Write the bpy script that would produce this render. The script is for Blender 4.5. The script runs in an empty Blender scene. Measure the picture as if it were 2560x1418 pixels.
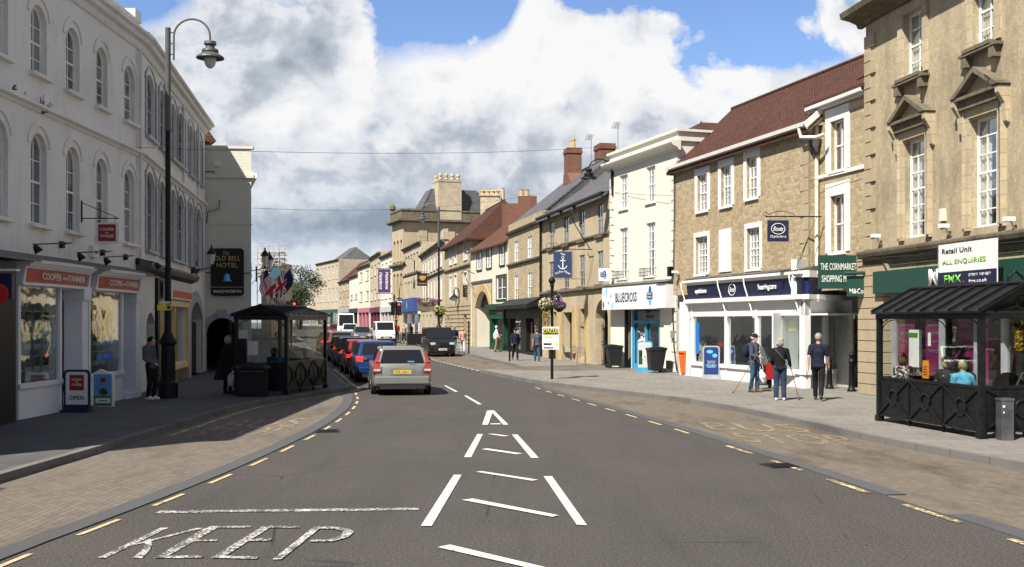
import bpy, bmesh, math, random
from mathutils import Vector, Matrix
random.seed(7)
R = math.radians
scene = bpy.context.scene
COL = scene.collection
# ------------------------------------------------------------------ camera
F, CX, HY, CH = 2700.0, 1280.0, 806.0, 2.2          # focal length, principal column, horizon row (2560 px wide photo), eye height
cam = bpy.data.cameras.new('camera'); cam_o = bpy.data.objects.new('camera', cam); COL.objects.link(cam_o)
cam.sensor_width = 36; cam.lens = F/2560*36; cam.shift_y = (HY-709)/2560
cam.clip_start = .1; cam.clip_end = 3000
cam_o.location = (0, 0, CH); cam_o.rotation_euler = (R(90), 0, 0)
scene.camera = cam_o
scene.view_settings.view_transform = 'Standard'; scene.view_settings.look = 'None'
scene.view_settings.exposure = .8; scene.view_settings.gamma = 1
scene.cycles.max_bounces = 6; scene.cycles.transparent_max_bounces = 12
scene.cycles.diffuse_bounces = 3; scene.cycles.glossy_bounces = 3
# ------------------------------------------------------------------ sun
sd = Vector((.50, .68, -1)).normalized()            # the way sunlight travels
SUN_EL = math.asin(-sd.z)
sun = bpy.data.lights.new('sun', 'SUN'); sun.energy = 5.0; sun.angle = R(.5); sun.color = (1, .94, .84)
sun_o = bpy.data.objects.new('sun', sun); COL.objects.link(sun_o)
sun_o.rotation_euler = sd.to_track_quat('-Z', 'Y').to_euler(); sun_o.location = (-30, -30, 60)
# ------------------------------------------------------------------ node helpers
class NT:
    def __init__(s, tree): s.t = tree; s.n = tree.nodes; s.l = tree.links
    def node(s, typ, inputs=None, **kw):
        n = s.n.new(typ)
        for k, v in kw.items(): setattr(n, k, v)
        for k, v in (inputs or {}).items():
            i = n.inputs[k]
            if isinstance(v, bpy.types.NodeSocket): s.l.new(v, i)
            else: i.default_value = v
        return n
    def math(s, op, a, b=0, c=None, clamp=False):
        d = {0: a, 1: b}
        if c is not None: d[2] = c
        return s.node('ShaderNodeMath', d, operation=op, use_clamp=clamp).outputs[0]
    def mix(s, f, a, b, mode='MIX'):
        n = s.n.new('ShaderNodeMix'); n.data_type = 'RGBA'; n.blend_type = mode
        for i, v in ((0, f), (6, a), (7, b)):
            if isinstance(v, bpy.types.NodeSocket): s.l.new(v, n.inputs[i])
            else: n.inputs[i].default_value = v if i == 0 else rgba(v)
        return n.outputs[2]
    def noise(s, vec, scale, detail=3, rough=.55, out=0):
        return s.node('ShaderNodeTexNoise', {'Vector': vec, 'Scale': scale, 'Detail': detail, 'Roughness': rough}).outputs[out]
    def ramp(s, f, lo, hi, a=0, b=1):
        return s.node('ShaderNodeMapRange', {0: f, 1: lo, 2: hi, 3: a, 4: b}).outputs[0]
    def vec(s, v, scale=(1, 1, 1), loc=(0, 0, 0), rot=(0, 0, 0)):
        return s.node('ShaderNodeMapping', {0: v, 1: loc, 2: rot, 3: scale}).outputs[0]
def rgba(c): return tuple(c) if len(c) == 4 else (*c, 1)
def srgb(r, g, b):
    f = lambda v: ((v/255+.055)/1.055)**2.4 if v/255 > .04045 else v/255/12.92
    return (f(r), f(g), f(b))
# ------------------------------------------------------------------ sky: physical sky with banks of cumulus by direction
world = bpy.data.worlds.new('World'); scene.world = world; world.use_nodes = True
world.cycles.sampling_method = 'MANUAL'; world.cycles.sample_map_resolution = 512
w = NT(world.node_tree); w.n.clear()
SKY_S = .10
geo = w.node('ShaderNodeTexCoord').outputs['Generated']
sky = w.node('ShaderNodeTexSky', sky_type='NISHITA', sun_disc=False, sun_elevation=SUN_EL,
             sun_rotation=math.atan2(-sd.x, -sd.y), altitude=100, air_density=1.0, dust_density=.4, ozone_density=2.5).outputs[0]
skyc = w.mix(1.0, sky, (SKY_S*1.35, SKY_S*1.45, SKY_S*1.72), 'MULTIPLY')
sx = w.node('ShaderNodeSeparateXYZ', {0: geo}); gx, gy, gz = sx.outputs
den = w.math("MAXIMUM", w.math("ABSOLUTE", gy), .12)
U = w.math('DIVIDE', gx, den); V = w.math('DIVIDE', gz, den)
P = w.node('ShaderNodeCombineXYZ', {0: U, 1: w.math('MULTIPLY', V, 1.15), 2: 0.0}).outputs[0]
def gauss(px, py, rx, ry):                           # a soft blob centred on a compass direction and height
    u0, v0 = (px-CX)/F, (HY-py)/F
    a = w.math('POWER', w.math('DIVIDE', w.math('SUBTRACT', U, u0), rx/F), 2)
    b = w.math('POWER', w.math('DIVIDE', w.math('SUBTRACT', V, v0), ry/F), 2)
    return w.math('POWER', 2.718, w.math('MULTIPLY', w.math('ADD', a, b), -1))
def total(lst):
    t = lst[0]
    for q in lst[1:]: t = w.math('ADD', t, q)
    return t
def sc(v, k): return w.math('MULTIPLY', v, k)
warp = w.noise(P, 2.2, 4, .6, 1)
Pw = w.node('ShaderNodeVectorMath', {0: P, 1: w.node('ShaderNodeVectorMath', {0: warp, 3: .12}, operation='SCALE').outputs[0]}, operation='ADD').outputs[0]
def puff(vec_): return w.math('ABSOLUTE', w.math('SUBTRACT', w.math('MULTIPLY', w.noise(vec_, 8.5, 6, .56), 2.0), 1.0))
n1 = w.noise(Pw, 4.0, 8, .58); n2 = w.noise(Pw, 17, 7, .62)
Pl = w.vec(Pw, loc=(.010, -.018, 0)); pf = puff(Pw); pfb = puff(Pl)
holes = total([sc(gauss(1090, -20, 150, 140), 1.5), sc(gauss(1230, 20, 80, 60), .9), sc(gauss(1880, 20, 330, 100), 1.25), sc(gauss(1990, 130, 180, 55), .8),
               sc(gauss(1500, 0, 120, 60), .9), sc(gauss(760, 232, 70, 26), .55), sc(gauss(330, -10, 120, 60), 1.1), sc(gauss(1745, 160, 90, 45), .6),
               sc(gauss(1330, 230, 60, 14), .25), sc(gauss(960, 50, 60, 80), .25)])
fill = total([sc(gauss(1340, 40, 75, 70), 1.0), sc(gauss(1640, 55, 130, 50), .95), sc(gauss(2120, 60, 130, 90), 1.2), sc(gauss(1990, 190, 160, 60), .5),
              sc(gauss(600, 150, 300, 300), .6), sc(gauss(1420, 260, 420, 160), .9), sc(gauss(1300, 600, 900, 200), .5)])
dens = total([fill, sc(holes, -1), sc(w.math('SUBTRACT', n1, .5), 1.8), sc(w.math('SUBTRACT', pf, .17), 1.5), sc(w.math('SUBTRACT', n2, .5), 2.0)])
cover = w.ramp(w.math('ADD', dens, .42), .0, .42)
cover = w.math('POWER', cover, .8)
# clouds removed from the unseen sky overhead and behind, to lower the fill light
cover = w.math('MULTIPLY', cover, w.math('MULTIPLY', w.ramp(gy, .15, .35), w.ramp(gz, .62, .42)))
# brightness of the cloud: lit tops, grey bases
lit = total([sc(w.math('SUBTRACT', pf, pfb), 2.6), w.ramp(dens, .0, 1.5, .30, -.38), sc(w.math('SUBTRACT', n1, .5), 1.0)])
bright = total([sc(gauss(1400, 190, 420, 130), .62), sc(gauss(1330, 50, 110, 90), .5), sc(gauss(1950, 250, 260, 110), .45), sc(gauss(1180, 130, 260, 60), .25), sc(gauss(760, 330, 150, 60), .3),
                sc(gauss(900, 640, 200, 30), .3), sc(gauss(520, 180, 90, 90), .12), sc(gauss(780, 680, 120, 22), .25), sc(gauss(2050, 90, 100, 70), .3)])
dark = total([sc(gauss(900, 565, 480, 55), .75), sc(gauss(640, 380, 240, 110), .12), sc(gauss(620, 110, 330, 130), .16), sc(gauss(1200, 430, 420, 90), .35), sc(gauss(980, 400, 150, 50), .15)])
br = w.math('ADD', w.math('ADD', w.math('SUBTRACT', bright, dark), lit), w.math('MULTIPLY', w.math('SUBTRACT', n2, .5), .4))
rampn = w.node('ShaderNodeValToRGB', {0: w.ramp(br, -.82, .62)})
cr = rampn.color_ramp; cr.elements[0].color = rgba(srgb(146, 157, 172)); cr.elements[1].color = rgba(srgb(252, 252, 252))
for p_, c_ in ((.25, srgb(176, 186, 198)), (.45, srgb(196, 204, 214)), (.65, srgb(228, 232, 238))):
    e = cr.elements.new(p_); e.color = rgba(c_)
hz = w.ramp(V, 0, .16, 1, 0)                         # paler, bluer air near the skyline
cloudc = w.mix(w.math('MULTIPLY', hz, .35), rampn.outputs[0], srgb(170, 196, 222))
cover = w.math('MULTIPLY', cover, w.ramp(hz, .6, 1, 1, .75))
grey_fill = w.math('SUBTRACT', 1.0, w.math('MULTIPLY', w.ramp(gy, .15, .35), w.ramp(gz, .62, .42)))      # plain grey added to the unseen sky, for dimmer, more neutral fill light
sky_greyed = w.mix(w.math('MULTIPLY', grey_fill, .7), skyc, (.27, .27, .275))
allc = w.mix(w.math('MINIMUM', cover, 1), sky_greyed, cloudc)
below = w.ramp(gz, -.02, .0)
allc = w.mix(below, (.12, .115, .11), allc)
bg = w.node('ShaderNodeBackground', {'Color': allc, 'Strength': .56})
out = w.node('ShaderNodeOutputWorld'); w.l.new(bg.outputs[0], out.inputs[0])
# ------------------------------------------------------------------ materials
MATS = {}
def newmat(name):
    m = bpy.data.materials.new(name); m.use_nodes = True
    t = NT(m.node_tree); b = m.node_tree.nodes['Principled BSDF']
    MATS[name] = m
    return m, t, b
def setin(t, b, name, v):
    if isinstance(v, bpy.types.NodeSocket): t.l.new(v, b.inputs[name])
    else: b.inputs[name].default_value = rgba(v) if name.endswith('Color') else v
def bump(t, b, h, strength=.3, dist=.02):
    n = t.node('ShaderNodeBump', {'Height': h, 'Strength': strength, 'Distance': dist}); t.l.new(n.outputs[0], b.inputs['Normal'])
def plain(name, c, rough=.6, metal=0, var=.12, scale=3, spec=.5, bmp=0, coat=0, grime=0):
    if name in MATS: return MATS[name]
    m, t, b = newmat(name)
    co = t.node('ShaderNodeTexCoord').outputs['Object']
    n = t.noise(co, scale, 5, .6)
    dk = tuple(x*(1-var*1.6) for x in c); lt = tuple(min(1, x*(1+var)) for x in c)
    col = t.mix(t.ramp(n, .3, .7), dk, lt)
    if grime:
        g2 = t.ramp(t.noise(t.vec(co, (1, 1, .35)), 1.1, 6, .7), .5, .75)
        col = t.mix(t.math('MULTIPLY', g2, grime), col, tuple(x*.45 for x in c))
    setin(t, b, 'Base Color', col); b.inputs['Roughness'].default_value = rough; b.inputs['Metallic'].default_value = metal
    b.inputs['Specular IOR Level'].default_value = spec; b.inputs['Coat Weight'].default_value = coat
    if bmp: bump(t, b, t.noise(co, 40, 4), bmp, .01)
    return m
def masonry(name, c1, c2, mortar, bw=.4, bh=.2, msize=.012, warpk=.0, rough=.85, stain=.35, bmp=.5, jitter=.4, axis='xz', streak=.5, low=None):
    """Coursed stone, brick or tiles: courses run along the wall, u = x+y, v = z."""
    m, t, b = newmat(name)
    co = t.node('ShaderNodeTexCoord').outputs['Object']
    s = t.node('ShaderNodeSeparateXYZ', {0: co}).outputs
    if axis == 'xz': u, v = t.math('ADD', s[0], s[1]), s[2]
    elif axis == 'xy': u, v = s[0], s[1]
    else: u, v = s[1], s[0]
    p = t.node('ShaderNodeCombineXYZ', {0: u, 1: v, 2: 0.0}).outputs[0]
    if warpk:
        nz = t.noise(p, 3.0, 2, .5, 1)
        p = t.node('ShaderNodeVectorMath', {0: p, 1: t.node('ShaderNodeVectorMath', {0: nz, 3: warpk}, operation='SCALE').outputs[0]}, operation='ADD').outputs[0]
    br_ = t.node('ShaderNodeTexBrick', {'Vector': p, 'Color1': (0, 0, 0, 1), 'Color2': (1, 1, 1, 1), 'Mortar': (.5, .5, .5, 1), 'Scale': 1.0,
                 'Mortar Size': msize, 'Mortar Smooth': .3, 'Bias': 0.0, 'Brick Width': bw, 'Row Height': bh}, offset=.5, squash=1.0)
    fac = br_.outputs['Fac']
    n = t.noise(co, 9, 5, .65); n0 = t.noise(t.vec(co, (1, 1, .3)), .8, 6, .7)
    tone = t.ramp(t.math('ADD', t.math('MULTIPLY', br_.outputs['Color'], jitter), t.math('MULTIPLY', n, 1.0)), .3, .7+jitter)
    col = t.mix(tone, c1, c2)
    col = t.mix(t.math('MULTIPLY', fac, .85), col, mortar)
    col = t.mix(t.math('MULTIPLY', t.ramp(n0, .48, .75), stain), col, tuple(x*.4 for x in c1))
    if streak:
        st = t.noise(t.vec(co, (4, 4, .25)), 2.0, 5, .7)
        col = t.mix(t.math('MULTIPLY', t.ramp(st, .55, .8), streak*.5), col, tuple(x*.35 for x in c1))
    setin(t, b, 'Base Color', col); b.inputs['Roughness'].default_value = rough; b.inputs['Specular IOR Level'].default_value = .25
    h = t.math('ADD', t.math('MULTIPLY', fac, -1.0), t.math('MULTIPLY', n, .6))
    bump(t, b, h, bmp, .02)
    return m
def worn(name, paint, under, cut=.5, scale=30, k=1.0, rough=.7):
    m, t, b = newmat(name)
    co = t.node('ShaderNodeTexCoord').outputs['Object']
    n = t.math('ADD', t.math('MULTIPLY', t.noise(co, scale, 5, .75), .7), t.math('MULTIPLY', t.noise(co, 3, 3), .3))
    n3 = t.noise(co, 90, 2)
    f = t.ramp(n, cut-.03, cut+.03)
    setin(t, b, 'Base Color', t.mix(f, under, t.mix(n3, tuple(x*.75 for x in paint), paint)))
    b.inputs['Roughness'].default_value = rough
    return m
def stone_smooth(name, c, c2, stain, sc_=.9, k=.6):
    m, t, b = newmat(name)
    co = t.node('ShaderNodeTexCoord').outputs['Object']
    n = t.noise(co, 7, 8, .7); n0 = t.noise(t.vec(co, (1, 1, .45)), sc_, 7, .72); n2 = t.noise(co, 28, 4, .7)
    col = t.mix(t.ramp(n, .3, .7), c, c2)
    col = t.mix(t.math('MULTIPLY', t.ramp(n2, .50, .64), .6), col, tuple(x*.42 for x in c)); col = t.mix(t.math('MULTIPLY', t.ramp(t.noise(co, 13, 6, .7), .55, .68), .5), col, tuple(min(1, x*1.35) for x in c2))
    col = t.mix(t.math('MULTIPLY', t.ramp(n0, .45, .72), k), col, stain)
    st = t.noise(t.vec(co, (5, 5, .22)), 1.5, 5, .7)
    col = t.mix(t.math('MULTIPLY', t.ramp(st, .55, .8), k*.6), col, tuple(x*.6 for x in stain))
    setin(t, b, 'Base Color', col); b.inputs['Roughness'].default_value = .9; b.inputs['Specular IOR Level'].default_value = .2
    bump(t, b, t.math('ADD', n, t.math('MULTIPLY', n2, .6)), .45, .02)
    return m
def glassmat(name, tint=(.9, .95, .95), refl=.16, clear=True, dark=(.02, .025, .03), lk=.7, wav=.12):
    m, t, b = newmat(name)
    o = t.n['Material Output']
    gl = t.node('ShaderNodeBsdfGlossy', {'Color': (1, 1, 1, 1), 'Roughness': .02})
    co = t.node('ShaderNodeTexCoord').outputs['Object']
    wv = t.node('ShaderNodeBump', {'Height': t.noise(co, 1.6, 2), 'Strength': wav, 'Distance': .05}); t.l.new(wv.outputs[0], gl.inputs['Normal'])
    lw = t.node('ShaderNodeLayerWeight', {'Blend': .25}).outputs[1]
    f = t.math('ADD', t.math('MULTIPLY', lw, lk), refl, clamp=True)
    base = t.node('ShaderNodeBsdfTransparent', {'Color': rgba(tint)}) if clear else t.node('ShaderNodeBsdfDiffuse', {'Color': rgba(dark)})
    mx = t.node('ShaderNodeMixShader', {0: f, 1: base.outputs[0], 2: gl.outputs[0]})
    t.l.new(mx.outputs[0], o.inputs[0])
    return m
def netglass(name, pale):
    m, t, b = newmat(name); o = t.n['Material Output']; co = t.node('ShaderNodeTexCoord').outputs['Object']
    wv = t.node('ShaderNodeTexWave', {'Vector': co, 'Scale': 3.2, 'Distortion': 2.5, 'Detail': 2.0}, bands_direction='X').outputs[1]
    f = t.ramp(t.noise(t.vec(co, (1.1, 1.1, .5)), 1.6, 3, .6), .46, .54); c = t.mix(f, (.02, .022, .024), t.mix(wv, tuple(q*.55 for q in pale), pale))
    d = t.node('ShaderNodeBsdfDiffuse', {'Color': c}); g_ = t.node('ShaderNodeBsdfGlossy', {'Roughness': .03}); lw = t.node('ShaderNodeLayerWeight', {'Blend': .25}).outputs[1]
    mx = t.node('ShaderNodeMixShader', {0: t.math('ADD', t.math('MULTIPLY', lw, .6), .08, clamp=True), 1: d.outputs[0], 2: g_.outputs[0]}); t.l.new(mx.outputs[0], o.inputs[0]); return m
def emit(name, c, s):
    m, t, b = newmat(name); setin(t, b, 'Base Color', c); setin(t, b, 'Emission Color', c); b.inputs['Emission Strength'].default_value = s; return m

def asphalt():
    m, t, b = newmat('asphalt')
    co = t.node('ShaderNodeTexCoord').outputs['Object']
    big = t.noise(co, .35, 5, .6); mid = t.noise(co, 6, 5, .7); fine = t.noise(co, 34, 5, .85); vor = t.node('ShaderNodeTexVoronoi', {'Vector': co, 'Scale': 55.0}).outputs['Distance']
    col = t.mix(t.ramp(big, .35, .65), (.046, .043, .040), (.072, .064, .058))
    col = t.mix(t.ramp(mid, .3, .7), col, (.060, .056, .052))
    col = t.mix(t.math('MULTIPLY', t.ramp(fine, .51, .62), .50), col, (.18, .168, .15))
    col = t.mix(t.math('MULTIPLY', t.ramp(fine, .48, .38), .6), col, (.012, .012, .011))
    stx = t.ramp(t.noise(t.vec(co, (1.3, .12, 1)), 1.1, 4, .7), .5, .75)
    col = t.mix(t.math('MULTIPLY', stx, .42), col, (.035, .033, .031))
    cr_ = t.node('ShaderNodeTexVoronoi', {'Vector': t.vec(co, (.22, .16, 1)), 'Scale': 1.0}, feature='DISTANCE_TO_EDGE').outputs['Distance']
    col = t.mix(t.math('MULTIPLY', t.ramp(cr_, .004, .0, 0, 1), t.ramp(t.noise(co, .5, 2), .5, .6)), col, (.02, .02, .02))
    setin(t, b, 'Base Color', col); b.inputs['Roughness'].default_value = .82; b.inputs['Specular IOR Level'].default_value = .3
    bump(t, b, t.math('ADD', vor, t.math('MULTIPLY', fine, .8)), .35, .01)
def paving(name, c1, c2, mortar, bw, bh, ms, oil=.4, rot=0, spots=0, bmp=.25):
    m, t, b = newmat(name)
    co0 = t.node('ShaderNodeTexCoord').outputs['Object']; co = t.vec(co0, rot=(0, 0, rot))
    br_ = t.node('ShaderNodeTexBrick', {'Vector': co, 'Color1': (0, 0, 0, 1), 'Color2': (1, 1, 1, 1), 'Mortar': (.5, .5, .5, 1), 'Scale': 1.0, 'Mortar Size': ms, 'Mortar Smooth': .2,
                'Bias': 0.0, 'Brick Width': bw, 'Row Height': bh}, offset=.5)
    n = t.noise(co, 18, 5, .7); n0 = t.noise(t.vec(co0, (1, .35, 1)), .9, 6, .7); n4 = t.noise(co, 80, 2, .6)
    tone = t.ramp(t.math('ADD', t.math('MULTIPLY', br_.outputs['Color'], .45), n), .3, 1.15)
    col = t.mix(tone, c1, c2)
    col = t.mix(t.math('MULTIPLY', br_.outputs['Fac'], .8), col, mortar)
    col = t.mix(t.math('MULTIPLY', t.ramp(n0, .5, .72), oil), col, (.03, .027, .024))
    col = t.mix(t.math('MULTIPLY', t.ramp(n4, .58, .7), .25), col, tuple(min(1, x*1.8) for x in c2))
    if spots:
        v = t.node('ShaderNodeTexVoronoi', {'Vector': co0, 'Scale': 2.6}).outputs['Distance']
        col = t.mix(t.math('MULTIPLY', t.ramp(v, .05, .035, 0, 1), spots), col, (.06, .058, .055))
    setin(t, b, 'Base Color', col); b.inputs['Roughness'].default_value = .85; b.inputs['Specular IOR Level'].default_value = .25
    bump(t, b, t.math('ADD', t.math('MULTIPLY', br_.outputs['Fac'], -1), t.math('MULTIPLY', n, .4)), bmp, .01)
asphalt()
paving('block_left', (.12, .102, .084), (.19, .162, .135), (.05, .042, .035), .20, .10, .006, .5, R(90))
paving('block_right', (.115, .097, .077), (.175, .148, .118), (.09, .072, .056), .20, .10, .005, .75, R(75))
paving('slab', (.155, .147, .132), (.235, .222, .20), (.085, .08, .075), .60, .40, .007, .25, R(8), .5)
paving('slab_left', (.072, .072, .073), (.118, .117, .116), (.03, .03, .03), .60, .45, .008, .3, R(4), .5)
paving('flush_stone', (.070, .074, .077), (.105, .108, .112), (.04, .045, .05), 30, 20, .004, .3)
paving('kerb', (.12, .12, .115), (.18, .175, .165), (.04, .04, .04), .9, 20, .008, .45, R(90))
plain('earth', (.12, .11, .09), .9)
worn('paint_white', (.68, .66, .60), (.09, .085, .08), .41, 40)
worn('paint_white_worn', (.62, .61, .57), (.07, .067, .062), .515, 30)
worn('paint_yellow', (.62, .48, .27), (.09, .08, .07), .44, 26)
worn('paint_yellow_worn', (.72, .56, .28), (.15, .12, .09), .52, 14)
worn('paint_yellow_faint', (.36, .27, .155), (.14, .11, .08), .52, 12)
# walls
RW = 'render_white'
def render(name, c, k=.35, bm=.12, brick=False):
    m, t, b = newmat(name)
    co = t.node('ShaderNodeTexCoord').outputs['Object']
    n = t.noise(co, 5, 6, .65); n0 = t.noise(t.vec(co, (1, 1, .5)), .9, 6, .72); st = t.noise(t.vec(co, (6, 6, .2)), 1.2, 5, .75)
    col = t.mix(n, tuple(x*.9 for x in c), c)
    col = t.mix(t.math('MULTIPLY', t.ramp(n0, .5, .8), k), col, tuple((x*.55, x*.53, x*.48)[i] for i, x in enumerate(c)))
    col = t.mix(t.math('MULTIPLY', t.ramp(st, .56, .78), k*.9), col, tuple((x*.55, x*.53, x*.47)[i] for i, x in enumerate(c)))
    setin(t, b, 'Base Color', col); b.inputs['Roughness'].default_value = .8; b.inputs['Specular IOR Level'].default_value = .25
    h = t.math('ADD', n, t.math('MULTIPLY', t.noise(co, 30, 4), .5))
    if brick:
        s = t.node('ShaderNodeSeparateXYZ', {0: co}).outputs
        p = t.node('ShaderNodeCombineXYZ', {0: t.math('ADD', s[0], s[1]), 1: s[2], 2: 0.0}).outputs[0]
        q = t.node('ShaderNodeTexBrick', {'Vector': p, 'Scale': 1.0, 'Mortar Size': .012, 'Brick Width': .32, 'Row Height': .14}).outputs['Fac']
        h = t.math('ADD', h, t.math('MULTIPLY', q, -1.5))
    bump(t, b, h, bm*(3 if brick else 1), .02)
    return m
render('render_white', (.78, .77, .75), .7)
render('render_cream_left', (.74, .73, .68), .55)
render('render_oldbell', (.66, .65, .57), .25, .15, True)
render('render_cream', (.68, .655, .54), .3)
render('render_white_sun', (.70, .68, .60), .3)
render('trim_white', (.74, .73, .70), .2, .05)
render('shop_white', (.72, .72, .71), .15, .03)
render('shop_white_left', (.78, .79, .83), .10, .03)
masonry('stone_rubble', (.25, .185, .105), (.53, .425, .28), (.38, .32, .23), .19, .11, .010, .08, stain=.25, bmp=.8, jitter=.45)
masonry('stone_coursed', (.33, .265, .17), (.54, .45, .305), (.24, .19, .13), .34, .16, .012, .03, stain=.35, bmp=.7, jitter=.6)
masonry('stone_ashlar', (.38, .315, .21), (.55, .465, .325), (.25, .20, .13), .7, .32, .008, .0, stain=.4, bmp=.35, jitter=.4)
masonry('stone_far', (.39, .335, .245), (.57, .495, .37), (.28, .22, .15), .6, .3, .012, .0, stain=.4, bmp=.3, jitter=.5)
masonry('stone_quoin', (.34, .275, .18), (.50, .415, .285), (.30, .24, .16), 5, 5, .004, stain=.35, bmp=.4)
stone_smooth('stone_stucco', (.37, .30, .195), (.53, .45, .31), (.13, .105, .075), 1.0, .75)
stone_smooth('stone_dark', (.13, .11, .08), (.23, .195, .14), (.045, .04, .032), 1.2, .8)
stone_smooth('stone_ham', (.45, .31, .13), (.56, .40, .19), (.2, .14, .07), 1.0, .5)
stone_smooth('stone_anchor', (.42, .345, .23), (.56, .475, .33), (.20, .165, .12), .8, .55)
masonry('brick_red', (.13, .05, .032), (.24, .095, .058), (.20, .16, .13), .225, .075, .010, stain=.4, bmp=.5, jitter=.6)
masonry('tile_red', (.065, .028, .02), (.125, .05, .034), (.012, .007, .006), .17, .115, .016, stain=.3, bmp=.9, jitter=.7, streak=.2)
masonry('tile_brown', (.09, .042, .028), (.17, .078, .048), (.045, .022, .014), .17, .12, .015, stain=.35, bmp=.9, jitter=.8, streak=.2)
masonry('slate', (.075, .075, .082), (.14, .135, .14), (.03, .03, .032), .28, .2, .012, stain=.35, bmp=.6, jitter=.8, rough=.55, streak=.2)
plain('lead', (.10, .10, .105), .5, .3, .3); plain('iron_black', (.0055, .0055, .006), .5, 0, .4, 6, .3); plain('shelter_black', (.0085, .0095, .011), .42, 0, .45, 8, .35, .15)
plain('cable_black', (.01, .01, .01), .6); plain('steel', (.45, .45, .46), .3, .8); plain('chrome', (.7, .7, .72), .15, 1)
plain('win_white', (.80, .80, .77), .5, 0, .08); plain('win_grey', (.34, .36, .39), .5, 0, .15); plain('win_black', (.02, .02, .02), .5); plain('win_stone', (.36, .34, .28), .6)
plain('sill_grey', (.30, .29, .27), .8, 0, .3); plain('curtain', (.62, .60, .54), .9, 0, .25, 9); plain('interior', (.035, .033, .03), .9, 0, .5, 1.5)
plain('interior_light', (.42, .43, .40), .8, 0, .3, 1); plain('wood_brown', (.16, .08, .04), .6)
plain('terracotta', (.52, .36, .18), .8, 0, .25, 6); plain('rubber', (.008, .008, .008), .8); plain('plastic_bin', (.014, .015, .016), .45, 0, .2, 4)
glassmat('glass_dark', refl=.10, clear=False); glassmat('glass_clear', refl=.10); glassmat('glass_shelter', (.90, .92, .91), .015, lk=.07, wav=.01); glassmat('glass_display', (.93, .95, .94), .03, lk=.25, wav=.02); glassmat('glass_car', refl=.03, clear=False, dark=(.010, .011, .012), lk=.35)
glassmat('glass_mid', refl=.16, clear=False, dark=(.10, .105, .11))
MAT = MATS; netglass('glass_net', (.34, .33, .30))
def C(name, r, g, b, rough=.5, **k): return plain(name, srgb(r, g, b), rough, **{'var': .05, **k})
C('sign_coral', 178, 84, 66); C('sign_red', 150, 16, 22); C('sign_white', 222, 222, 220); C('sign_navy', 22, 26, 62); C('sign_green', 28, 66, 56); C('sign_black', 7, 8, 10)
C('sign_blue', 30, 110, 190); C('blue_mid', 26, 86, 160); C('blue_light', 92, 178, 224); C('blue_deep', 22, 50, 110); C('sign_text', 236, 234, 228); C('text_black', 22, 22, 26)
C('purple', 72, 48, 96); C('magenta', 150, 24, 96); C('lime', 130, 220, 80); C('text_green', 130, 180, 70); C('gold', 170, 130, 50); C('yellow', 236, 220, 60); C('orange', 232, 100, 28); C('orange_sign', 236, 140, 20)
C('cream_paint', 222, 190, 130); C('green_shop', 12, 66, 40); C('pharm_blue', 44, 74, 140); C('boots_navy', 24, 28, 60); C('boots_navy_side', 14, 34, 92); C('pink', 180, 110, 120); C('maroon', 96, 36, 60); C('red', 196, 30, 30)
C('anchor_blue', 40, 58, 96); C('sign_grey', 130, 132, 136); C('light_grey', 190, 190, 188); C('sky_print', 90, 150, 200); C('grass_print', 70, 130, 40); C('tree_print', 30, 70, 30); C('door_blue', 60, 150, 190); C('olive_gold', 190, 170, 110)
# ------------------------------------------------------------------ coordinates from sight lines
K = 1.517; YS = 60.7; SL = .00725
def gz_(y): return max(0.0, min(SL*(y-YS), SL*182))          # the street climbs gently beyond 60 m
def G(px, py, h=0.0):                                         # ground point (height h above the road) seen at a pixel
    k = (py-HY)/F
    y = (CH-h)/k
    if y > YS: y = (CH-h+SL*YS)/(k+SL)
    return Vector(((px-CX)/F*y, y, gz_(y)+h))
def AT(px, y): return (px-CX)/F*y
def HZ(py, y): return CH+(HY-py)/F*y
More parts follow.
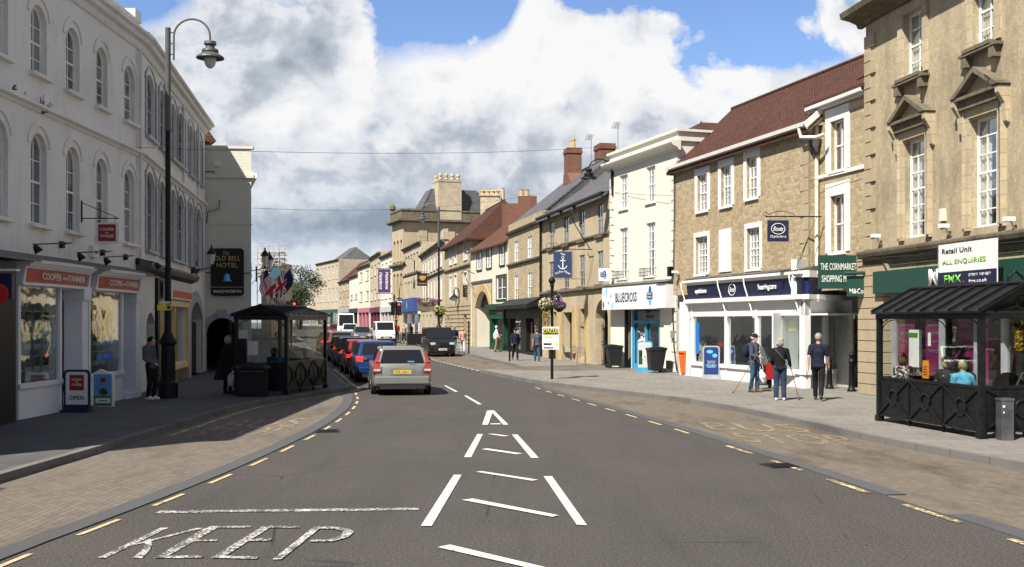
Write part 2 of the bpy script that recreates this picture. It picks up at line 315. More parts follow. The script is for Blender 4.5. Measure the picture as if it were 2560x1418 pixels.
# ------------------------------------------------------------------ mesh collector
class MB:
    def __init__(s): s.v = []; s.f = []; s.m = []; s.mi = 0
    def add(s, vs, fs):
        o = len(s.v); s.v += [tuple(v) for v in vs]; s.f += [tuple(i+o for i in f) for f in fs]; s.m += [s.mi]*len(fs); return s
    def box(s, x0, x1, y0, y1, z0, z1):
        return s.add([(x0, y0, z0), (x1, y0, z0), (x1, y1, z0), (x0, y1, z0), (x0, y0, z1), (x1, y0, z1), (x1, y1, z1), (x0, y1, z1)],
                     [(0, 3, 2, 1), (4, 5, 6, 7), (0, 1, 5, 4), (1, 2, 6, 5), (2, 3, 7, 6), (3, 0, 4, 7)])
    def poly(s, pts): return s.add(pts, [tuple(range(len(pts)))])
    def prism(s, pts, d):                                     # polygon pushed along vector d
        n = len(pts); d = Vector(d); a = [Vector(p) for p in pts]
        return s.add(a+[p+d for p in a], [tuple(range(n))[::-1], tuple(range(n, 2*n))]+[(i, (i+1) % n, n+(i+1) % n, n+i) for i in range(n)])
    def bar(s, a, b, w=.03, h=None, up=(0, 0, 1)):
        a, b = Vector(a), Vector(b); d = (b-a).normalized(); u = Vector(up)
        if abs(d.dot(u)) > .95: u = Vector((1, 0, 0))
        x = d.cross(u).normalized(); y = x.cross(d); h = w if h is None else h
        x *= w/2; y *= h/2
        return s.add([a-x-y, a+x-y, a+x+y, a-x+y, b-x-y, b+x-y, b+x+y, b-x+y], [(0, 1, 2, 3), (7, 6, 5, 4), (0, 4, 5, 1), (1, 5, 6, 2), (2, 6, 7, 3), (3, 7, 4, 0)])
    def tube(s, pts, r, n=8, caps=True):
        pts = [Vector(p) for p in pts]; rs = r if isinstance(r, (list, tuple)) else [r]*len(pts); vs = []; fs = []; px = None
        for i, p in enumerate(pts):
            d = (pts[min(i+1, len(pts)-1)]-pts[max(i-1, 0)]).normalized()
            if px is None:
                u = Vector((0, 0, 1)) if abs(d.z) < .9 else Vector((1, 0, 0)); px = d.cross(u).normalized()
            else: px = (px-d*px.dot(d)).normalized()
            py = d.cross(px)
            for k in range(n):
                a = 2*math.pi*k/n; vs.append(p+px*(rs[i]*math.cos(a))+py*(rs[i]*math.sin(a)))
        for i in range(len(pts)-1):
            for k in range(n): fs.append((i*n+k, i*n+(k+1) % n, (i+1)*n+(k+1) % n, (i+1)*n+k))
        if caps: fs += [tuple(range(n))[::-1], tuple(range((len(pts)-1)*n, len(pts)*n))]
        return s.add(vs, fs)
    def lathe(s, prof, c=(0, 0, 0), n=16, ax='z', k=1.0):      # prof: (radius, height)
        vs = []; c = Vector(c)
        for r, z in prof:
            for i in range(n):
                a = 2*math.pi*i/n; x, y = r*math.cos(a)*k, r*math.sin(a)*k
                vs.append(c+Vector({'z': (x, y, z*k), 'y': (x, z*k, y), 'x': (z*k, x, y)}[ax]))
        m = len(prof); fs = [(j*n+i, j*n+(i+1) % n, (j+1)*n+(i+1) % n, (j+1)*n+i) for j in range(m-1) for i in range(n)]
        fs += [tuple(range(n))[::-1], tuple(range((m-1)*n, m*n))]
        return s.add(vs, fs)
    def ball(s, c, r, n=12, m=8, sc=(1, 1, 1), rot=None):
        vs = []; c = Vector(c)
        for j in range(m+1):
            t = math.pi*j/m
            for i in range(n):
                a = 2*math.pi*i/n; v = Vector((math.sin(t)*math.cos(a)*r*sc[0], math.sin(t)*math.sin(a)*r*sc[1], math.cos(t)*r*sc[2]))
                if rot: v = rot @ v
                vs.append(c+v)
        return s.add(vs, [(j*n+i, (j+1)*n+i, (j+1)*n+(i+1) % n, j*n+(i+1) % n) for j in range(m) for i in range(n)])
    def cone2(s, a, b, ra, rb, n=10):                         # limb segment with round ends
        s.ball(a, ra, n, 6); s.ball(b, rb, n, 6); return s.tube([a, b], [ra, rb], n)
    def build(s, name, mats, parent=None, loc=(0, 0, 0), rz=0, smooth=False, kind=None):
        me = bpy.data.meshes.new(name); me.from_pydata(s.v, [], s.f)
        for mt in (mats if isinstance(mats, (list, tuple)) else [mats]): me.materials.append(MAT[mt] if isinstance(mt, str) else mt)
        if any(s.m): me.polygons.foreach_set('material_index', s.m)
        bm = bmesh.new(); bm.from_mesh(me); bmesh.ops.recalc_face_normals(bm, faces=bm.faces); bm.to_mesh(me); bm.free()
        if smooth: me.polygons.foreach_set('use_smooth', [True]*len(me.polygons))
        me.update()
        o = bpy.data.objects.new(name, me); COL.objects.link(o); o.parent = parent
        o.location = loc; o.rotation_euler = (0, 0, rz)
        if kind: o['kind'] = kind
        return o
def tag(o, label, cat, group=None):
    o['label'] = label; o['category'] = cat
    if group: o['group'] = group
    return o
def thing(name, label, cat, loc=(0, 0, 0), rz=0, group=None):
    o = bpy.data.objects.new(name, None); COL.objects.link(o); o.location = loc; o.rotation_euler = (0, 0, rz); o.empty_display_size = .2
    return tag(o, label, cat, group)
def kids(o): return [c for c in COL.objects if c.parent == o]
def dup(o, loc, rz, label, group=None, sc_=None):
    def cp(q, par):
        c = q.copy(); COL.objects.link(c); c.parent = par
        for ch in [x for x in list(COL.objects) if x.parent == q]: cp(ch, c)
        return c
    c = cp(o, None); c.location = loc; c.rotation_euler = (0, 0, rz); c['label'] = label
    if sc_: c.scale = sc_
    if group: c['group'] = group
    return c
def mat_plane(a, n):                                          # matrix for lettering: x along a, z up, facing n
    a = Vector(a).normalized(); n = Vector(n).normalized(); z = n.cross(a)
    return Matrix(((a.x, z.x, n.x), (a.y, z.y, n.y), (a.z, z.z, n.z)))
def lettering(s, parent, mat, c, h, width=None, bold=.0, yo=None, slant=0, name='lettering', M=None, ext=.004, align='c', arc=None, shear=0):
    """Raised letters in a vertical face. c = (u, y, z) centre in the parent's frame; faces local -y unless M (3x3) is given."""
    cu = bpy.data.curves.new('t', 'FONT'); cu.body = s; cu.size = 1; cu.offset = min(bold, .012); cu.space_character = 1.06; cu.extrude = 0; cu.resolution_u = 3; cu.shear = shear
    ob = bpy.data.objects.new('t', cu); COL.objects.link(ob)
    dg = bpy.context.evaluated_depsgraph_get(); me = bpy.data.meshes.new_from_object(ob.evaluated_get(dg))
    bpy.data.objects.remove(ob); bpy.data.curves.remove(cu)
    if not me.vertices: return None
    xs = [v.co.x for v in me.vertices]; ys = [v.co.y for v in me.vertices]
    x0, x1, y0, y1 = min(xs), max(xs), min(ys), max(ys)
    ky = h/max(.01, (y1-y0)); kx = ky if width is None else width/max(.01, (x1-x0))
    B = M if M is not None else Matrix(((1, 0, 0), (0, 0, -1), (0, 1, 0)))
    cc = Vector(c); cs, sn = math.cos(slant), math.sin(slant)
    for v in me.vertices:
        x = (v.co.x-(x0 if align == 'l' else (x0+x1)/2))*kx; y = (v.co.y-(y0+y1)/2)*ky
        if arc: a = x/arc; x, y = (arc-y)*math.sin(a) if arc > 0 else (arc-y)*math.sin(a), (arc-(arc-y)*math.cos(a))
        x, y = x*cs-y*sn, x*sn+y*cs
        v.co = cc + B @ Vector((x, y, 0))
    bm = bmesh.new(); bm.from_mesh(me)
    nrm = B @ Vector((0, 0, 1))
    r = bmesh.ops.extrude_face_region(bm, geom=bm.faces[:]); bmesh.ops.translate(bm, verts=[e for e in r['geom'] if isinstance(e, bmesh.types.BMVert)], vec=nrm*ext)
    bmesh.ops.recalc_face_normals(bm, faces=bm.faces); bm.to_mesh(me); bm.free()
    me.materials.append(MAT[mat]); me.name = name
    o = bpy.data.objects.new(name, me); COL.objects.link(o); o.parent = parent
    return o
# ------------------------------------------------------------------ facades
class Facade:
    """A street front. Local x runs along the wall, local -y faces the street, z is up from the pavement's datum."""
    def __init__(s, name, label, A, B, cat='building', z0=0.0, group=None):
        s.A = Vector((A[0], A[1], 0)); s.d = Vector((B[0]-A[0], B[1]-A[1], 0)); s.L = s.d.length; s.d.normalize()
        s.n = Vector((s.d.y, -s.d.x, 0)); s.rz = math.atan2(s.d.y, s.d.x); s.z0 = z0
        s.root = thing(name, label, cat, (A[0], A[1], 0), s.rz, group)
        s.open = []
    def u(s, px, off=0.0):                                    # wall coordinate hit by a pixel column (off = metres proud of the wall)
        r = Vector(((px-CX)/F, 1, 0)); o = s.A+s.n*off; k = o.dot(s.n)/r.dot(s.n); return (r*k-o).dot(s.d)
    def z(s, px, py, off=0.0):
        r = Vector(((px-CX)/F, 1, 0)); o = s.A+s.n*off; k = o.dot(s.n)/r.dot(s.n); return CH+(HY-py)/F*k
    def world(s, u, y, z): return s.A+s.d*u-s.n*y+Vector((0, 0, z))
def arcpts(u0, u1, z1, rise, n=10):
    if rise <= 0: return [(u0, z1), (u1, z1)]
    w2 = (u1-u0)/2; c = (u0+u1)/2; rad = (w2*w2+rise*rise)/(2*rise); zc = z1-rad; a0 = math.asin(min(1, w2/rad))
    return [(c+rad*math.sin(-a0+2*a0*i/n), zc+rad*math.cos(-a0+2*a0*i/n)) for i in range(n+1)]
def wall_mesh(mb, u0, u1, z0, z1, opens, depth=.2, y=0.0):
    """Wall sheet with real openings and their reveals. opens: (ua, ub, za, zb, rise)."""
    us = sorted({u0, u1, *[round(o[0], 4) for o in opens], *[round(o[1], 4) for o in opens]}); zs = sorted({z0, z1, *[round(o[2], 4) for o in opens], *[round(o[3], 4) for o in opens]})
    us = [q for q in us if u0-1e-6 <= q <= u1+1e-6]; zs = [q for q in zs if z0-1e-6 <= q <= z1+1e-6]
    for i in range(len(us)-1):
        for j in range(len(zs)-1):
            cu, cz = (us[i]+us[i+1])/2, (zs[j]+zs[j+1])/2
            if any(o[0] < cu < o[1] and o[2] < cz < o[3] for o in opens): continue
            mb.poly([(us[i], y, zs[j]), (us[i+1], y, zs[j]), (us[i+1], y, zs[j+1]), (us[i], y, zs[j+1])])
    for o in opens:
        a, b, c, d = o[:4]; rise = o[4] if len(o) > 4 else 0
        top = arcpts(a, b, d, rise)
        if rise > 0:
            h = len(top)//2
            mb.poly([(a, y, d)]+[(p[0], y, p[1]) for p in top[:h+1][::-1]]) if h else None
            mb.poly([(b, y, d)]+[(p[0], y, p[1]) for p in top[h:]])
        ring = [(a, c)]+top+[(b, c)]
        for k in range(len(ring)):
            p, q = ring[k], ring[(k+1) % len(ring)]
            mb.poly([(p[0], y, p[1]), (q[0], y, q[1]), (q[0], y+depth, q[1]), (p[0], y+depth, p[1])])
def window(parent, u0, u1, z0, z1, cols=2, rows=4, rise=0, depth=.14, y=0.0, frame='win_white', pane='glass_dark', sill='trim_white', surround=None, sw=.12, bar=.022, fw=.05,
           curtain=None, sash=True, name='window', sillw=.08, lintel=0, hood=None, seed=None):
    mb = MB(); yy = y+depth
    ring = [(u0, z0)]+arcpts(u0, u1, z1, rise)+[(u1, z0)]
    cu, cz = (u0+u1)/2, (z0+z1)/2
    inner = [(cu+(p[0]-cu)*(1-2*fw/(u1-u0)), cz+(p[1]-cz)*(1-2*fw/(z1-z0))) for p in ring]
    n = len(ring)
    for k in range(n):
        k2 = (k+1) % n
        mb.poly([(ring[k][0], yy-.04, ring[k][1]), (ring[k2][0], yy-.04, ring[k2][1]), (inner[k2][0], yy-.04, inner[k2][1]), (inner[k][0], yy-.04, inner[k][1])])
        mb.poly([(inner[k][0], yy-.04, inner[k][1]), (inner[k2][0], yy-.04, inner[k2][1]), (inner[k2][0], yy, inner[k2][1]), (inner[k][0], yy, inner[k][1])])
    zt = z1-rise*.55
    for i in range(1, cols):
        x = u0+(u1-u0)*i/cols; mb.box(x-bar/2, x+bar/2, yy-.03, yy-.002, z0+fw*.6, (z1 if rise == 0 or abs(x-cu) < .05 else zt)-fw*.6)
    for j in range(1, rows):
        zz = z0+(z1-rise*.3-z0)*j/rows; t = bar if not (sash and j*2 == rows) else .05
        mb.box(u0+fw*.6, u1-fw*.6, yy-.034 if t > bar else yy-.026, yy-.001, zz-t/2, zz+t/2)
    w_ = mb.build(name, frame, parent)
    g = MB(); g.poly([(p[0], yy, p[1]) for p in ring]); 
    if seed is not None and pane in ('glass_mid', 'glass_dark') and seed % 5 < 3: pane = 'glass_net'
    if seed is not None:
        random.seed(seed); k = random.uniform(-.02, .02); g.v = [(x, yv+(x-cu)*k, z) for x, yv, z in g.v]
    g.build('pane', pane, w_)
    if curtain:
        c = MB(); kind_, col = curtain
        if kind_ == 'blind': c.box(u0+.04, u1-.04, yy+.05, yy+.06, z1-(z1-z0)*.45, z1-.03)
        elif kind_ == 'white': c.box(u0+.04, u1-.04, yy+.05, yy+.06, z0+.03, z1-.03)
        else:
            m_ = 5
            for sgn, a, b in ((0, u0+.03, u0+(u1-u0)*.36), (1, u1-(u1-u0)*.36, u1-.03)):
                for i in range(m_):
                    xa = a+(b-a)*i/m_; xb = a+(b-a)*(i+1)/m_; ym = yy+.05+.03*(i % 2)
                    c.poly([(xa, yy+.05+.03*(i % 2), z0+.03), (xb, yy+.05+.03*((i+1) % 2), z0+.03), (xb, yy+.05+.03*((i+1) % 2), z1-.03-rise*.5), (xa, ym, z1-.03-rise*.5)])
        c.build('curtain', col, w_)
        MB().box(u0, u1, yy+.5, yy+.52, z0, z1).build('room', 'interior', w_)
    if sill: MB().box(u0-.09, u1+.09, y-sillw, y+depth-.05, z0-.09, z0-.003).build('sill', sill, w_)
    if surround:
        s_ = MB(); yo = y-.035
        s_.box(u0-sw, u0-.001, yo, y+.02, z0-.005, z1); s_.box(u1+.001, u1+sw, yo, y+.02, z0-.005, z1); s_.box(u0-sw, u1+sw, yo-.004, y+.02, z1+.001, z1+sw*(1.0+lintel))
        s_.build('surround', surround, w_)
    if hood:
        h_ = MB(); o1 = arcpts(u0-.20, u1+.20, z1+.26, rise+.10, 12); o2 = arcpts(u0-.11, u1+.11, z1+.17, rise+.07, 12); k_ = .035
        for i in range(12):
            a, b, c, d = o1[i], o1[i+1], o2[i+1], o2[i]
            h_.prism([(a[0], y-k_, a[1]), (b[0], y-k_, b[1]), (c[0], y-k_, c[1]), (d[0], y-k_, d[1])], (0, k_+.01, 0))
        h_.build('hood_mould', hood, w_)
    return w_
def moulding(fac, u0, u1, zb, prof, mat, name='cornice', y=0.0, ends=True, parent=None):   # prof: (out, up) outline swept along the wall
    pts = [(u0, y-p[0], zb+p[1]) for p in prof]
    return MB().prism(pts, (u1-u0, 0, 0)).build(name, mat, parent or fac.root)
PROF = [(-.05, 0), (.05, 0), (.10, .08), (.12, .16), (.26, .20), (.30, .30), (.40, .34), (.40, .42), (-.05, .46)]
def scaled(p, k, kz=None): return [(a*k, b*(kz or k)) for a, b in p]
def body(fac, zt, mat, depth=8, side=None, u0=0, u1=None, opens=None, y=0.0, zb=0.0, wd=.2):
    """The wall part: front sheet with openings plus the sides, back and top of the block."""
    u1 = fac.L if u1 is None else u1; mb = MB()
    wall_mesh(mb, u0, u1, zb, zt, opens if opens is not None else fac.open, wd, y)
    d = depth
    mb.poly([(u0, y, zb), (u0, d, zb), (u0, d, zt), (u0, y, zt)]); mb.poly([(u1, y, zb), (u1, d, zb), (u1, d, zt), (u1, y, zt)])
    mb.poly([(u0, d, zb), (u1, d, zb), (u1, d, zt), (u0, d, zt)]); mb.poly([(u0, y, zt), (u1, y, zt), (u1, d, zt), (u0, d, zt)])
    mb.poly([(u0, wd+.6, zb), (u1, wd+.6, zb), (u1, wd+.6, zt), (u0, wd+.6, zt)])
    return mb.build('wall', mat, fac.root)
def rows(fac, spans, z0, z1, **kw):
    """A row of windows: cols are (px_left, px_right) columns of the photograph on this wall."""
    yo = kw.get('y', 0.0); ws = []
    for i, (a, b) in enumerate(spans):
        ua, ub = sorted((fac.u(a, -yo), fac.u(b, -yo)))
        fac.open.append((ua, ub, z0, z1, kw.get('rise', 0)))
        ws.append(window(fac.root, ua, ub, z0, z1, seed=hash((a, b)) % 999, **kw))
    return ws
def gable_roof(fac, ze, zr, u0, u1, d, mat, over=.3, hipA=0, hipB=0, name='roof', y=0.0, th=.12):
    m = MB(); ym = y+d/2; yb = y+d+over; sl = (zr-ze)/(d/2)
    e = ze-over*sl
    A, B, Cc, D = (u0-.05, y-over, e), (u1+.05, y-over, e), (u1-hipB, ym, zr), (u0+hipA, ym, zr)
    E_, F_ = (u0-.05, yb, e), (u1+.05, yb, e)
    up = Vector((0, 0, th))
    for q in ([A, B, Cc, D], [F_, E_, D, Cc]): m.prism(q, up)
    if hipA: m.prism([E_, A, D], up)
    if hipB: m.prism([B, F_, Cc], up)
    r = m.build(name, mat, fac.root)
    # gable triangles
    g = MB()
    if not hipA: g.poly([(u0, y, ze), (u0, y+d, ze), (u0, ym, zr)])
    if not hipB: g.poly([(u1, y, ze), (u1, y+d, ze), (u1, ym, zr)])
    rt = MB().tube([(u0+hipA, ym, zr+th), (u1-hipB, ym, zr+th)], .09, 8).build('ridge', mat, r)
    return r, g
def chimney(parent, x, y, w, d, z0, z1, mat='brick_red', pots=2, potmat='terracotta', ph=.7):
    m = MB(); m.box(x-w/2, x+w/2, y-d/2, y+d/2, z0, z1-.35)
    m.box(x-w/2-.06, x+w/2+.06, y-d/2-.06, y+d/2+.06, z1-.35, z1-.18); m.box(x-w/2-.02, x+w/2+.02, y-d/2-.02, y+d/2+.02, z1-.18, z1)
    c = m.build('chimney', mat, parent)
    for i in range(pots):
        px_ = x+(i-(pots-1)/2)*(w/max(1, pots))*.95
        MB().lathe([(.13, 0), (.14, .05), (.11, .1), (.10, ph-.12), (.13, ph-.1), (.13, ph), (.09, ph), (.09, ph-.2)], (px_, y, z1), 12).build('chimney_pot', potmat, c, smooth=False)
    return c
def quoins(parent, u, z0, z1, mat, w1=.42, w2=.26, h=.30, side=1, proud=.04, y=0.0, gap=.02):
    m = MB(); z = z0; i = 0
    while z+h <= z1+.05:
        w_ = w1 if i % 2 == 0 else w2
        a, b = (u, u+w_*side) if side > 0 else (u+w_*side, u)
        m.box(a, b, y-proud, y+.05, z+gap/2, min(z+h-gap/2, z1)); z += h; i += 1
    return m.build('quoins', mat, parent)
def D(*p): return [(x, y*K) for x, y in p]                    # measured plan points -> metres
def sheet(name, pts, h, mat, kind='structure', parent=None, thick=0):
    bm = bmesh.new(); vs = [bm.verts.new((p[0], p[1], 0)) for p in pts]; f = bm.faces.new(vs)
    bmesh.ops.triangulate(bm, faces=[f])
    for yc in (YS, YS+182):
        bmesh.ops.bisect_plane(bm, geom=bm.verts[:]+bm.edges[:]+bm.faces[:], plane_co=(0, yc, 0), plane_no=(0, 1, 0))
    if thick:
        bmesh.ops.dissolve_limit(bm, angle_limit=.001, verts=bm.verts, edges=bm.edges)
    for v in bm.verts: v.co.z = gz_(v.co.y)+h
    if thick:
        r = bmesh.ops.extrude_face_region(bm, geom=bm.faces[:])
        for e in r['geom']:
            if isinstance(e, bmesh.types.BMVert): e.co.z -= thick
        bmesh.ops.recalc_face_normals(bm, faces=bm.faces)
    else:
        for f in bm.faces:
            if f.normal.z < 0: f.normal_flip()
    me = bpy.data.meshes.new(name); bm.to_mesh(me); bm.free(); me.materials.append(MAT[mat])
    o = bpy.data.objects.new(name, me); COL.objects.link(o); o.parent = parent
    if kind: o['kind'] = kind
    return o
def offset(line, d):
    out_ = []
    for i, p in enumerate(line):
        a = Vector(line[max(i-1, 0)]); b = Vector(line[min(i+1, len(line)-1)]); t = (b-a).normalized()
        out_.append((p[0]+t.y*d, p[1]-t.x*d))
    return out_
def resample(line, step, y0=-99, y1=999):
    L_ = []; p = [Vector(q) for q in line]; acc = 0
    for a, b in zip(p, p[1:]):
        n = (b-a).length
        while acc <= n: L_.append(a+(b-a)*(acc/n)); acc += step
        acc -= n
    return [tuple(q) for q in L_ if y0 <= q.y <= y1]
def smoothl(line, it=2):
    for _ in range(it):
        o = [line[0]]
        for a, b in zip(line, line[1:]): o += [(a[0]*.75+b[0]*.25, a[1]*.75+b[1]*.25), (a[0]*.25+b[0]*.75, a[1]*.25+b[1]*.75)]
        line = o+[line[-1]]
    return line
def ribbon(mb, line, d0, d1, z0, z1):
    a, b = offset(line, d0), offset(line, d1); n = len(line); vs = []
    for (x, y), (x2, y2) in zip(a, b):
        vs += [(x, y, gz_(y)+z0), (x, y, gz_(y)+z1), (x2, y2, gz_(y2)+z1), (x2, y2, gz_(y2)+z0)]
    mb.add(vs, [(i*4+k, i*4+(k+1) % 4, i*4+4+(k+1) % 4, i*4+4+k) for i in range(n-1) for k in range(4)])
KL = smoothl(D((-7.2, -6), (-7.05, 5), (-7.0, 9.73), (-6.92, 11.7), (-6.93, 13), (-6.9, 14.6), (-6.95, 16.7), (-6.85, 18.6), (-6.3, 20.3), (-5.6, 22.1), (-5.2, 23.2), (-5.6, 24.2),
             (-5.95, 25.1), (-6.93, 28.2), (-8.4, 32.6), (-9.4, 35.5), (-10.9, 40), (-14, 50), (-18, 62), (-24, 80), (-40, 125), (-60, 175)))
KR = smoothl(D((9.4, -6), (8.9, 3), (7.9, 9), (7.57, 10.5), (7.0, 11.83), (6.52, 13.3), (6.09, 15.5), (5.32, 18.2), (4.55, 19.8), (2.87, 22.2), (.95, 25.2), (-.3, 28.2), (-1.35, 31.2)))
K2 = smoothl(D((.45, 33.7), (-.16, 36.6), (-1.9, 42.6), (-4.0, 50), (-7.2, 63), (-9.8, 75), (-15, 95), (-33, 140), (-52, 175)))
SLn = smoothl(D((-5.4, -6), (-5.0, 3), (-4.74, 6.59), (-4.48, 8.02), (-4.15, 10.4), (-4.0, 12.8), (-3.94, 14.9), (-4.11, 17.8), (-4.45, 20), (-4.75, 21.2), (-5.15, 22.7)))
SRn = smoothl(D((6.6, -6), (5.95, 3), (5.19, 7.21), (4.82, 8.63), (4.28, 11.2), (3.47, 14.7), (2.41, 18.5), (1.4, 22), (.70, 24.8)))
sheet('ground', [(-1500, -300), (1500, -300), (1500, 2500), (-1500, 2500)], -.03, 'earth')
sheet('road', [(-14, -9)]+D((-14, 20), (-20, 40), (-30, 80), (-70, 185), (-30, 185), (6, 60), (14, 20))+[(14, -9)], 0.0, 'asphalt')
sheet('bus_bay', list(KL[:38])+list(reversed(SLn)), .004, 'block_left')
i_ = min(range(len(KR)), key=lambda i: abs(KR[i][1]-25.0*K))
sheet('bus_bay', list(KR[:i_+1])+list(reversed(SRn)), .004, 'block_right')
sheet('parking_bay', D((-1.3, 31.6), (-3, 36.6), (-4.7, 41.7), (-8.2, 53), (-10.7, 62), (-12.5, 70), (-10.6, 75))+[p for p in reversed(K2) if p[1] < 75*K], .004, 'block_right')
fl = MB(); ribbon(fl, SLn, 0, -.28, -.01, .016); fl.build('kerb_strip', 'flush_stone', kind='structure')
fl = MB(); ribbon(fl, [p for p in SRn if p[1] > 13.3], 0, .28, -.01, .016); ribbon(fl, [p for p in SRn if p[1] < 12.6], 0, .28, -.01, .016); fl.build('kerb_strip', 'flush_stone', kind='structure')
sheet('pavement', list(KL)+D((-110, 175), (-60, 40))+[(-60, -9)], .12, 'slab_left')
sheet('pavement', list(KR)+list(K2)+D((60, 175))+[(60, -9)], .12, 'slab')
for ln, s_ in ((KL, -1), (KR, 1), (K2, 1)):
    kb = MB(); ribbon(kb, ln, 0, s_*.15, -.02, .126); kb.build('kerb', 'kerb', kind='structure')
sheet('pavement_crossing', D((-.9, 31.4), (.5, 33.6), (3.6, 35.0), (6.2, 33.2), (4.9, 31.2), (2, 30.6)), .124, 'block_right')
# painted markings -----------------------------------------------------------
def px5(lst): return [(800+x/2.7375, 900+y/2.7375) for x, y in lst]
def px4(lst): return [(x/2.738, 900+y/2.738) for x, y in lst]
def paint(polys, mat, h=.008, name='road_marking'):
    m = MB()
    for i, p in enumerate(polys): m.poly([tuple(G(a, b, h+i*.0004)) for a, b in p])
    return m.build(name, mat, kind='structure')
paint([px5(p) for p in ([(848, 175), (862, 175), (945, 217), (925, 218)], [(985, 245), (1003, 243), (1107, 303), (1085, 305)])], 'paint_white', name='centre_line')
paint([px5(p) for p in ([(1143, 347), (1185, 346), (1150, 443), (1110, 443)], [(1164, 345), (1190, 345), (1290, 443), (1255, 443)], [(1165, 435), (1235, 433), (1238, 440), (1168, 441)],
   [(1077, 507), (1115, 507), (1035, 665), (985, 665)], [(1313, 510), (1352, 510), (1497, 670), (1445, 670)], [(1145, 506), (1180, 505), (1293, 518), (1260, 523)], [(1103, 610), (1145, 605), (1388, 640), (1345, 645)],
   [(1065, 765), (1105, 760), (1495, 820), (1450, 826)], [(915, 785), (970, 785), (765, 1135), (690, 1135)], [(1530, 795), (1588, 795), (1827, 1130), (1757, 1127)],
   [(970, 957), (1045, 948), (1635, 1062), (1590, 1073)], [(800, 1280), (890, 1263), (1700, 1455), (1600, 1460)])], 'paint_white', name='hatched_marking')
paint([[(381, 1284), (402, 1277), (560, 1275), (700, 1273), (1046, 1269), (1048, 1275), (700, 1279), (560, 1280)]], 'paint_white_worn', name='stop_line')
pb = [(2160, 1138), (2300, 1143), (2395, 1156), (2424, 1175), (2384, 1212), (2280, 1240), (2120, 1242)]; pi = [(2180, 1153), (2275, 1156), (2335, 1166), (2350, 1180), (2325, 1205), (2250, 1226), (2130, 1228)]
keep = [[(1100, 1148), (1155, 1148), (720, 1356), (662, 1356)], [(1340, 1150), (1395, 1150), (900, 1272), (850, 1277)], [(985, 1240), (1030, 1222), (1042, 1262), (1025, 1300), (975, 1356), (905, 1356), (975, 1300), (995, 1262)],
  [(1385, 1160), (1440, 1138), (1490, 1148), (1125, 1356), (1052, 1356)], [(1440, 1137), (1722, 1136), (1715, 1147), (1440, 1150)], [(1310, 1230), (1490, 1228), (1478, 1241), (1290, 1243)], [(1060, 1356), (1090, 1341), (1398, 1337), (1385, 1354)],
  [(1800, 1136), (1865, 1136), (1520, 1356), (1445, 1354)], [(1800, 1134), (2060, 1138), (2050, 1148), (1840, 1148)], [(1680, 1224), (1865, 1220), (1850, 1237), (1660, 1241)], [(1450, 1354), (1490, 1340), (1775, 1345), (1755, 1361)],
  [(2150, 1140), (2200, 1145), (1925, 1365), (1865, 1365)]]+[[pb[i], pb[i+1], pi[i+1], pi[i]] for i in range(6)]
paint([px4(p) for p in keep], 'paint_white_worn', name='road_lettering')
def dashes(line, off, w, ln, gap, mat, y0, y1, h=.009, name='edge_marking', start=0):
    m = MB(); L_ = offset(smoothl(line, 1), off); seg = resample(L_, .15); i = start; nd, ng = int(ln/.15), int(gap/.15)
    while i+nd < len(seg):
        s_ = seg[i:i+nd+1]
        if y0 < s_[0][1] < y1:
            for a, b in zip(s_, s_[1:]):
                t = (Vector(b)-Vector(a)).normalized(); nrm = Vector((t.y, -t.x))*w/2; zz = h+gz_(a[1])
                m.poly([(a[0]-nrm.x, a[1]-nrm.y, zz), (a[0]+nrm.x, a[1]+nrm.y, zz), (b[0]+nrm.x, b[1]+nrm.y, zz), (b[0]-nrm.x, b[1]-nrm.y, zz)])
        i += nd+ng
    return m.build(name, mat, kind='structure')
dashes(SLn, .13, .065, .9, .9, 'paint_yellow', 5, 36, start=3)
dashes(SRn, -.12, .07, .9, .9, 'paint_yellow', 20, 39)
dashes(SRn, -.12, .10, 1.2, .9, 'paint_yellow_worn', 5, 20)
dashes(KR, -.30, .12, 30, .1, 'paint_yellow_worn', -5, 24.5*K, h=.010)
dashes(KL, .30, .12, 30, .1, 'paint_yellow_worn', 5, 21*K, h=.010)
dashes(D((-1.25, 31.5), (-3, 36.6), (-4.7, 41.7), (-8.2, 53), (-10.7, 62)), .0, .12, .6, .6, 'paint_white', 30, 90, name='bay_marking')
for o_ in (.25, .45):
    dashes([p for p in KL if 23.4*K < p[1] < 60*K], o_, .09, 200, .1, 'paint_yellow', 0, 200, name='double_yellow_line')
    dashes([p for p in KR if 25.3*K < p[1]], -o_+.02, .09, 200, .1, 'paint_yellow', 0, 200, name='double_yellow_line')
for i in range(46):
    pass
def ground_word(s, c, xd, yd, hgt, wid, mat):
    X = Vector((*xd, 0)).normalized(); Y = Vector((*yd, 0)).normalized()
    o = lettering(s, None, mat, (c[0], c[1], .009), hgt, wid, bold=.0, M=Matrix(((X.x, Y.x, 0), (X.y, Y.y, 0), (0, 0, 1))), ext=.0005, name='road_lettering')
    o['kind'] = 'structure'
ground_word('BUS', G(660, 1059), (.93, .36), (0, 1), 2.0, 1.7, 'paint_yellow_faint'); ground_word('STOP', G(610, 1079), (.93, .36), (0, 1), 1.5, 1.9, 'paint_yellow_faint')
ground_word('BUS', G(1885, 1069), (.97, -.25), (.0, 1), 1.7, 2.0, 'paint_yellow_faint'); ground_word('STOP', G(1985, 1098), (.97, -.25), (.0, 1), 1.7, 2.1, 'paint_yellow_faint')
def cover(px, py, w_, l_, name, label, h=.010):
    c = G(px, py, h); m = MB(); m.box(-w_/2, w_/2, -l_/2, l_/2, -.005, 0)
    for i in range(7): m.box(-w_/2+.05, w_/2-.05, -l_/2+l_*(i+.3)/7, -l_/2+l_*(i+.55)/7, 0, .004)
    return tag(m.build(name, 'iron_black', None, c, R(12)), label, 'drain')
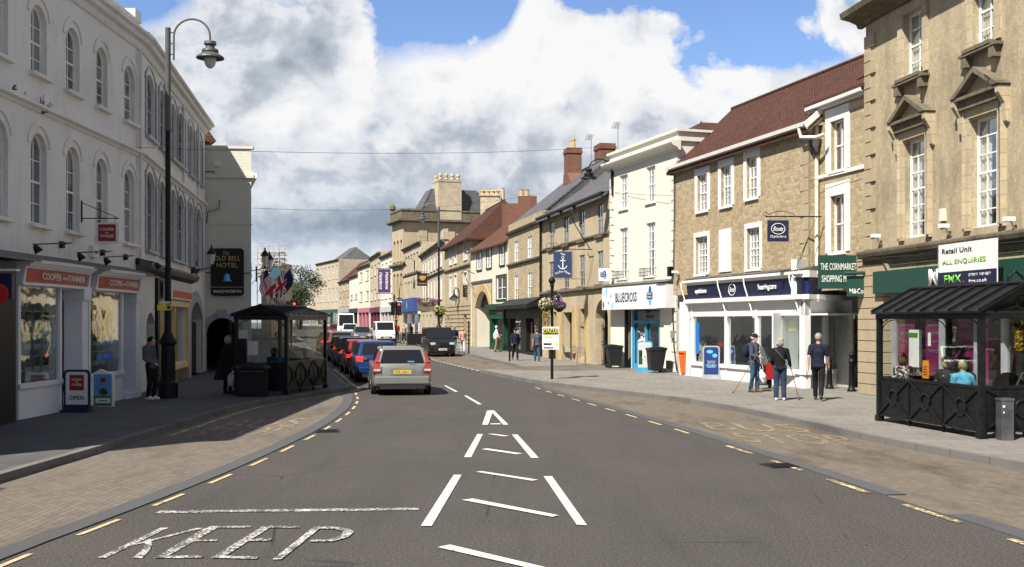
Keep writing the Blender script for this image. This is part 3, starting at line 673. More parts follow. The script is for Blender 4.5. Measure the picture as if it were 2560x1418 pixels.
cover(818, 1077, .5, .6, 'drain_cover', 'iron drain cover in the road beside the left bus bay strip')
cover(1960, 1163, .6, .5, 'drain_cover', 'dark gully grate at the foot of the right bus bay strip')
cover(2120, 1049, .7, .7, 'drain_cover', 'square cover at the kerb of the right bus bay')
# ================================================================== LEFT SIDE
PAV = .12
# --- the long white building with arched windows (estate agent below)
L1 = Facade('rendered_building', 'long white rendered building with arched sash windows above the estate agent', (-10.9, 12.9), (-10.9, 31.7), z0=PAV)
c1 = [(-35, 20), (77, 117), (165, 199), (240, 269), (310, 337)]
rows(L1, c1, 7.9, 9.5, rise=.38, cols=2, rows=4, hood='render_white', depth=.16, pane='glass_mid', fw=.06, sillw=.14, sill='render_white')
rows(L1, c1, 4.45, 6.55, rise=.40, cols=2, rows=4, hood='render_white', depth=.16, pane='glass_dark', fw=.06, sillw=.14, sill='render_white')
shop_u0, shop_u1 = L1.u(46, .4), L1.u(345, .4)
L1.open.append((shop_u0, shop_u1-.2, PAV+.02, 3.2, 0))
body(L1, 10.2, 'render_white', 10, zb=PAV-.1)
moulding(L1, 0, L1.L, 10.15, scaled(PROF, 1.0), 'render_white')
moulding(L1, 0, L1.L, 7.02, [(-.05, 0), (.03, 0), (.07, .06), (.16, .1), (.16, .17), (-.05, .24)], 'render_white', 'string_course')
m = MB(); m.box(0, L1.L, .05, .35, 10.6, 10.95); m.box(-.05, L1.L, -.02, .42, 10.95, 11.02); pr = m.build('parapet', 'render_white', L1.root)
m = MB(); m.prism([(0, .4, 10.7), (L1.L+.2, .4, 10.7), (L1.L+.2, 5, 12.2), (0, 5, 12.2)], (0, 0, .1)); m.build('roof', 'slate', L1.root)
for u_ in (L1.L-.35,):
    MB().box(u_-.25, u_+.25, -.05, .5, 11.0, 11.25).build('parapet_block', 'render_white', L1.root)
MB().tube([(L1.L-.25, -.09, 10.15), (L1.L-.25, -.09, 3.7)], .05).build('downpipe', 'render_white', L1.root)
# little weeds on the ledge
def tuft(parent, x, y, z, n, r, mat='leaf_dark', name='weed'):
    m = MB()
    for i in range(n):
        a = random.uniform(0, 6.28); e = random.uniform(.1, 1.3); l = random.uniform(.4, 1)*r
        p = Vector((x, y, z)); q = p+Vector((math.cos(a)*math.cos(e), -abs(math.sin(a)*math.cos(e)), math.sin(e)))*l; s_ = Vector((random.uniform(-1, 1), random.uniform(-1, 1), random.uniform(-1, 1))).normalized()*l*.16
        m.poly([p, q-s_, q+s_*.2+(q-p)*.25, q+s_])
    return m.build(name, mat, parent)
plain('leaf_dark', (.045, .06, .025), .7, 0, .5, 9); plain('leaf_green', (.06, .12, .03), .6, 0, .5, 5); plain('leaf_lime', (.18, .22, .05), .6, 0, .4, 5); plain('twig', (.10, .085, .07), .8)
tuft(L1.root, L1.u(18), -.1, 7.22, 16, .14); tuft(L1.root, L1.u(45), -.15, 7.22, 9, .08)
m = MB()
for i in range(26): a = random.uniform(-1.2, 1.2); l = random.uniform(.15, .5); q = L1.u(100); m.tube([(q, -.05, 7.0), (q+math.sin(a)*l*.5, -.08, 7.0+math.cos(a)*l*.6), (q+math.sin(a*1.3)*l, -.12, 7.0+math.cos(a)*l)], .006, 4)
m.build('dry_weed', 'twig', L1.root)
# shop front (0.4 m proud)
S = -.4
def shopbox(fac, u0, u1, z0, z1, y0, y1, name, mat, parent=None): return MB().box(u0, u1, y0, y1, z0, z1).build(name, mat, parent or fac.root)
u = lambda px, o=.4: L1.u(px, o)
sf = thing  # alias only
frt = MB()
ub = [u(46), u(150), u(207), u(232), u(305), u(345)]
frt.box(ub[0], ub[1]+.1, S, 0, PAV, .80); frt.box(ub[0]-.03, ub[1]+.15, S-.06, 0, .78, .88)                       # stall riser and sill, first window
frt.box(ub[3]-.3, ub[4]+.05, S, 0, PAV, .84); frt.box(ub[3]-.3, ub[4]+.10, S-.06, 0, .80, .90)
for a in (ub[0], ub[1], ub[3]-.25, ub[4]): frt.box(a, a+.12, S, S+.12, .88, 3.0)
frt.box(ub[2]-.15, ub[2]+.2, S-.05, 0, PAV, 3.0); frt.box(ub[2]-.2, ub[2]+.25, S-.10, 0, PAV, .5); frt.box(ub[2]-.2, ub[2]+.25, S-.12, 0, 2.75, 3.05)
frt.box(ub[5]-.28, ub[5], S-.04, 0, PAV, 3.0); frt.box(ub[5]-.33, ub[5]+.05, S-.08, 0, 2.75, 3.0); frt.box(ub[5]-.33, ub[5]+.04, S-.08, 0, PAV, .45)
frt.box(ub[0], ub[5], S+.02, 0, 2.98, 3.08)
f_ = frt.build('shopfront', 'shop_white_left', L1.root)
dr = MB()                                                     # recessed panelled doors
for a, b in ((ub[1]+.12, ub[2]-.15), (ub[4]+.15, ub[5]-.28)):
    dr.box(a, b, .05, .12, PAV+.05, 2.98)
    for z0_, z1_ in ((.3, 1.0), (1.12, 1.95), (2.1, 2.85)):
        dr.box(a+.1, b-.1, .03, .06, z0_, z1_)
dr.build('door', 'shop_white_left', L1.root)
MB().box(ub[4]+.12, ub[5]-.2, S-.1, .05, PAV, .28).build('doorstep', 'shop_white_left', L1.root)
cards = ['sign_white', 'sky_print', 'grass_print', 'sign_grey', 'orange']
for wi, (a, b) in enumerate(((ub[0]+.12, ub[1]), (ub[3]-.13, ub[4]))):
    MB().box(a, b, S+.05, S+.06, .88, 2.98).build('shop_window', 'glass_clear', f_)
    MB().box(a, b, .02, .06, .88, 2.98).build('display_back', 'interior_light', f_)
    n = 4
    for i in range(n):
        x = a+.12+(b-a-.2)*i/n
        for j, zz in enumerate((1.1, 1.6, 2.1)):
            cdd = MB(); cdd.box(x, x+(b-a)/n*.72, S+.18, S+.19, zz, zz+.36); o = cdd.build('display_card', 'sign_white', f_)
            MB().box(x+.03, x+(b-a)/n*.72-.03, S+.172, S+.178, zz+.12, zz+.33).build('picture', ['sky_print', 'tree_print', 'sign_grey', 'grass_print', 'wood_brown'][(i*2+j+wi) % 5], o)
    MB().box(a, b, S+.05, .05, .86, .88).build('display_floor', 'wood_brown', f_)
for a, b in ((u(48), u(212)), (u(232), u(340))):              # curved coral fascias
    n = 10; m = MB(); c_ = MB()
    for i in range(n):
        xa, xb = a+(b-a)*i/n, a+(b-a)*(i+1)/n
        ya, yb = [S-.05-.10*math.sin(math.pi*q/n) for q in (i, i+1)]
        ina = .0
        m.prism([(xa, ya, 3.06), (xb, yb, 3.06), (xb, yb-.04, 3.36), (xa, ya-.04, 3.36)], (0, .06, 0))
        for z_, o_, t_ in ((3.36, .10, .05), (3.41, .18, .06), (3.47, .26, .07)): c_.prism([(xa, ya-o_, z_), (xb, yb-o_, z_), (xb, yb-o_-.02, z_+t_), (xa, ya-o_-.02, z_+t_)], (0, .35+o_, 0))
        c_.prism([(xa, ya-.06, 3.0), (xb, yb-.06, 3.0), (xb, yb-.06, 3.06), (xa, ya-.06, 3.06)], (0, .2, 0))
    c_.build('fascia_cornice', 'shop_white_left', L1.root)
    fo = m.build('fascia', 'sign_coral', L1.root)
    cu_ = (a+b)/2
    lettering('COOPER', fo, 'sign_text', (cu_-(b-a)*.17, S-.21, 3.215), .15, (b-a)*.28, .02); lettering('AND', fo, 'sign_text', (cu_+(b-a)*.03, S-.21, 3.20), .07, (b-a)*.09, .02); lettering('TANNER', fo, 'sign_text', (cu_+(b-a)*.22, S-.20, 3.215), .15, (b-a)*.28, .02)
    for q in (a, b): MB().prism([(q-.06, S-.1, 3.02), (q+.06, S-.1, 3.02), (q+.02, S-.16, 3.42), (q-.02, S-.16, 3.42)], (0, .2, 0)).build('fascia_bracket', 'shop_white_left', L1.root)
MB().prism([(0, 0, 3.75), (0, S-.35, 3.56), (0, S-.35, 3.5), (0, 0, 3.5)], (ub[5]+.3, 0, 0)).build('lead_flashing', 'lead', L1.root)
# dark unit beyond the left frame edge with its illuminated sign
MB().box(.0, L1.u(40, .55), -.55, -.02, PAV, 3.45).build('dark_pier', 'iron_black', L1.root)
sg = thing('projecting_sign', 'navy projecting sign with a red rounded arch at the left edge', 'sign', (0, 0, 0))
pz = L1.world(L1.u(40, .55)-1.2, -.62, 0)
c_ = G(20, 1050); yb_ = 20.8
m = MB(); m.box(AT(-40, yb_), AT(33, yb_), yb_-.06, yb_+.06, HZ(748, yb_), HZ(684, yb_)); m.build('panel', 'sign_navy', sg)
MB().ball((AT(0, yb_), yb_-.06, HZ(735, yb_)), .2, sc=(1, .06, 1)).build('emblem', 'red', sg)
MB().box(AT(-40, yb_), AT(45, yb_), yb_-.08, yb_+.08, HZ(678, yb_), HZ(673, yb_)).build('light_bar', 'sign_white', sg)
# --- second, slightly turned wing with grey window surrounds
L2 = Facade('rendered_building', 'cream end wing with grey arched window surrounds beside the hotel gable', (-10.9, 31.72), (-13.0, 45.7), z0=PAV)
c2 = [(364, 388), (397, 416), (425, 442), (443.5, 462), (470, 485), (490, 504.5)]
z = [L2.z(452, 417), L2.z(452, 283), L2.z(452, 655), L2.z(452, 488)]
rows(L2, c2, z[0], z[1], rise=.4, cols=2, rows=4, hood='win_grey', depth=.16, pane='glass_mid', surround=None, frame='win_grey', sill='win_grey', sillw=.14)
rows(L2, c2, z[2], z[3], rise=.4, cols=2, rows=4, hood='win_grey', depth=.16, pane='glass_mid', frame='win_grey', sill='win_grey', sillw=.14)
for a, b in c2:
    for z0_, z1_ in ((z[0], z[1]), (z[2], z[3])):
        m = MB(); ua, uc = L2.u(a), L2.u(b)
        m.box(ua-.13, ua-.002, -.05, .0, z0_, z1_-.05); m.box(uc+.002, uc+.13, -.05, .0, z0_, z1_-.05); m.build('surround', 'win_grey', L2.root)
sa, sb, da, db = L2.u(398), L2.u(464), L2.u(473), L2.u(503)
L2.open += [(sa, sb, .75, 2.75, 0), (da, db, PAV, 3.0, .7), (L2.u(366), L2.u(387), PAV, 2.5, .35)]
body(L2, 10.2, 'render_cream_left', 10, zb=PAV-.1, wd=.35)
moulding(L2, -.1, L2.L+.1, 10.15, PROF, 'render_cream_left'); moulding(L2, 0, L2.L, 7.02, [(-.05, 0), (.03, 0), (.07, .06), (.16, .1), (.16, .17), (-.05, .24)], 'render_cream_left', 'string_course')
m = MB(); m.prism([(0, -.25, 10.62), (L2.L+.1, -.25, 10.62), (L2.L+.1, 4, 12.6), (0, 4, 12.6)], (0, 0, .1)); m.build('roof', 'slate', L2.root)
for i in (1, 2, 3): MB().tube([(L2.L*i/3.6, -.07, 10.1), (L2.L*i/3.6, -.07, 7.3)], .045).build('downpipe', 'render_cream_left', L2.root)
shp = MB(); shp.box(sa-.1, sb+.1, -.08, .0, .55, .74); shp.box(sa-.12, sa, -.1, 0, .5, 2.9); shp.box(sb, sb+.12, -.1, 0, .5, 2.9); shp.box((sa+sb)/2-.06, (sa+sb)/2+.06, -.06, .3, .75, 2.75)
shp.box(sa-.12, sb+.12, -.12, 0, 2.75, 2.95); shp.build('shop_frame', 'cream_paint', L2.root)
MB().box(sa, sb, .12, .13, .75, 2.75).build('shop_window', 'glass_clear', L2.root)
MB().box(sa, sb, .3, .34, .75, 2.75).build('display_back', 'interior_light', L2.root)
bd = MB().box(sa-.1, sb+.2, -.22, -.14, 2.98, 3.62).build('shop_sign', 'light_grey', L2.root)
MB().box(sa+1.4, sb+.0, -.23, -.222, 3.05, 3.28).build('sign_strip', 'red', bd)
moulding(L2, L2.u(345), L2.u(472), 3.66, [(-.05, 0), (.1, 0), (.35, .1), (.4, .22), (.4, .3), (-.05, .42)], 'lead', 'shop_cornice')
MB().box(L2.u(387), L2.u(392), -.1, 0, PAV, 3.6).build('pier', 'iron_black', L2.root)
MB().box(L2.u(466), L2.u(472), -.1, 0, PAV, 3.6).build('pier', 'win_grey', L2.root)
MB().box(sa-.1, sb+.1, -.04, 0, PAV, .55).build('stall_riser', 'stone_dark', L2.root)
MB().box(da+.02, db-.02, .2, .26, PAV, 2.2).build('door', 'iron_black', L2.root)
# arch surround
m = MB(); o1, o2 = arcpts(da-.3, db+.3, 3.45, 1.0, 12), arcpts(da, db, 3.0, .7, 12)
for i in range(12): m.prism([(o1[i][0], -.05, o1[i][1]), (o1[i+1][0], -.05, o1[i+1][1]), (o2[i+1][0], -.05, o2[i+1][1]), (o2[i][0], -.05, o2[i][1])], (0, .05, 0))
m.box(da-.3, da, -.05, 0, PAV, 2.46); m.box(db, db+.3, -.05, 0, PAV, 2.46); m.build('arch_surround', 'win_grey', L2.root)
tuft(L2.root, L2.u(455), -.3, 3.98, 30, .3)
# --- the hotel: gable turned to the camera, flank along the street
OB = Facade('hotel_building', 'cream painted hotel gable with an arched loggia entrance and hotel sign', (-13.02, 45.9), (-11.13, 46.1), z0=PAV)
a0, a1 = OB.u(513), OB.u(597)
zt = OB.z(560, 795)
mb = MB(); wall_mesh(mb, -.3, OB.L, 0, 9.6, [(a0, a1, PAV, zt, .75)], .35)
fl_ = (-7.2, 46)                                              # far end of the flank
mb.poly([(OB.L, 0, 0), (OB.L+fl_[0]-1.9, fl_[1], 0), (OB.L+fl_[0]-1.9, fl_[1], 9.0), (OB.L, 0, 9.6)])
mb.poly([(-.3, 0, 9.6), (OB.L, 0, 9.6), (OB.L+fl_[0]-1.9, fl_[1], 9.0), (-14, 46, 9.0)])
mb.build('wall', 'render_oldbell', OB.root)
m = MB(); m.box(-.4, OB.L+.12, -.10, .3, 8.35, 8.5); m.box(-.4, OB.L+.08, -.05, .3, 9.6, 9.72); m.box(-.4, OB.L+.03, -.025, .1, 4.5, 4.55); m.box(-.4, OB.L+.03, -.025, .1, 6.35, 6.40)
m.box(-.3, OB.L+.03, -.025, .1, 4.15, 4.20); m.build('string_course', 'render_oldbell', OB.root)
m = MB(); o1, o2 = arcpts(a0-.22, a1+.22, zt+.22, .95, 14), arcpts(a0, a1, zt, .75, 14)
for i in range(14): m.prism([(o1[i][0], -.05, o1[i][1]), (o1[i+1][0], -.05, o1[i+1][1]), (o2[i+1][0], -.05, o2[i+1][1]), (o2[i][0], -.05, o2[i][1])], (0, .05, 0))
m.box(a1, a1+.22, -.05, 0, PAV, zt-.72); m.box(a0-.22, a0, -.05, 0, PAV, zt-.72); m.box((a0+a1)/2-.22, (a0+a1)/2+.18, -.09, 0, zt, zt+.36); m.build('arch_surround', 'win_grey', OB.root)
m = MB(); m.prism([(a0-.1, .35, 0), (a0-3.1, 18, 0), (a0-3.2, 18, 0), (a0-.2, .35, 0)], (0, 0, 3.2)); m.build('loggia_wall', 'shop_white', OB.root)
m = MB(); m.prism([(a0-4, 18, 0), (-1.8, 18, 0), (-1.8, 18.2, 0), (a0-4, 18.2, 0)], (0, 0, 3.2)); m.prism([(a0-.1, .35, 3.0), (a1, .35, 3.0), (-1.8, 18, 3.0), (a0-4, 18, 3.0)], (0, 0, .1)); m.build('loggia_back', 'interior', OB.root)
m = MB()
for i in range(5): t = i*.22+.05; m.box(a0-.08-3*t*.98, a0-.04-3*t*.98, .5+17.6*t, 1.1+17.6*t, .9, 2.3)
m.build('loggia_window', 'iron_black', OB.root)
for i, t in enumerate((.1, .28, .46, .64, .82)):
    x = OB.L-.15-(9.0)*t; m = MB(); m.box(x-.2, x+.0, 46*t-.25, 46*t+.25, PAV, 3.0); m.build('pier', 'render_oldbell', OB.root)
for i, t in enumerate((.06, .17, .28, .39, .5, .61)):         # windows along the street flank
    x = OB.L-9.1*t; yv = 46*t; dx, dy = -.194*1.1, .98*1.1
    for z0_ in (4.3, 6.9):
        MB().prism([(x, yv, z0_), (x+dx, yv+dy, z0_), (x+dx, yv+dy, z0_+1.7), (x, yv, z0_+1.7)], (.05, 0, 0)).build('window', 'glass_mid', OB.root)
MB().prism([(OB.L, 0, 8.3), (OB.L+.25, -.1, 8.35), (OB.L+.25, -.1, 8.55), (OB.L, 0, 8.6)], (-9.1, 46, -.4)).build('cornice', 'render_oldbell', OB.root)
m = MB(); m.prism([(-3.2, .6, 9.0), (.35, .6, 10.0), (-2.0, .6, 13.4)], (-5, 14, 0)); m.build('roof', 'tile_brown', OB.root)
MB().tube([(-.06, -.08, 8.3), (-.06, -.08, .3)], .05).build('downpipe', 'render_oldbell', OB.root)
for pth in ([(-.05, -.06, 8.6), (.35, -.06, 8.6), (.4, -.06, 8.45), (.9, -.06, 8.45)], [(0, -.06, 4.32), (.7, -.06, 4.28), (1.9, -.06, 4.3)], [(.05, -.06, 6.4), (.1, -.06, 6.9), (.55, -.06, 7.0), (.6, -.06, 7.4)]):
    MB().tube(pth, .018, 5).build('cable', 'cable_black', OB.root)
MB().box(.35, .6, -.12, 0, 8.85, 9.05).build('alarm_box', 'sign_white', OB.root)
# hotel sign board
hs = thing('hotel_sign', 'black hotel sign with gold and cream lettering and a blue bell on the gable', 'sign', (0, 0, 0))
ys = 45.8; x0, x1 = AT(527, ys), AT(609, ys); zt_, zm, zb_ = HZ(621, ys), HZ(718, ys), HZ(740, ys); cc_ = .1
m = MB(); m.prism([(x0+cc_, ys, zb_), (x1-cc_, ys, zb_), (x1, ys, zb_+cc_), (x1, ys, zt_-cc_), (x1-cc_, ys, zt_), (x0+cc_, ys, zt_), (x0, ys, zt_-cc_), (x0, ys, zb_+cc_)], (0, .06, 0)); m.build('board', 'sign_black', hs)
MB().box(x0, x1, ys-.012, ys, zm-.01, zm+.012).build('divider', 'olive_gold', hs)
q = (x0+x1)/2
lettering('The', hs, 'olive_gold', (q-.05, ys-.003, HZ(633, ys)), .17, .28, 0, shear=.4); lettering('OLD BELL', hs, 'olive_gold', (q, ys-.003, HZ(646, ys)), .21, 1.12, .01); lettering('HOTEL', hs, 'olive_gold', (q, ys-.003, HZ(663, ys)), .21, .88, .01)
lettering('WADWORTH', hs, 'sign_text', (q, ys-.003, HZ(729, ys)), .13, 1.2, .02)
m = MB(); m.lathe([(.02, .34), (.09, .3), (.12, .2), (.14, .08), (.2, .0), (.02, 0)], (q, ys-.02, HZ(704, ys)), 14); b_ = m.build('bell', 'blue_light', hs, smooth=True); 
m = MB(); m.tube([(q+.33*math.cos(a*math.pi/12), ys-.01, HZ(694, ys)+.33*math.sin(a*math.pi/12)) for a in range(25)], .012, 5, False); m.build('ring', 'sign_navy', hs)
# --- farther left frontage: plain terrace behind the hotel, scaffolded tower, unseen block left of the frame (casts the near shadow)
LF = Facade('terrace_building', 'shaded terrace running back behind the hotel along the left kerb', (-22.5, 92.5), (-46, 190), z0=gz_(95))
for i in range(8):
    for z0_ in (1.0, 4.6): LF.open.append((4+i*10, 9+i*10 if z0_ < 2 else 6.0+i*10, z0_+.7, z0_+2.7+.7, 0))
body(LF, 8.0, 'stone_far', 10)
for o_ in LF.open: MB().box(o_[0], o_[1], .15, .2, o_[2], o_[3]).build('window', 'glass_dark', LF.root)
NB = Facade('neighbouring_building', 'unseen block left of the picture whose shadow falls across the near bus bay', (-10.9, -6), (-10.9, 8.6), z0=PAV)
body(NB, 8.4, 'render_white', 8, zb=0)
sc1 = thing('scaffold_tower', 'scaffolded building corner with netting behind the flags', 'scaffold', (0, 0, 0)); Y0 = 115.0
xa, xb = AT(643, Y0), AT(697, Y0); mbp, mbl = MB(), MB()
for i in range(5):
    for yy in (Y0, Y0+3):
        x = xa+(xb-xa)*i/4; mbp.tube([(x, yy, .5), (x, yy, HZ(618 if i < 2 else 622, Y0)+random.uniform(-.2, .6))], .04, 5)
for j in range(5):
    zz = HZ(690-j*15, Y0); mbl.box(xa-.2, xb+.2, Y0+.1, Y0+2.9, zz, zz+.08)
    for yy in (Y0, Y0+3):
        for dz in (.6, 1.1): mbp.tube([(xa-.3, yy, zz+dz), (xb+.3, yy, zz+dz)], .03, 5)
for a, b in ((0, 1), (2, 3)): mbp.tube([(xa+(xb-xa)*a/4, Y0-.1, HZ(690, Y0)), (xa+(xb-xa)*(b+1)/4, Y0-.1, HZ(630, Y0))], .05, 5)
mbp.build('scaffold_tubes', 'win_grey', sc1); mbl.build('boards', 'cream_paint', sc1)
MB().box(xa+.2, xb-1.0, Y0+1.0, Y0+12, .5, HZ(648, Y0)).build('wall', 'stone_far', sc1)
plain('netting', (.03, .10, .13), .9); MB().box(xa+1.4, xb+.2, Y0-.08, Y0-.04, HZ(700, Y0), HZ(668, Y0)).build('netting', 'netting', sc1)
# ================================================================== RIGHT SIDE, near to far
# --- R1: tall stone building with pediments
R1 = Facade('stone_building', 'tall weathered stone building with two pedimented windows above the dark green shop fascia', *D((10.34, 20.8), (12.7, 10.07)), z0=PAV)
U = R1.u
w2 = [(U(2262), U(2318)), (U(2428), U(2500))]; w1 = [(U(2260), U(2310)), (U(2432), U(2490))]
zA, zB = R1.z(2290, 593), R1.z(2290, 345); zC, zD = R1.z(2286, 190), R1.z(2286, 25)
for a, b in w2:
    R1.open.append((a, b, zA, zB, 0)); window(R1.root, a, b, zA, zB, cols=3, rows=6, depth=.2, pane='glass_clear', curtain=('drapes', 'curtain'), sill=None, bar=.03, fw=.07)
for a, b in w1:
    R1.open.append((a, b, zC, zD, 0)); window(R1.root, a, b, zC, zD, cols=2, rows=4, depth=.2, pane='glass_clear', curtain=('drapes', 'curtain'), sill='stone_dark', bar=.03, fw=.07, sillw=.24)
for c_ in (11.0, 14.5):
    for (z0_, z1_) in ((zA, zB), (zC, zD)): pass
gu0, gu1 = U(2225, .0), R1.L
R1.open.append((gu0, gu1-.3, PAV+.35, 3.0, 0))
body(R1, 11.6, 'stone_stucco', 11, zb=0, wd=.25)
# eaves cornice and blocking course
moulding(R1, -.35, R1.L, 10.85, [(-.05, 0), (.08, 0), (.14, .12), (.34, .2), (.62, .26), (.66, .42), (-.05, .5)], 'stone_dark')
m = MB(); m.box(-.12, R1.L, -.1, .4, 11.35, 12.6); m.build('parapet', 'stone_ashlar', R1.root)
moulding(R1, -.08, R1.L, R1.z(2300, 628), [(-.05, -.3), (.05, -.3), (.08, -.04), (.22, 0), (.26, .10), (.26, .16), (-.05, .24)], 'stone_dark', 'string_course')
quoins(R1.root, 0, 3.9, 10.8, 'stone_quoin', .62, .34, .39, proud=.06, gap=.035)
for (a, b), ztop in ((w2[0], zB), (w2[1], zB)):               # architraves, consoles, pediments
    m = MB(); k = .26
    m.box(a-k, a-.002, -.08, .02, zA-.05, ztop+.02); m.box(b+.002, b+k, -.08, .02, zA-.05, ztop+.02); m.box(a-k, b+k, -.083, .02, ztop+.02, ztop+.24)
    m.box(a-k+.04, a-k+.09, -.12, .0, zA, ztop+.2); m.box(b+k-.09, b+k-.04, -.12, 0, zA, ztop+.2)
    m.build('architrave', 'stone_ashlar', R1.root)
    m = MB(); e = .5
    for q in (a-k-.14, b+k+.0): m.prism([(q, 0, ztop-.35), (q, -.1, ztop-.3), (q, -.14, ztop+.1), (q, -.3, ztop+.35), (q, -.3, ztop+.46), (q, 0, ztop+.46)], (.14, 0, 0))
    m.build('console', 'stone_ashlar', R1.root)
    zp = ztop+.46; cx_ = (a+b)/2; hw = (b-a)/2+k+.14; m = MB()
    m.box(cx_-hw+.05, cx_+hw-.05, -.20, .02, ztop+.24, zp-.0); m.box(cx_-hw, cx_+hw, -.30, .02, zp, zp+.08)
    for sg_ in (-1, 1): m.prism([(cx_+sg_*(hw+.03), -.33, zp+.08), (cx_+sg_*(hw-.2), -.33, zp+.08), (cx_, -.33, zp+.55), (cx_, -.33, zp+.68)], (0, .35, 0))
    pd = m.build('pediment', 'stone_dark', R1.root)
    MB().prism([(cx_-hw+.15, -.10, zp+.1), (cx_+hw-.15, -.10, zp+.1), (cx_, -.10, zp+.58)], (0, .1, 0)).build('tympanum', 'stone_ashlar', pd)
for a, b in w1:
    m = MB(); k = .24; m.box(a-k, a-.002, -.07, .02, zC, zD); m.box(b+.002, b+k, -.07, .02, zC, zD); m.box(a-k, b+k, -.073, .02, zD, zD+.22); m.build('architrave', 'stone_ashlar', R1.root)
    m = MB(); m.box(a-.3, b+.3, -.22, 0, zC-.16, zC-.092); 
    for q in (a-.2, b+.0): m.box(q, q+.2, -.2, 0, zC-.42, zC-.16)
    m.build('sill_brackets', 'stone_dark', R1.root)
# ground floor: rusticated pier, fascia, posters
m = MB(); z_ = PAV; i = 0
while z_ < 3.75:
    m.box(-.06, gu0+.02+(0.0), -.22 if i % 1 == 0 else -.2, .05, z_+.012, z_+.30); z_ += .31
m.build('rusticated_pier', 'stone_quoin', R1.root); MB().box(-.04, gu0, -.19, .04, PAV-.05, 3.85).build('pier_core', 'stone_dark', R1.root)
fa = MB().box(U(2182, .35), R1.L, -.35, -.02, 3.0, 3.62).build('fascia', 'sign_green', R1.root)
lettering('M', fa, 'sign_text', (U(2336, .38), -.38, 3.33), .42, .40, .04, ext=.05)
inner = MB(); inner.box(gu0, R1.L, .55, .6, PAV, 3.2); inner.build('shop_interior', 'interior', R1.root)
gl_ = MB().box(gu0+.15, R1.L-.3, .10, .11, .5, 2.98).build('shop_window', 'glass_display', R1.root)
m = MB()
for q in (gu0, U(2345, 0), U(2432), U(2500, 0)): m.box(q, q+.13, .02, .16, .45, 3.0)
m.box(gu0, R1.L, .0, .16, PAV, .5); m.build('shop_frame', 'win_grey', R1.root)
posts = [(U(2230), U(2272), ['provider of', 'Guaranteed', 'Rent...']), (U(2300), U(2366), ['guaranteed', 'monthly income', 'on time every', 'month...']), (U(2380), U(2455), ['Northwood', 'Warminster', 'find out more'])]
for a, b, ls in posts:
    p_ = MB().box(a, b, .16, .17, .55, 2.9).build('poster', 'magenta', R1.root)
    for i, s_ in enumerate(ls): lettering(s_, p_, 'sign_grey', (a+.12, .156, 2.12-i*.22), .13, min(b-a-.2, .085*len(s_)), .01, align='l')
pf = MB().box(U(2268), U(2290), .05, .09, 1.0, 2.0).build('notice_board', 'sign_white', R1.root)
hb_ = MB().box(U(2268), U(2290), .04, .05, 1.8, 1.92).build('notice_heading', 'grass_print', pf)
for pth in ([(.0, -.3, 3.95), (2, -.32, 3.98), (4, -.3, 3.92), (6, -.33, 4.0), (9, -.3, 3.95)], [(0, -.28, 4.05), (3, -.3, 3.9), (5, -.3, 4.05), (8, -.3, 3.93)], [(U(2326), -.1, 4.0), (U(2326), -.1, 5.9), (U(2325), -.1, 7.2), (U(2318), -.15, 7.7), (U(2313), -.1, 8.9)], [(U(2510), -.1, 4.0), (U(2508), -.1, 7.6), (U(2506), -.45, 7.9)]):
    MB().tube(pth, .018, 5).build('cable', 'cable_black', R1.root)
# --- narrow rubble bay
N1 = Facade('narrow_stone_building', 'narrow rubble stone bay with two white framed windows beside the tall stone building', (9.72, 34.9), (10.47, 31.85), z0=PAV)
na, nb = N1.u(2078), N1.u(2112)
for (z0_, z1_) in ((N1.z(2095, 630), N1.z(2095, 488)), (N1.z(2095, 425), N1.z(2095, 300))):
    N1.open.append((na, nb, z0_, z1_, 0)); window(N1.root, na, nb, z0_, z1_, cols=2, rows=2, depth=.16, pane='glass_dark', sill='trim_white', surround='trim_white', sw=.30, lintel=.35, fw=.05)
body(N1, 9.0, 'stone_rubble', 9, zb=3.2, u1=N1.L+.3)
MB().box(0, N1.L+.3, -.06, .03, N1.z(2095, 438), N1.z(2095, 428)).build('string_course', 'trim_white', N1.root)
MB().box(.1, N1.L, -.03, .02, 8.62, 8.84).build('lintel_course', 'stone_ashlar', N1.root)
m = MB(); m.prism([(0, -.16, 9.0), (0, -.30, 9.0), (0, -.30, 9.1), (0, -.26, 9.1), (0, -.25, 9.03), (0, -.18, 9.03)], (N1.L+.1, 0, 0)); m.box(-.05, N1.L+.1, -.14, .02, 8.93, 9.02); m.build('gutter', 'trim_white', N1.root)
m = MB(); m.prism([(-.1, -.26, 9.08), (N1.L+.3, -.26, 9.08), (N1.L+.3, 2.7, 11.15), (-.1, 2.7, 11.15)], (0, 0, .12)); m.build('roof', 'tile_red', N1.root)
dp = MB(); dp.tube([(.42, -.10, 9.0), (.42, -.10, 8.1)], .065); dp.tube([(.42, -.10, 7.6), (.42, -.10, 3.9)], .065); dp.build('downpipe', 'render_cream', N1.root)
MB().lathe([(.10, 0), (.12, .2), (.22, .5), (.24, .52), (.2, .54)], (.42, -.14, 7.5), 6).build('hopper', 'lead', N1.root)
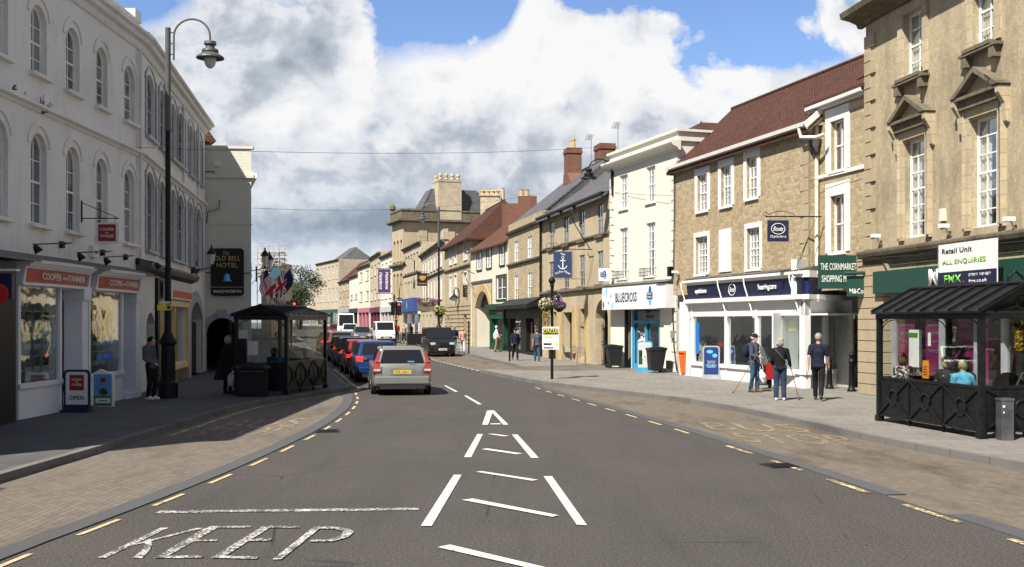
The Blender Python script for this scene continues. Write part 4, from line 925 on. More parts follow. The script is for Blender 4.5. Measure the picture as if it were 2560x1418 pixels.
# --- Boots building: rubble front
B1 = Facade('rubble_stone_building', 'rubble stone building with long red tiled roof over the white opticians shopfront', *D((6.62, 29.2), (9.47, 22.72)), z0=PAV)
U = B1.u
up = [(1744, 1769), (1803, 1829), (1867, 1894)]
zu = [(B1.z(1757, 527), B1.z(1757, 436)), (B1.z(1816, 515), B1.z(1816, 415)), (B1.z(1880, 495), B1.z(1880, 392))]
for (a, b), (z0_, z1_) in zip(up, zu):
    B1.open.append((U(a), U(b), z0_, z1_, 0)); window(B1.root, U(a), U(b), z0_, z1_, cols=3, rows=4, depth=.15, pane='glass_mid', surround='trim_white', sw=.2, lintel=.3)
for (a, b, t_, bt) in ((1740, 1770, 592, 685), (1868, 1900, 570, 672)):
    z0_, z1_ = B1.z((a+b)/2, bt), B1.z((a+b)/2, t_); B1.open.append((U(a), U(b), z0_, z1_, 0)); window(B1.root, U(a), U(b), z0_, z1_, cols=4, rows=6, depth=.15, pane='glass_mid', surround='trim_white', sw=.14, lintel=.3)
body(B1, 8.45, 'stone_rubble', 6.4, zb=3.3)
a, b = U(1799), U(1828); MB().box(a, b, -.04, .02, B1.z(1813, 680), B1.z(1813, 573)).build('blocked_window', 'trim_white', B1.root)
quoins(B1.root, B1.L, 3.9, 8.4, 'stone_quoin', .5, .32, .42, side=-1, proud=.02)
m = MB(); m.prism([(0, -.20, 8.42), (0, -.34, 8.42), (0, -.36, 8.54), (0, -.31, 8.54), (0, -.30, 8.46), (0, -.22, 8.46)], (B1.L+.3, 0, 0)); m.build('gutter', 'trim_white', B1.root)
MB().box(0, B1.L+.1, -.16, .02, 8.30, 8.44).build('soffit_board', 'win_grey', B1.root)
rf, g_ = gable_roof(B1, 8.45, 11.2, -.1, B1.L+.3, 6.4, 'tile_red', over=.25, hipA=-.9)
g_.poly([(0, 0, 8.45), (0, 6.4, 8.45), (0, 3.2, 11.1)]); g_.build('gable', 'stone_rubble', B1.root)
m = MB(); m.prism([(B1.L-.1, -.28, 8.45), (B1.L+1.5, -.28, 8.45), (B1.L+1.5, -.28, 9.6)], (0, .2, 0)); m = MB(); m.bar((B1.L+.3, -.3, 8.36), (B1.L+.3, .9, 9.35), .06, .3); m.build('bargeboard', 'trim_white', B1.root)
m = MB(); m.tube([(B1.L-.1, -.3, 8.4), (B1.L-.05, -.25, 8.1), (B1.L+.6, -.1, 8.0), (B1.L+.9, -.0, 8.05)], .06); m.build('gutter_pipe', 'render_cream', B1.root)
MB().tube([(.3, -.08, 8.2), (.25, -.08, 6.4), (.1, -.06, 4.0)], .02, 5).build('cable', 'cable_black', B1.root)
# shopfront, 0.45 m proud
SF = Facade('opticians_shopfront', 'white opticians shopfront with navy fascia and awning arms below the rubble stone wall', *D((6.90, 27.72), (9.22, 22.4)), cat='shopfront', z0=PAV)
U = SF.u; Ls = SF.L
x = [0, U(1728), U(1812), U(1888), Ls]
m = MB(); 
m.box(U(1728), Ls, 0, .2, PAV, .55); m.box(U(1728)-.05, Ls+.05, -.07, .25, .55, .68)
m.box(0, U(1700), -.02, .3, PAV, 3.0); m.box(U(1728), U(1728)+.14, -.02, .14, .68, 2.95); m.box(x[2], x[2]+.18, -.02, .14, PAV, 2.95); m.box(x[3], x[3]+.13, -.02, .14, .68, 2.95); m.box(Ls-.2, Ls, -.02, .2, .68, 2.95)
m.box(U(1700), Ls, .0, .16, 2.42, 2.95)
fr = m.build('frame', 'shop_white', SF.root)
m = MB(); m.box(-.05, Ls+.02, -.22, .5, 2.93, 3.08); m.box(0, Ls, -.06, .5, 2.86, 2.93); m.box(0, Ls, -.16, .5, 3.62, 3.80); m.box(-.08, Ls+.05, -.28, .5, 3.72, 3.83); m.build('cornice', 'trim_white', SF.root)
MB().prism([(0, -.30, 3.84), (0, .5, 4.0), (0, .5, 3.84)], (Ls+.05, 0, 0)).build('lead_flashing', 'lead', SF.root)
m = MB(); m.prism([(.1, -.10, 3.08), (.1, -.16, 3.62), (.1, .0, 3.62), (.1, .0, 3.08)], (Ls-.1, 0, 0)); fa = m.build('fascia', 'boots_navy', SF.root)
lettering('opticians', fa, 'sign_text', (U(1752, .15), -.15, 3.35), .22, .95, .02, ext=.02); lettering('hearingcare', fa, 'sign_text', (U(1918, .15), -.15, 3.36), .24, 1.2, .02, ext=.02)
def bootslogo(parent, c, r, M, dn=1):
    cc = Vector(c); m = MB(); m.tube([cc+M @ Vector((r*1.25*math.cos(a*math.pi/12), r*math.sin(a*math.pi/12), .004)) for a in range(25)], r*.06, 5, False); m.build('emblem_ring', 'sign_text', parent)
    lettering('Boots', parent, 'sign_text', tuple(cc), r*.85, r*1.9, .03, M=M, shear=.5)
STD = Matrix(((1, 0, 0), (0, 0, -1), (0, 1, 0)))
bootslogo(fa, (U(1830, .15), -.15, 3.36), .20, STD)
arm = MB()
for px_ in (1702, 1793, 1858, 1972):
    q = U(px_, .3); arm.tube([(q, -.30, 3.74), (q+.02, -.28, 3.5), (q+.30, -.06, 2.35)], .025, 6)
arm.build('awning_arm', 'sign_white', SF.root)
MB().box(U(1728)+.14, Ls-.2, .06, .07, .68, 2.42).build('shop_window', 'glass_clear', SF.root)
MB().box(U(1700), Ls, 1.7, 1.75, PAV, 2.9).build('room_back', 'interior_light', SF.root); MB().box(U(1700), Ls+1, .2, 1.7, 2.42, 2.48).build('ceiling', 'shop_white', SF.root)
m = MB(); m.box(U(1760), U(1764), .9, .95, .6, 2.4); m.box(U(1850), U(1860), .5, 1.2, .6, 2.4); m.box(U(1905), U(1907), .4, .5, .6, 2.4); m.box(U(1930), U(1934), 1.0, 1.1, .6, 2.4); m.build('partition', 'shop_white', SF.root)
pp = MB().box(U(1737), U(1745), .03, .05, 1.0, 2.2).build('poster', 'sign_blue', SF.root)
pp = MB().box(U(1950), U(1975), .3, .32, .7, 2.3).build('poster', 'interior_light', SF.root)
MB().box(U(1950)+.05, U(1975)-.1, .28, .3, 1.9, 2.25).build('poster_print', 'yellow', pp)
# return side facing the camera
SR = Facade('opticians_return', 'white return of the opticians shopfront beside the arcade entrance, with a red poster', *D((9.22, 22.4), (11.6, 23.85)), cat='shopfront', z0=PAV)
U = SR.u; Lr = SR.L
m = MB(); m.box(0, Lr, 0, .2, PAV, .55); m.box(-.05, Lr, -.07, .2, .55, .68); m.box(0, .2, 0, .2, .68, 2.95); m.box(0, Lr, 0, .16, 2.42, 2.95); m.box(U(2063), U(2071), .0, .12, .68, 2.42); m.build('frame', 'shop_white', SR.root)
m = MB(); m.box(-.1, Lr, -.2, .4, 2.93, 3.08); m.box(-.1, Lr*.5, -.22, .4, 3.62, 3.83); m.build('cornice', 'trim_white', SR.root)
MB().box(0, Lr*.55, -.12, .3, 3.08, 3.62).build('fascia', 'boots_navy_side', SR.root); MB().box(0, Lr, .3, .5, 3.08, 4.2).build('wall', 'shop_white', SR.root)
MB().box(.2, Lr, .06, .07, .68, 2.42).build('shop_window', 'glass_clear', SR.root); MB().box(.2, Lr, 1.3, 1.35, .3, 2.5).build('room_back', 'shop_white', SR.root); MB().box(.2, Lr, .1, 1.3, .5, .55).build('display_floor', 'shop_white', SR.root)
ps = MB().box(U(2118), U(2160), .12, .14, .78, 2.33).build('poster', 'sign_red', SR.root)
lettering('2 FOR', ps, 'sign_text', (U(2140), .115, 1.72), .15, .5, .02); MB().box(U(2122), U(2155), .113, .118, 1.52, 1.60).build('poster_strip', 'lime', ps)
p2 = MB().box(U(2094), U(2116), .13, .15, 1.2, 2.3).build('poster', 'wood_brown', SR.root)
m = MB(); m.box(U(2082), U(2100), .2, .6, .55, 1.25); m.box(U(2088), U(2104), .15, .4, .55, .95); m.build('display_block', 'sign_white', SR.root)
# arcade entrance behind the tall building's pier
AE = thing('arcade_entrance', 'shaded arcade passage between the opticians and the stone pier', 'arcade', (0, 0, 0))
p = D((11.6, 23.85), (12.6, 23.2), (12.0, 21.2)); m = MB(); m.prism([(p[0][0], p[0][1], PAV), (p[1][0], p[1][1], PAV), (p[1][0]+.2, p[1][1]+.3, PAV), (p[0][0], p[0][1]+.4, PAV)], (0, 0, 4)); m.build('wall', 'shop_white', AE)
# --- white rendered three-storey building
W1 = Facade('white_building', 'tall white rendered building with quoins and a blue and white shop sign', *D((4.66, 33.7), (6.82, 29.4)), z0=PAV)
U = W1.u
cols_ = [(1552, 1572, 495-0, 522), (1617, 1638, 0, 0)]
us = [(U(1549), U(1569)), (U(1616), U(1638))]
zz = [(W1.z(1560, 522), W1.z(1560, 438)), (W1.z(1560, 697), W1.z(1560, 571))]
zz2 = [(W1.z(1627, 505), W1.z(1627, 415)), (W1.z(1627, 690), W1.z(1627, 556))]
for k_ in (0, 1):
    z0_, z1_ = (zz[k_][0]+zz2[k_][0])/2, (zz[k_][1]+zz2[k_][1])/2
    for a, b in us: W1.open.append((a, b, z0_, z1_, 0)); window(W1.root, a, b, z0_, z1_, cols=3, rows=4 if k_ == 0 else 6, depth=.12, pane='glass_mid', sill='render_white_sun' if k_ == 0 else None)
ga, gb = U(1580), U(1650)
W1.open.append((U(1562), U(1578), PAV, 2.75, 0)); W1.open.append((ga, gb, PAV, 2.75, 0))
body(W1, 9.7, 'render_white_sun', 7, zb=0, wd=.3)
moulding(W1, -.25, W1.L+.25, 9.3, [(-.05, 0), (.05, 0), (.1, .1), (.34, .2), (.4, .3), (.4, .38), (-.05, .42)], 'render_white_sun')
m = MB(); m.box(-.1, W1.L+.1, 0, 5, 9.7, 10.1); m.box(-.2, W1.L+.2, -.12, 5, 10.08, 10.18); m.build('parapet', 'render_white_sun', W1.root)
quoins(W1.root, W1.L, PAV, 9.2, 'render_white_sun', .5, .5, .42, side=-1, proud=.05, gap=.05); quoins(W1.root, 0, 3.9, 9.2, 'render_white_sun', .4, .25, .36, proud=.05, gap=.04)
for a, b in us:
    m = MB(); z_ = (zz[1][0]+zz2[1][0])/2
    for i in range(9): q = a-.12+(b-a+.24)*i/8; m.box(q-.008, q+.008, -.30, -.284, z_, z_+.32)
    for zz_ in (z_, z_+.16, z_+.32): m.box(a-.13, b+.13, -.31, -.28, zz_, zz_+.02)
    for q in (a-.12, b+.12):
        for zz_ in (z_, z_+.32): m.box(q-.008, q+.008, -.3, 0, zz_, zz_+.02)
    m.build('balcony_rail', 'iron_black', W1.root)
FS = W1.z(1500, 745, .7)
fa = MB(); fa.box(U(1505, .55), U(1640, .55), -.55, -.3, 2.78, 3.85); fa = fa.build('fascia', 'sign_white', W1.root); MB().box(U(1640, .55)-.3, W1.L-.05, -.50, 0, 2.80, 3.83).build('fascia_return', 'sign_white', W1.root)
MB().prism([(U(1505, .55), -.6, 3.87), (U(1505, .55), 0, 4.02), (U(1505, .55), 0, 3.87)], (W1.L-U(1505, .55), 0, 0)).build('lead_flashing', 'lead', W1.root)
f0, f1 = U(1505, .55), U(1640, .55); fw_ = f1-f0
lettering('BLUE', fa, 'blue_deep', (f0+fw_*.36, -.56, 3.32), .42, fw_*.17, .025); lettering('CROSS', fa, 'blue_deep', (f0+fw_*.56, -.56, 3.32), .42, fw_*.22, .025)
def cross4(parent, cx_, cz_, s_, y, m1, m2=None):
    for (dx, dz, mt) in ((0, .5, m1), (0, -.5, m2 or m1), (-.38, 0, m1), (.38, 0, m2 or m1)):
        MB().ball((cx_+dx*s_*.55, y, cz_+dz*s_), s_*.42, 12, 6, (.8, .02/s_, 1.25 if dx == 0 else .7)).build('emblem', mt, parent)
cross4(fa, f0+fw_*.90, 3.33, .42, -.555, 'blue_mid', 'blue_light')
bx_ = MB().box(f0+fw_*.85, f0+fw_*.945, -.575, -.565, 3.2, 3.48).build('emblem_panel', 'blue_deep', fa); lettering('BLUE', bx_, 'sign_white', (f0+fw_*.897, -.58, 3.41), .09, .2*fw_*.35, .02); lettering('CROSS', bx_, 'sign_white', (f0+fw_*.897, -.58, 3.27), .09, .2*fw_*.38, .02)
cross4(fa, f0+fw_*.09, 3.62, .2, -.555, 'blue_light'); cross4(fa, f0+fw_*.03, 3.0, .18, -.555, 'blue_deep'); cross4(fa, f0+fw_*.21, 2.95, .16, -.555, 'blue_light'); cross4(fa, f0+fw_*.13, 3.1, .10, -.555, 'blue_mid'); cross4(fa, f0+fw_*.18, 3.4, .09, -.555, 'blue_deep'); cross4(fa, f0+fw_*.04, 3.48, .07, -.555, 'blue_mid')
m = MB(); m.box(ga, ga+.12, .0, .1, PAV, 2.7); m.box(gb-.12, gb, .0, .1, PAV, 2.7); m.box((ga+gb)/2-.1, (ga+gb)/2, .0, .1, PAV, 2.7); m.box(ga, gb, 0, .1, 2.15, 2.28); m.box(ga, gb, .02, .1, PAV, .35); df = m.build('door_frame', 'door_blue', W1.root)
MB().box(ga, gb, .12, .13, PAV, 2.7).build('glass', 'glass_dark', df); tf = MB().box((ga+gb)/2, gb-.1, .04, .08, 2.3, 2.62).build('transom', 'sign_grey', df); lettering('BLUE CROSS', tf, 'text_black', ((ga+gb)/2+.4, .03, 2.46), .15, .7, .02)
MB().box(U(1567), U(1571), -.12, 0, PAV, 2.8).build('drainpipe', 'iron_black', W1.root); MB().box(U(1562), U(1578), .2, .25, PAV, 2.7).build('window', 'glass_dark', W1.root)
MB().tube([(W1.L-.15, -.09, 4.0), (W1.L-.2, -.1, 2.6), (W1.L-.1, -.1, 1.2), (W1.L+.1, -.08, .2)], .025, 5).build('cable', 'cable_black', W1.root)
MB().box(W1.L-.35, W1.L-.1, -.14, -.05, 1.55, 1.85).build('meter_box', 'sign_grey', W1.root); MB().box(W1.L-.75, W1.L-.4, -.14, -.05, .25, .6).build('vent_grille', 'stone_dark', W1.root)
# back roof seen between white building and red roof
BR = thing('rear_roof', 'brown hipped tiled roof showing behind the white building', 'roof', (0, 0, 0))
yb = 29*K+7; pts = [(AT(1675, yb-3), yb-3, HZ(400, yb-3)), (AT(1850, yb-3), yb-3, HZ(400, yb-3)), (AT(1795, yb), yb, HZ(308, yb)), (AT(1755, yb), yb, HZ(306, yb))]
m = MB(); m.prism(pts, (0, .2, 0)); m.prism([pts[0], pts[3], (AT(1700, yb+5), yb+5, HZ(400, yb))], (0, .1, .1)); m.build('tiles', 'tile_red', BR)
# --- Anchor hotel
AN = Facade('hotel_building', 'ochre stone hotel with slate roof and tall brick chimneys behind the anchor sign', *D((1.82, 42.5), (4.62, 33.85)), z0=PAV)
U = AN.u
zz = [(AN.z(1462, 600), AN.z(1462, 520)), (AN.z(1462, 715), AN.z(1462, 636))]
pxs = [(1373, 1385), (1408, 1422), (1448, 1462), (1493, 1508)]
for k_, (z0_, z1_) in enumerate(zz):
    for a, b in pxs: AN.open.append((U(a), U(b), z0_, z1_, 0)); window(AN.root, U(a), U(b), z0_, z1_, cols=2, rows=4, depth=.08, pane='glass_dark', frame='win_stone', sill='stone_dark', sillw=.14)
AN.open += [(U(1383), U(1393), 0.7, 2.8, 0), (U(1408), U(1432), PAV, 2.75, 0), (U(1450), U(1464), PAV+.3, 2.9, 0), (U(1488), U(1520), PAV, 3.3, .9)]
body(AN, 8.4, 'stone_anchor', 8.5, zb=0, wd=.5)
for a, b in ((1383, 1393), (1408, 1432), (1450, 1464)): MB().box(U(a), U(b), .4, .45, PAV, 2.9).build('door', 'iron_black', AN.root)
m = MB()
for a, b in ((1383, 1393), (1408, 1432), (1450, 1464)): m.box(U(a)-.3, U(a), -.06, .02, PAV, 3.1); m.box(U(b), U(b)+.3, -.06, .02, PAV, 3.1)
m.build('pilaster', 'stone_ham', AN.root)
moulding(AN, 0, AN.L, AN.z(1440, 610), [(-.05, 0), (.06, .02), (.12, .1), (.12, .18), (-.05, .24)], 'stone_dark', 'string_course'); moulding(AN, 0, AN.L, AN.z(1440, 732), [(-.05, 0), (.06, .02), (.18, .1), (.18, .2), (-.05, .28)], 'stone_dark', 'string_course')
quoins(AN.root, 0, 3.9, 8.2, 'stone_quoin', .3, .2, .4, proud=.03)
m = MB(); m.box(-.1, AN.L, -.42, -.02, 8.30, 8.42); m.build('gutter', 'iron_black', AN.root)
rf, g_ = gable_roof(AN, 8.4, 11.6, .0, AN.L, 9, 'slate', over=.4); g_.build('gable', 'brick_red', AN.root)
MB().tube([(.0, -.12, 8.3), (.0, -.12, .3)], .07).build('downpipe', 'iron_black', AN.root)
fl = MB()
for px_ in (1391, 1422, 1456): q = U(px_); fl.lathe([(.03, 0), (.05, .1), (.16, .2), (.18, .25), (.05, .25)], (q, -.45, 8.0), 10); fl.bar((q, -.45, 8.25), (q, 0, 8.35), .03)
fl.build('floodlight', 'iron_black', AN.root)
q = AN.u(1432, -3.6); ch = chimney(AN.root, q, 3.6, .95, .95, 9.5, AN.z(1432, 372, -3.6), pots=2, ph=.62)
m = MB(); m.prism([(q-.58, 3.1, 10.3), (q+1.7, 3.1, 10.3), (q+1.2, 3.1, 11.4), (q+.58, 3.1, 12.0), (q-.58, 3.1, 12.0)], (0, .9, 0)); m.build('chimney_base', 'brick_red', AN.root)
q = AN.u(1512, -5.0); chimney(AN.root, q, 5.0, 1.3, 1.0, 9.0, AN.z(1512, 362, -5.0), pots=0); 
def aerial(fac, uu, y, z0_, h):
    m = MB(); m.tube([(uu, y, z0_), (uu, y, z0_+h)], .025, 5)
    b0 = Vector((uu-.7, y, z0_+h-.15)); b1 = Vector((uu+.5, y-.2, z0_+h)); m.tube([b0, b1], .015, 4)
    for i in range(7): c = b0.lerp(b1, i/6); m.tube([c+Vector((0, -.25, 0)), c+Vector((0, .25, 0))], .01, 4)
    tag(m.build('tv_aerial', 'steel', None, fac.A, fac.rz), AERL.pop(0), 'aerial', 'television aerials on the chimneys')
AERL = ['television aerial on the right brick chimney stack', 'television aerial rising beside the wire between the two brick chimneys']
aerial(AN, AN.u(1478, -4.4), 4.4, 10.5, AN.z(1478, 340, -4.4)-10.5); aerial(AN, AN.u(1545, -5.2), 5.2, 11.0, AN.z(1545, 310, -5.2)-11.0)
m = MB(); 
for i in range(9): q = U(1490)+(U(1519)-U(1490))*i/8; m.box(q-.012, q+.012, .3, .32, PAV, 2.2+.25*math.sin(i/8*3.14))
for zz_ in (.3, 1.2, 2.0): m.box(U(1489), U(1519), .29, .33, zz_, zz_+.04)
tag(m.build('iron_gate', 'iron_black', None, AN.A, AN.rz), 'black iron gate in the archway left of the blue and white shop', 'gate')
# --- narrow stone building over the barbers
T1 = Facade('stone_building', 'coursed stone building with parapet above the black barbers shop', *D((-.25, 49.3), (1.80, 42.55)), z0=PAV)
U = T1.u
zz = [(T1.z(1323, 646), T1.z(1323, 592)), (T1.z(1323, 752), T1.z(1323, 682))]
for z0_, z1_ in zz:
    for a, b in ((1286, 1296), (1319, 1330)): T1.open.append((U(a), U(b), z0_, z1_, 0)); window(T1.root, U(a), U(b), z0_, z1_, cols=2, rows=4, depth=.07, pane='glass_mid', sill='stone_dark', curtain=None)
T1.open.append((.3, T1.L-.25, PAV, 2.6, 0))
body(T1, 8.9, 'stone_coursed', 8, zb=0, wd=.4)
moulding(T1, 0, T1.L, 8.15, [(-.05, 0), (.04, 0), (.2, .1), (.24, .2), (-.05, .26)], 'stone_dark'); moulding(T1, 0, T1.L, T1.z(1312, 658), [(-.05, 0), (.04, 0), (.16, .08), (.16, .18), (-.05, .22)], 'stone_dark', 'string_course')
rf, g_ = gable_roof(T1, 8.7, 12.3, .0, T1.L, 9, 'slate', over=-.3)
g_.build('gable', 'slate', T1.root)
m = MB(); m.box(.1, T1.L-.1, -.16, .1, PAV, .35); m.box(.2, .5, -.12, .2, PAV, 2.65); m.box(T1.L*.45, T1.L*.62, -.12, .2, PAV, 2.65); m.box(T1.L-.4, T1.L-.15, -.12, .2, PAV, 2.65); m.box(.1, T1.L-.1, -.2, .1, 2.45, 3.1); ff = m.build('shopfront', 'sign_black', T1.root)
lettering('TONY BARBER', ff, 'sign_grey', (T1.L*.55, -.21, 2.88), .16, 2.0, .02)
MB().box(.5, T1.L-.4, .12, .13, .4, 2.45).build('shop_window', 'glass_dark', ff); MB().box(T1.L*.67, T1.L*.72, .05, .08, .45, 2.2).build('poster', 'wood_brown', ff)
m = MB(); m.prism([(0, 0, 3.75), (0, -.9, 3.3), (0, -.9, 3.05), (0, -.86, 3.05), (0, -.1, 3.2)], (T1.L-.1, 0, 0)); m.build('awning', 'sign_black', T1.root)
# --- white building with archway and green shop
V1 = Facade('white_building', 'low white rendered building with red tiled roof, stone archway and green shopfront', *D((-3.3, 57), (-.27, 49.35)), z0=PAV)
U = V1.u
z0_, z1_ = V1.z(1250, 664), V1.z(1250, 614)
for a, b in ((1193, 1205), (1217, 1229), (1250, 1262)): V1.open.append((U(a), U(b), z0_, z1_, 0)); window(V1.root, U(a), U(b), z0_, z1_, cols=3, rows=4, depth=.06, pane='glass_mid', sill='iron_black', surround='win_black', sw=.13)
a, b = U(1242), U(1266); z0_, z1_ = V1.z(1254, 748), V1.z(1254, 691); V1.open.append((a, b, z0_, z1_, 0)); window(V1.root, a, b, z0_, z1_, cols=2, rows=2, depth=.06, pane='glass_mid', sill='iron_black', surround='win_black', sw=.13)
aa, ab = U(1192), U(1226); V1.open.append((aa, ab, PAV, V1.z(1210, 728), 1.2)); V1.open.append((U(1234), V1.L-.15, PAV, 2.7, 0))
body(V1, 7.9, 'render_cream', 8.5, zb=0, wd=2.0)
zq = V1.z(1205, 708); m = MB(); wall_mesh(m, U(1181), U(1231), PAV, zq, [(aa-.001, ab+.001, PAV, V1.z(1210, 728), 1.2)], .1, -.06); m.build('stone_arch', 'stone_ashlar', V1.root)
m = MB(); o1, o2 = arcpts(aa-.55, ab+.55, V1.z(1210, 728)+.55, 1.75, 12), arcpts(aa, ab, V1.z(1210, 728), 1.2, 12)
for i in range(12): m.prism([(o1[i][0], -.11, o1[i][1]), (o1[i+1][0], -.11, o1[i+1][1]), (o2[i+1][0], -.11, o2[i+1][1]), (o2[i][0], -.11, o2[i][1])], (0, .05, 0))
m.build('arch_ring', 'stone_ham', V1.root); MB().box(U(1181), U(1231), -.12, 0, zq, zq+.2).build('string_course', 'lead', V1.root)
m = MB(); m.box(ab-.2, ab+.1, 2.0, 4, PAV, 3.2); m.box(ab-.7, ab-.02, .5, 2.0, PAV+.5, 2.9); m.build('passage_wall', 'render_white_sun', V1.root); MB().box(aa-.3, ab+.3, 2.1, 2.3, PAV, 4.6).build('passage_back', 'interior', V1.root)
MB().box(aa-.1, ab+.1, .3, .34, V1.z(1210, 768), V1.z(1210, 726)+.1).build('fanlight', 'iron_black', V1.root)
rf, g_ = gable_roof(V1, 7.9, 11.2, .0, V1.L, 9, 'tile_brown', over=.35); g_.build('gable', 'brick_red', V1.root)
m = MB(); m.box(U(1234), U(1234)+.3, -.3, .2, PAV, 2.9); m.box(V1.L-.3, V1.L-.1, -.3, .2, PAV, 2.9); m.box(U(1234), V1.L-.1, -.3, .2, PAV, .7); m.box(U(1234)-.3, V1.L, -.3, .1, 2.45, 3.1); m.box(U(1234)-.5, V1.L, -.55, .1, 3.1, 3.5); gs = m.build('shopfront', 'green_shop', V1.root)
lettering('D. LANHAM', gs, 'sign_text', (V1.L-1.35, -.31, 2.85), .2, 1.9, .02); MB().box(U(1234)+.3, V1.L-.3, .0, .02, .7, 2.45).build('shop_window', 'glass_dark', gs)
m = MB(); q = U(1190); m.tube([(q, -.1, 6.0), (q+.1, -.9, 6.3), (q+.1, -1.2, 6.0)], .03, 6); m.tube([(q+.1, -1.0, 6.1), (q+.4, -.7, 5.2), (q+.9, -.4, 4.8)], .025, 6); m.build('sign_bracket', 'iron_black', V1.root)
# --- stone building with hipped red roof
X1 = Facade('stone_building', 'stone building with steep hipped red roof and white sash windows', *D((-6.2, 66), (-3.32, 57.1)), z0=PAV)
U = X1.u
z1a, z1b = X1.z(1130, 660), X1.z(1130, 612); z2a, z2b = X1.z(1130, 742), X1.z(1130, 690)
for z0_, z1_ in ((z1a, z1b), (z2a, z2b)):
    for a, b in ((1124, 1130), (1136, 1142), (1160, 1168)): X1.open.append((U(a), U(b), z0_, z1_, 0)); window(X1.root, U(a), U(b), z0_, z1_, cols=2, rows=2, depth=.1, pane='glass_mid', surround='trim_white', sw=.1, curtain=None)
X1.open += [(1.2, 2.6, .4, 2.7, 0), (X1.L-3.2, X1.L-1.6, PAV, 2.8, 0)]
body(X1, 9.2, 'stone_coursed', 10, zb=0, wd=.3)
for o_ in X1.open[-2:]: MB().box(o_[0], o_[1], .2, .25, o_[2], o_[3]).build('door', 'iron_black', X1.root)
moulding(X1, 0, X1.L, X1.z(1150, 672), [(-.05, 0), (.04, 0), (.16, .08), (.16, .18), (-.05, .22)], 'stone_dark', 'string_course')
m = MB(); z_ = PAV
while z_ < 3.6: m.box(-.02, X1.L, -.07, .0, z_+.04, z_+.30) if not any(o_[2] < z_+.2 < o_[3] for o_ in X1.open[-2:]) else [m.box(a_, b_, -.07, 0, z_+.04, z_+.30) for a_, b_ in ((0, 1.2), (2.6, X1.L-3.2), (X1.L-1.6, X1.L))]; z_ += .34
m.build('rustication', 'stone_quoin', X1.root)
gable_roof(X1, 9.25, 12.2, -.3, X1.L+.3, 6.5, 'tile_red', over=.5, hipA=3.5, hipB=2.6)
X2 = Facade('stone_building', 'long stone front with a stepped parapet and many tall windows behind the flower baskets', *D((-10.6, 83), (-6.22, 66.1)), z0=PAV)
U = X2.u
for z0_, z1_ in ((4.4, 6.6), (7.5, 9.0)):
    for i in range(7): q = 2+i*3.3; X2.open.append((q, q+1.5, z0_, z1_, 0)); window(X2.root, q, q+1.5, z0_, z1_, cols=2, rows=2, depth=.08, pane='glass_mid', frame='trim_white', sill='stone_dark', fw=.12, bar=.08)
for i in range(5): q = 2+i*4.6; X2.open.append((q, q+1.6, 1.0, 3.0, 0)); window(X2.root, q, q+1.6, 1.0, 3.0, cols=2, rows=2, depth=.2, pane='glass_dark', frame='win_stone', sill='stone_dark')
body(X2, 9.9, 'stone_far', 10, zb=0, wd=.25)
moulding(X2, 0, X2.L, 9.5, scaled(PROF, 1.0), 'stone_dark'); moulding(X2, 0, X2.L, 6.9, scaled(PROF, .5), 'stone_dark', 'string_course'); moulding(X2, 0, X2.L, 3.5, scaled(PROF, .5), 'stone_dark', 'string_course')
m = MB(); m.box(-.2, 3.5, -.1, .3, 9.9, 10.5); m.box(X2.L-3.0, X2.L+.1, -.1, .3, 9.9, 10.9); m.build('parapet', 'stone_far', X2.root)
X3 = Facade('stone_building', 'three storey stone building with close set mullioned windows above the blue pharmacy sign', *D((-14.2, 93), (-10.62, 83.1)), z0=PAV)
for z0_, z1_ in ((4.9, 7.3), (8.4, 10.6)):
    for i in range(5): q = 1.6+i*2.5; X3.open.append((q, q+1.5, z0_, z1_, 0)); window(X3.root, q, q+1.5, z0_, z1_, cols=1, rows=1, depth=.16, pane='glass_dark', frame='stone_ashlar', sill='stone_dark', fw=.2)
X3.open.append((1, X3.L-1.5, .5, 3.2, 0))
body(X3, 11.6, 'stone_far', 9, zb=0, wd=.3)
moulding(X3, 0, X3.L, 11.3, scaled(PROF, .9), 'stone_dark'); moulding(X3, 0, X3.L, 8.0, scaled(PROF, .4), 'stone_dark', 'string_course')
m = MB(); m.box(1, X3.L-.5, -.9, 0, 3.5, 5.1); ps = m.build('pharmacy_sign', 'pharm_blue', X3.root)
lettering('boots', ps, 'sign_text', (4.5, -.92, 4.3), .5, 1.8, .02); cross4(ps, 10.0, 4.3, .55, -.93, 'lime')
m = MB(); m.box(.6, X3.L-.3, -.3, .0, 3.2, 3.5); m.box(1, 1.3, -.05, .2, .3, 3.2); m.box(X3.L*.5, X3.L*.5+.3, -.05, .2, .3, 3.2); m.box(X3.L-1.8, X3.L-1.5, -.05, .2, .3, 3.2); m.build('shop_frame', 'sign_white', X3.root); MB().box(1, X3.L-1.5, .15, .2, .5, 3.2).build('shop_window', 'glass_mid', X3.root)
# town hall block
TH = Facade('town_hall', 'tall stone town hall block with a heavy cornice and a panelled chimney stack', *D((-17.0, 101), (-14.9, 97.2)), z0=.2)
for z0_, z1_ in ((5.6, 9.0), (10.6, 13.6)):
    for i in range(3): q = .8+i*1.9; TH.open.append((q, q+1.1, z0_, z1_, .3)); window(TH.root, q, q+1.1, z0_, z1_, rise=.3, cols=1, rows=2, depth=.3, pane='glass_mid' if z0_ > 9 else 'glass_dark', frame='stone_ham', sill='stone_dark', fw=.12)
body(TH, 16.4, 'stone_anchor', 16, zb=0, wd=.35)
for zc_ in (15.9, 9.8, 4.6):
    m = MB(); L_ = TH.L+.0; k = 1.2 if zc_ > 15 else .7
    for p0, p1 in zip(PROF, PROF[1:]): pass
    m.box(-.4*k, L_+.4*k, -.45*k, 16, zc_, zc_+.18); m.box(-.6*k, L_+.6*k, -.65*k, 16, zc_+.18, zc_+.45); m.build('cornice', 'stone_dark', TH.root)
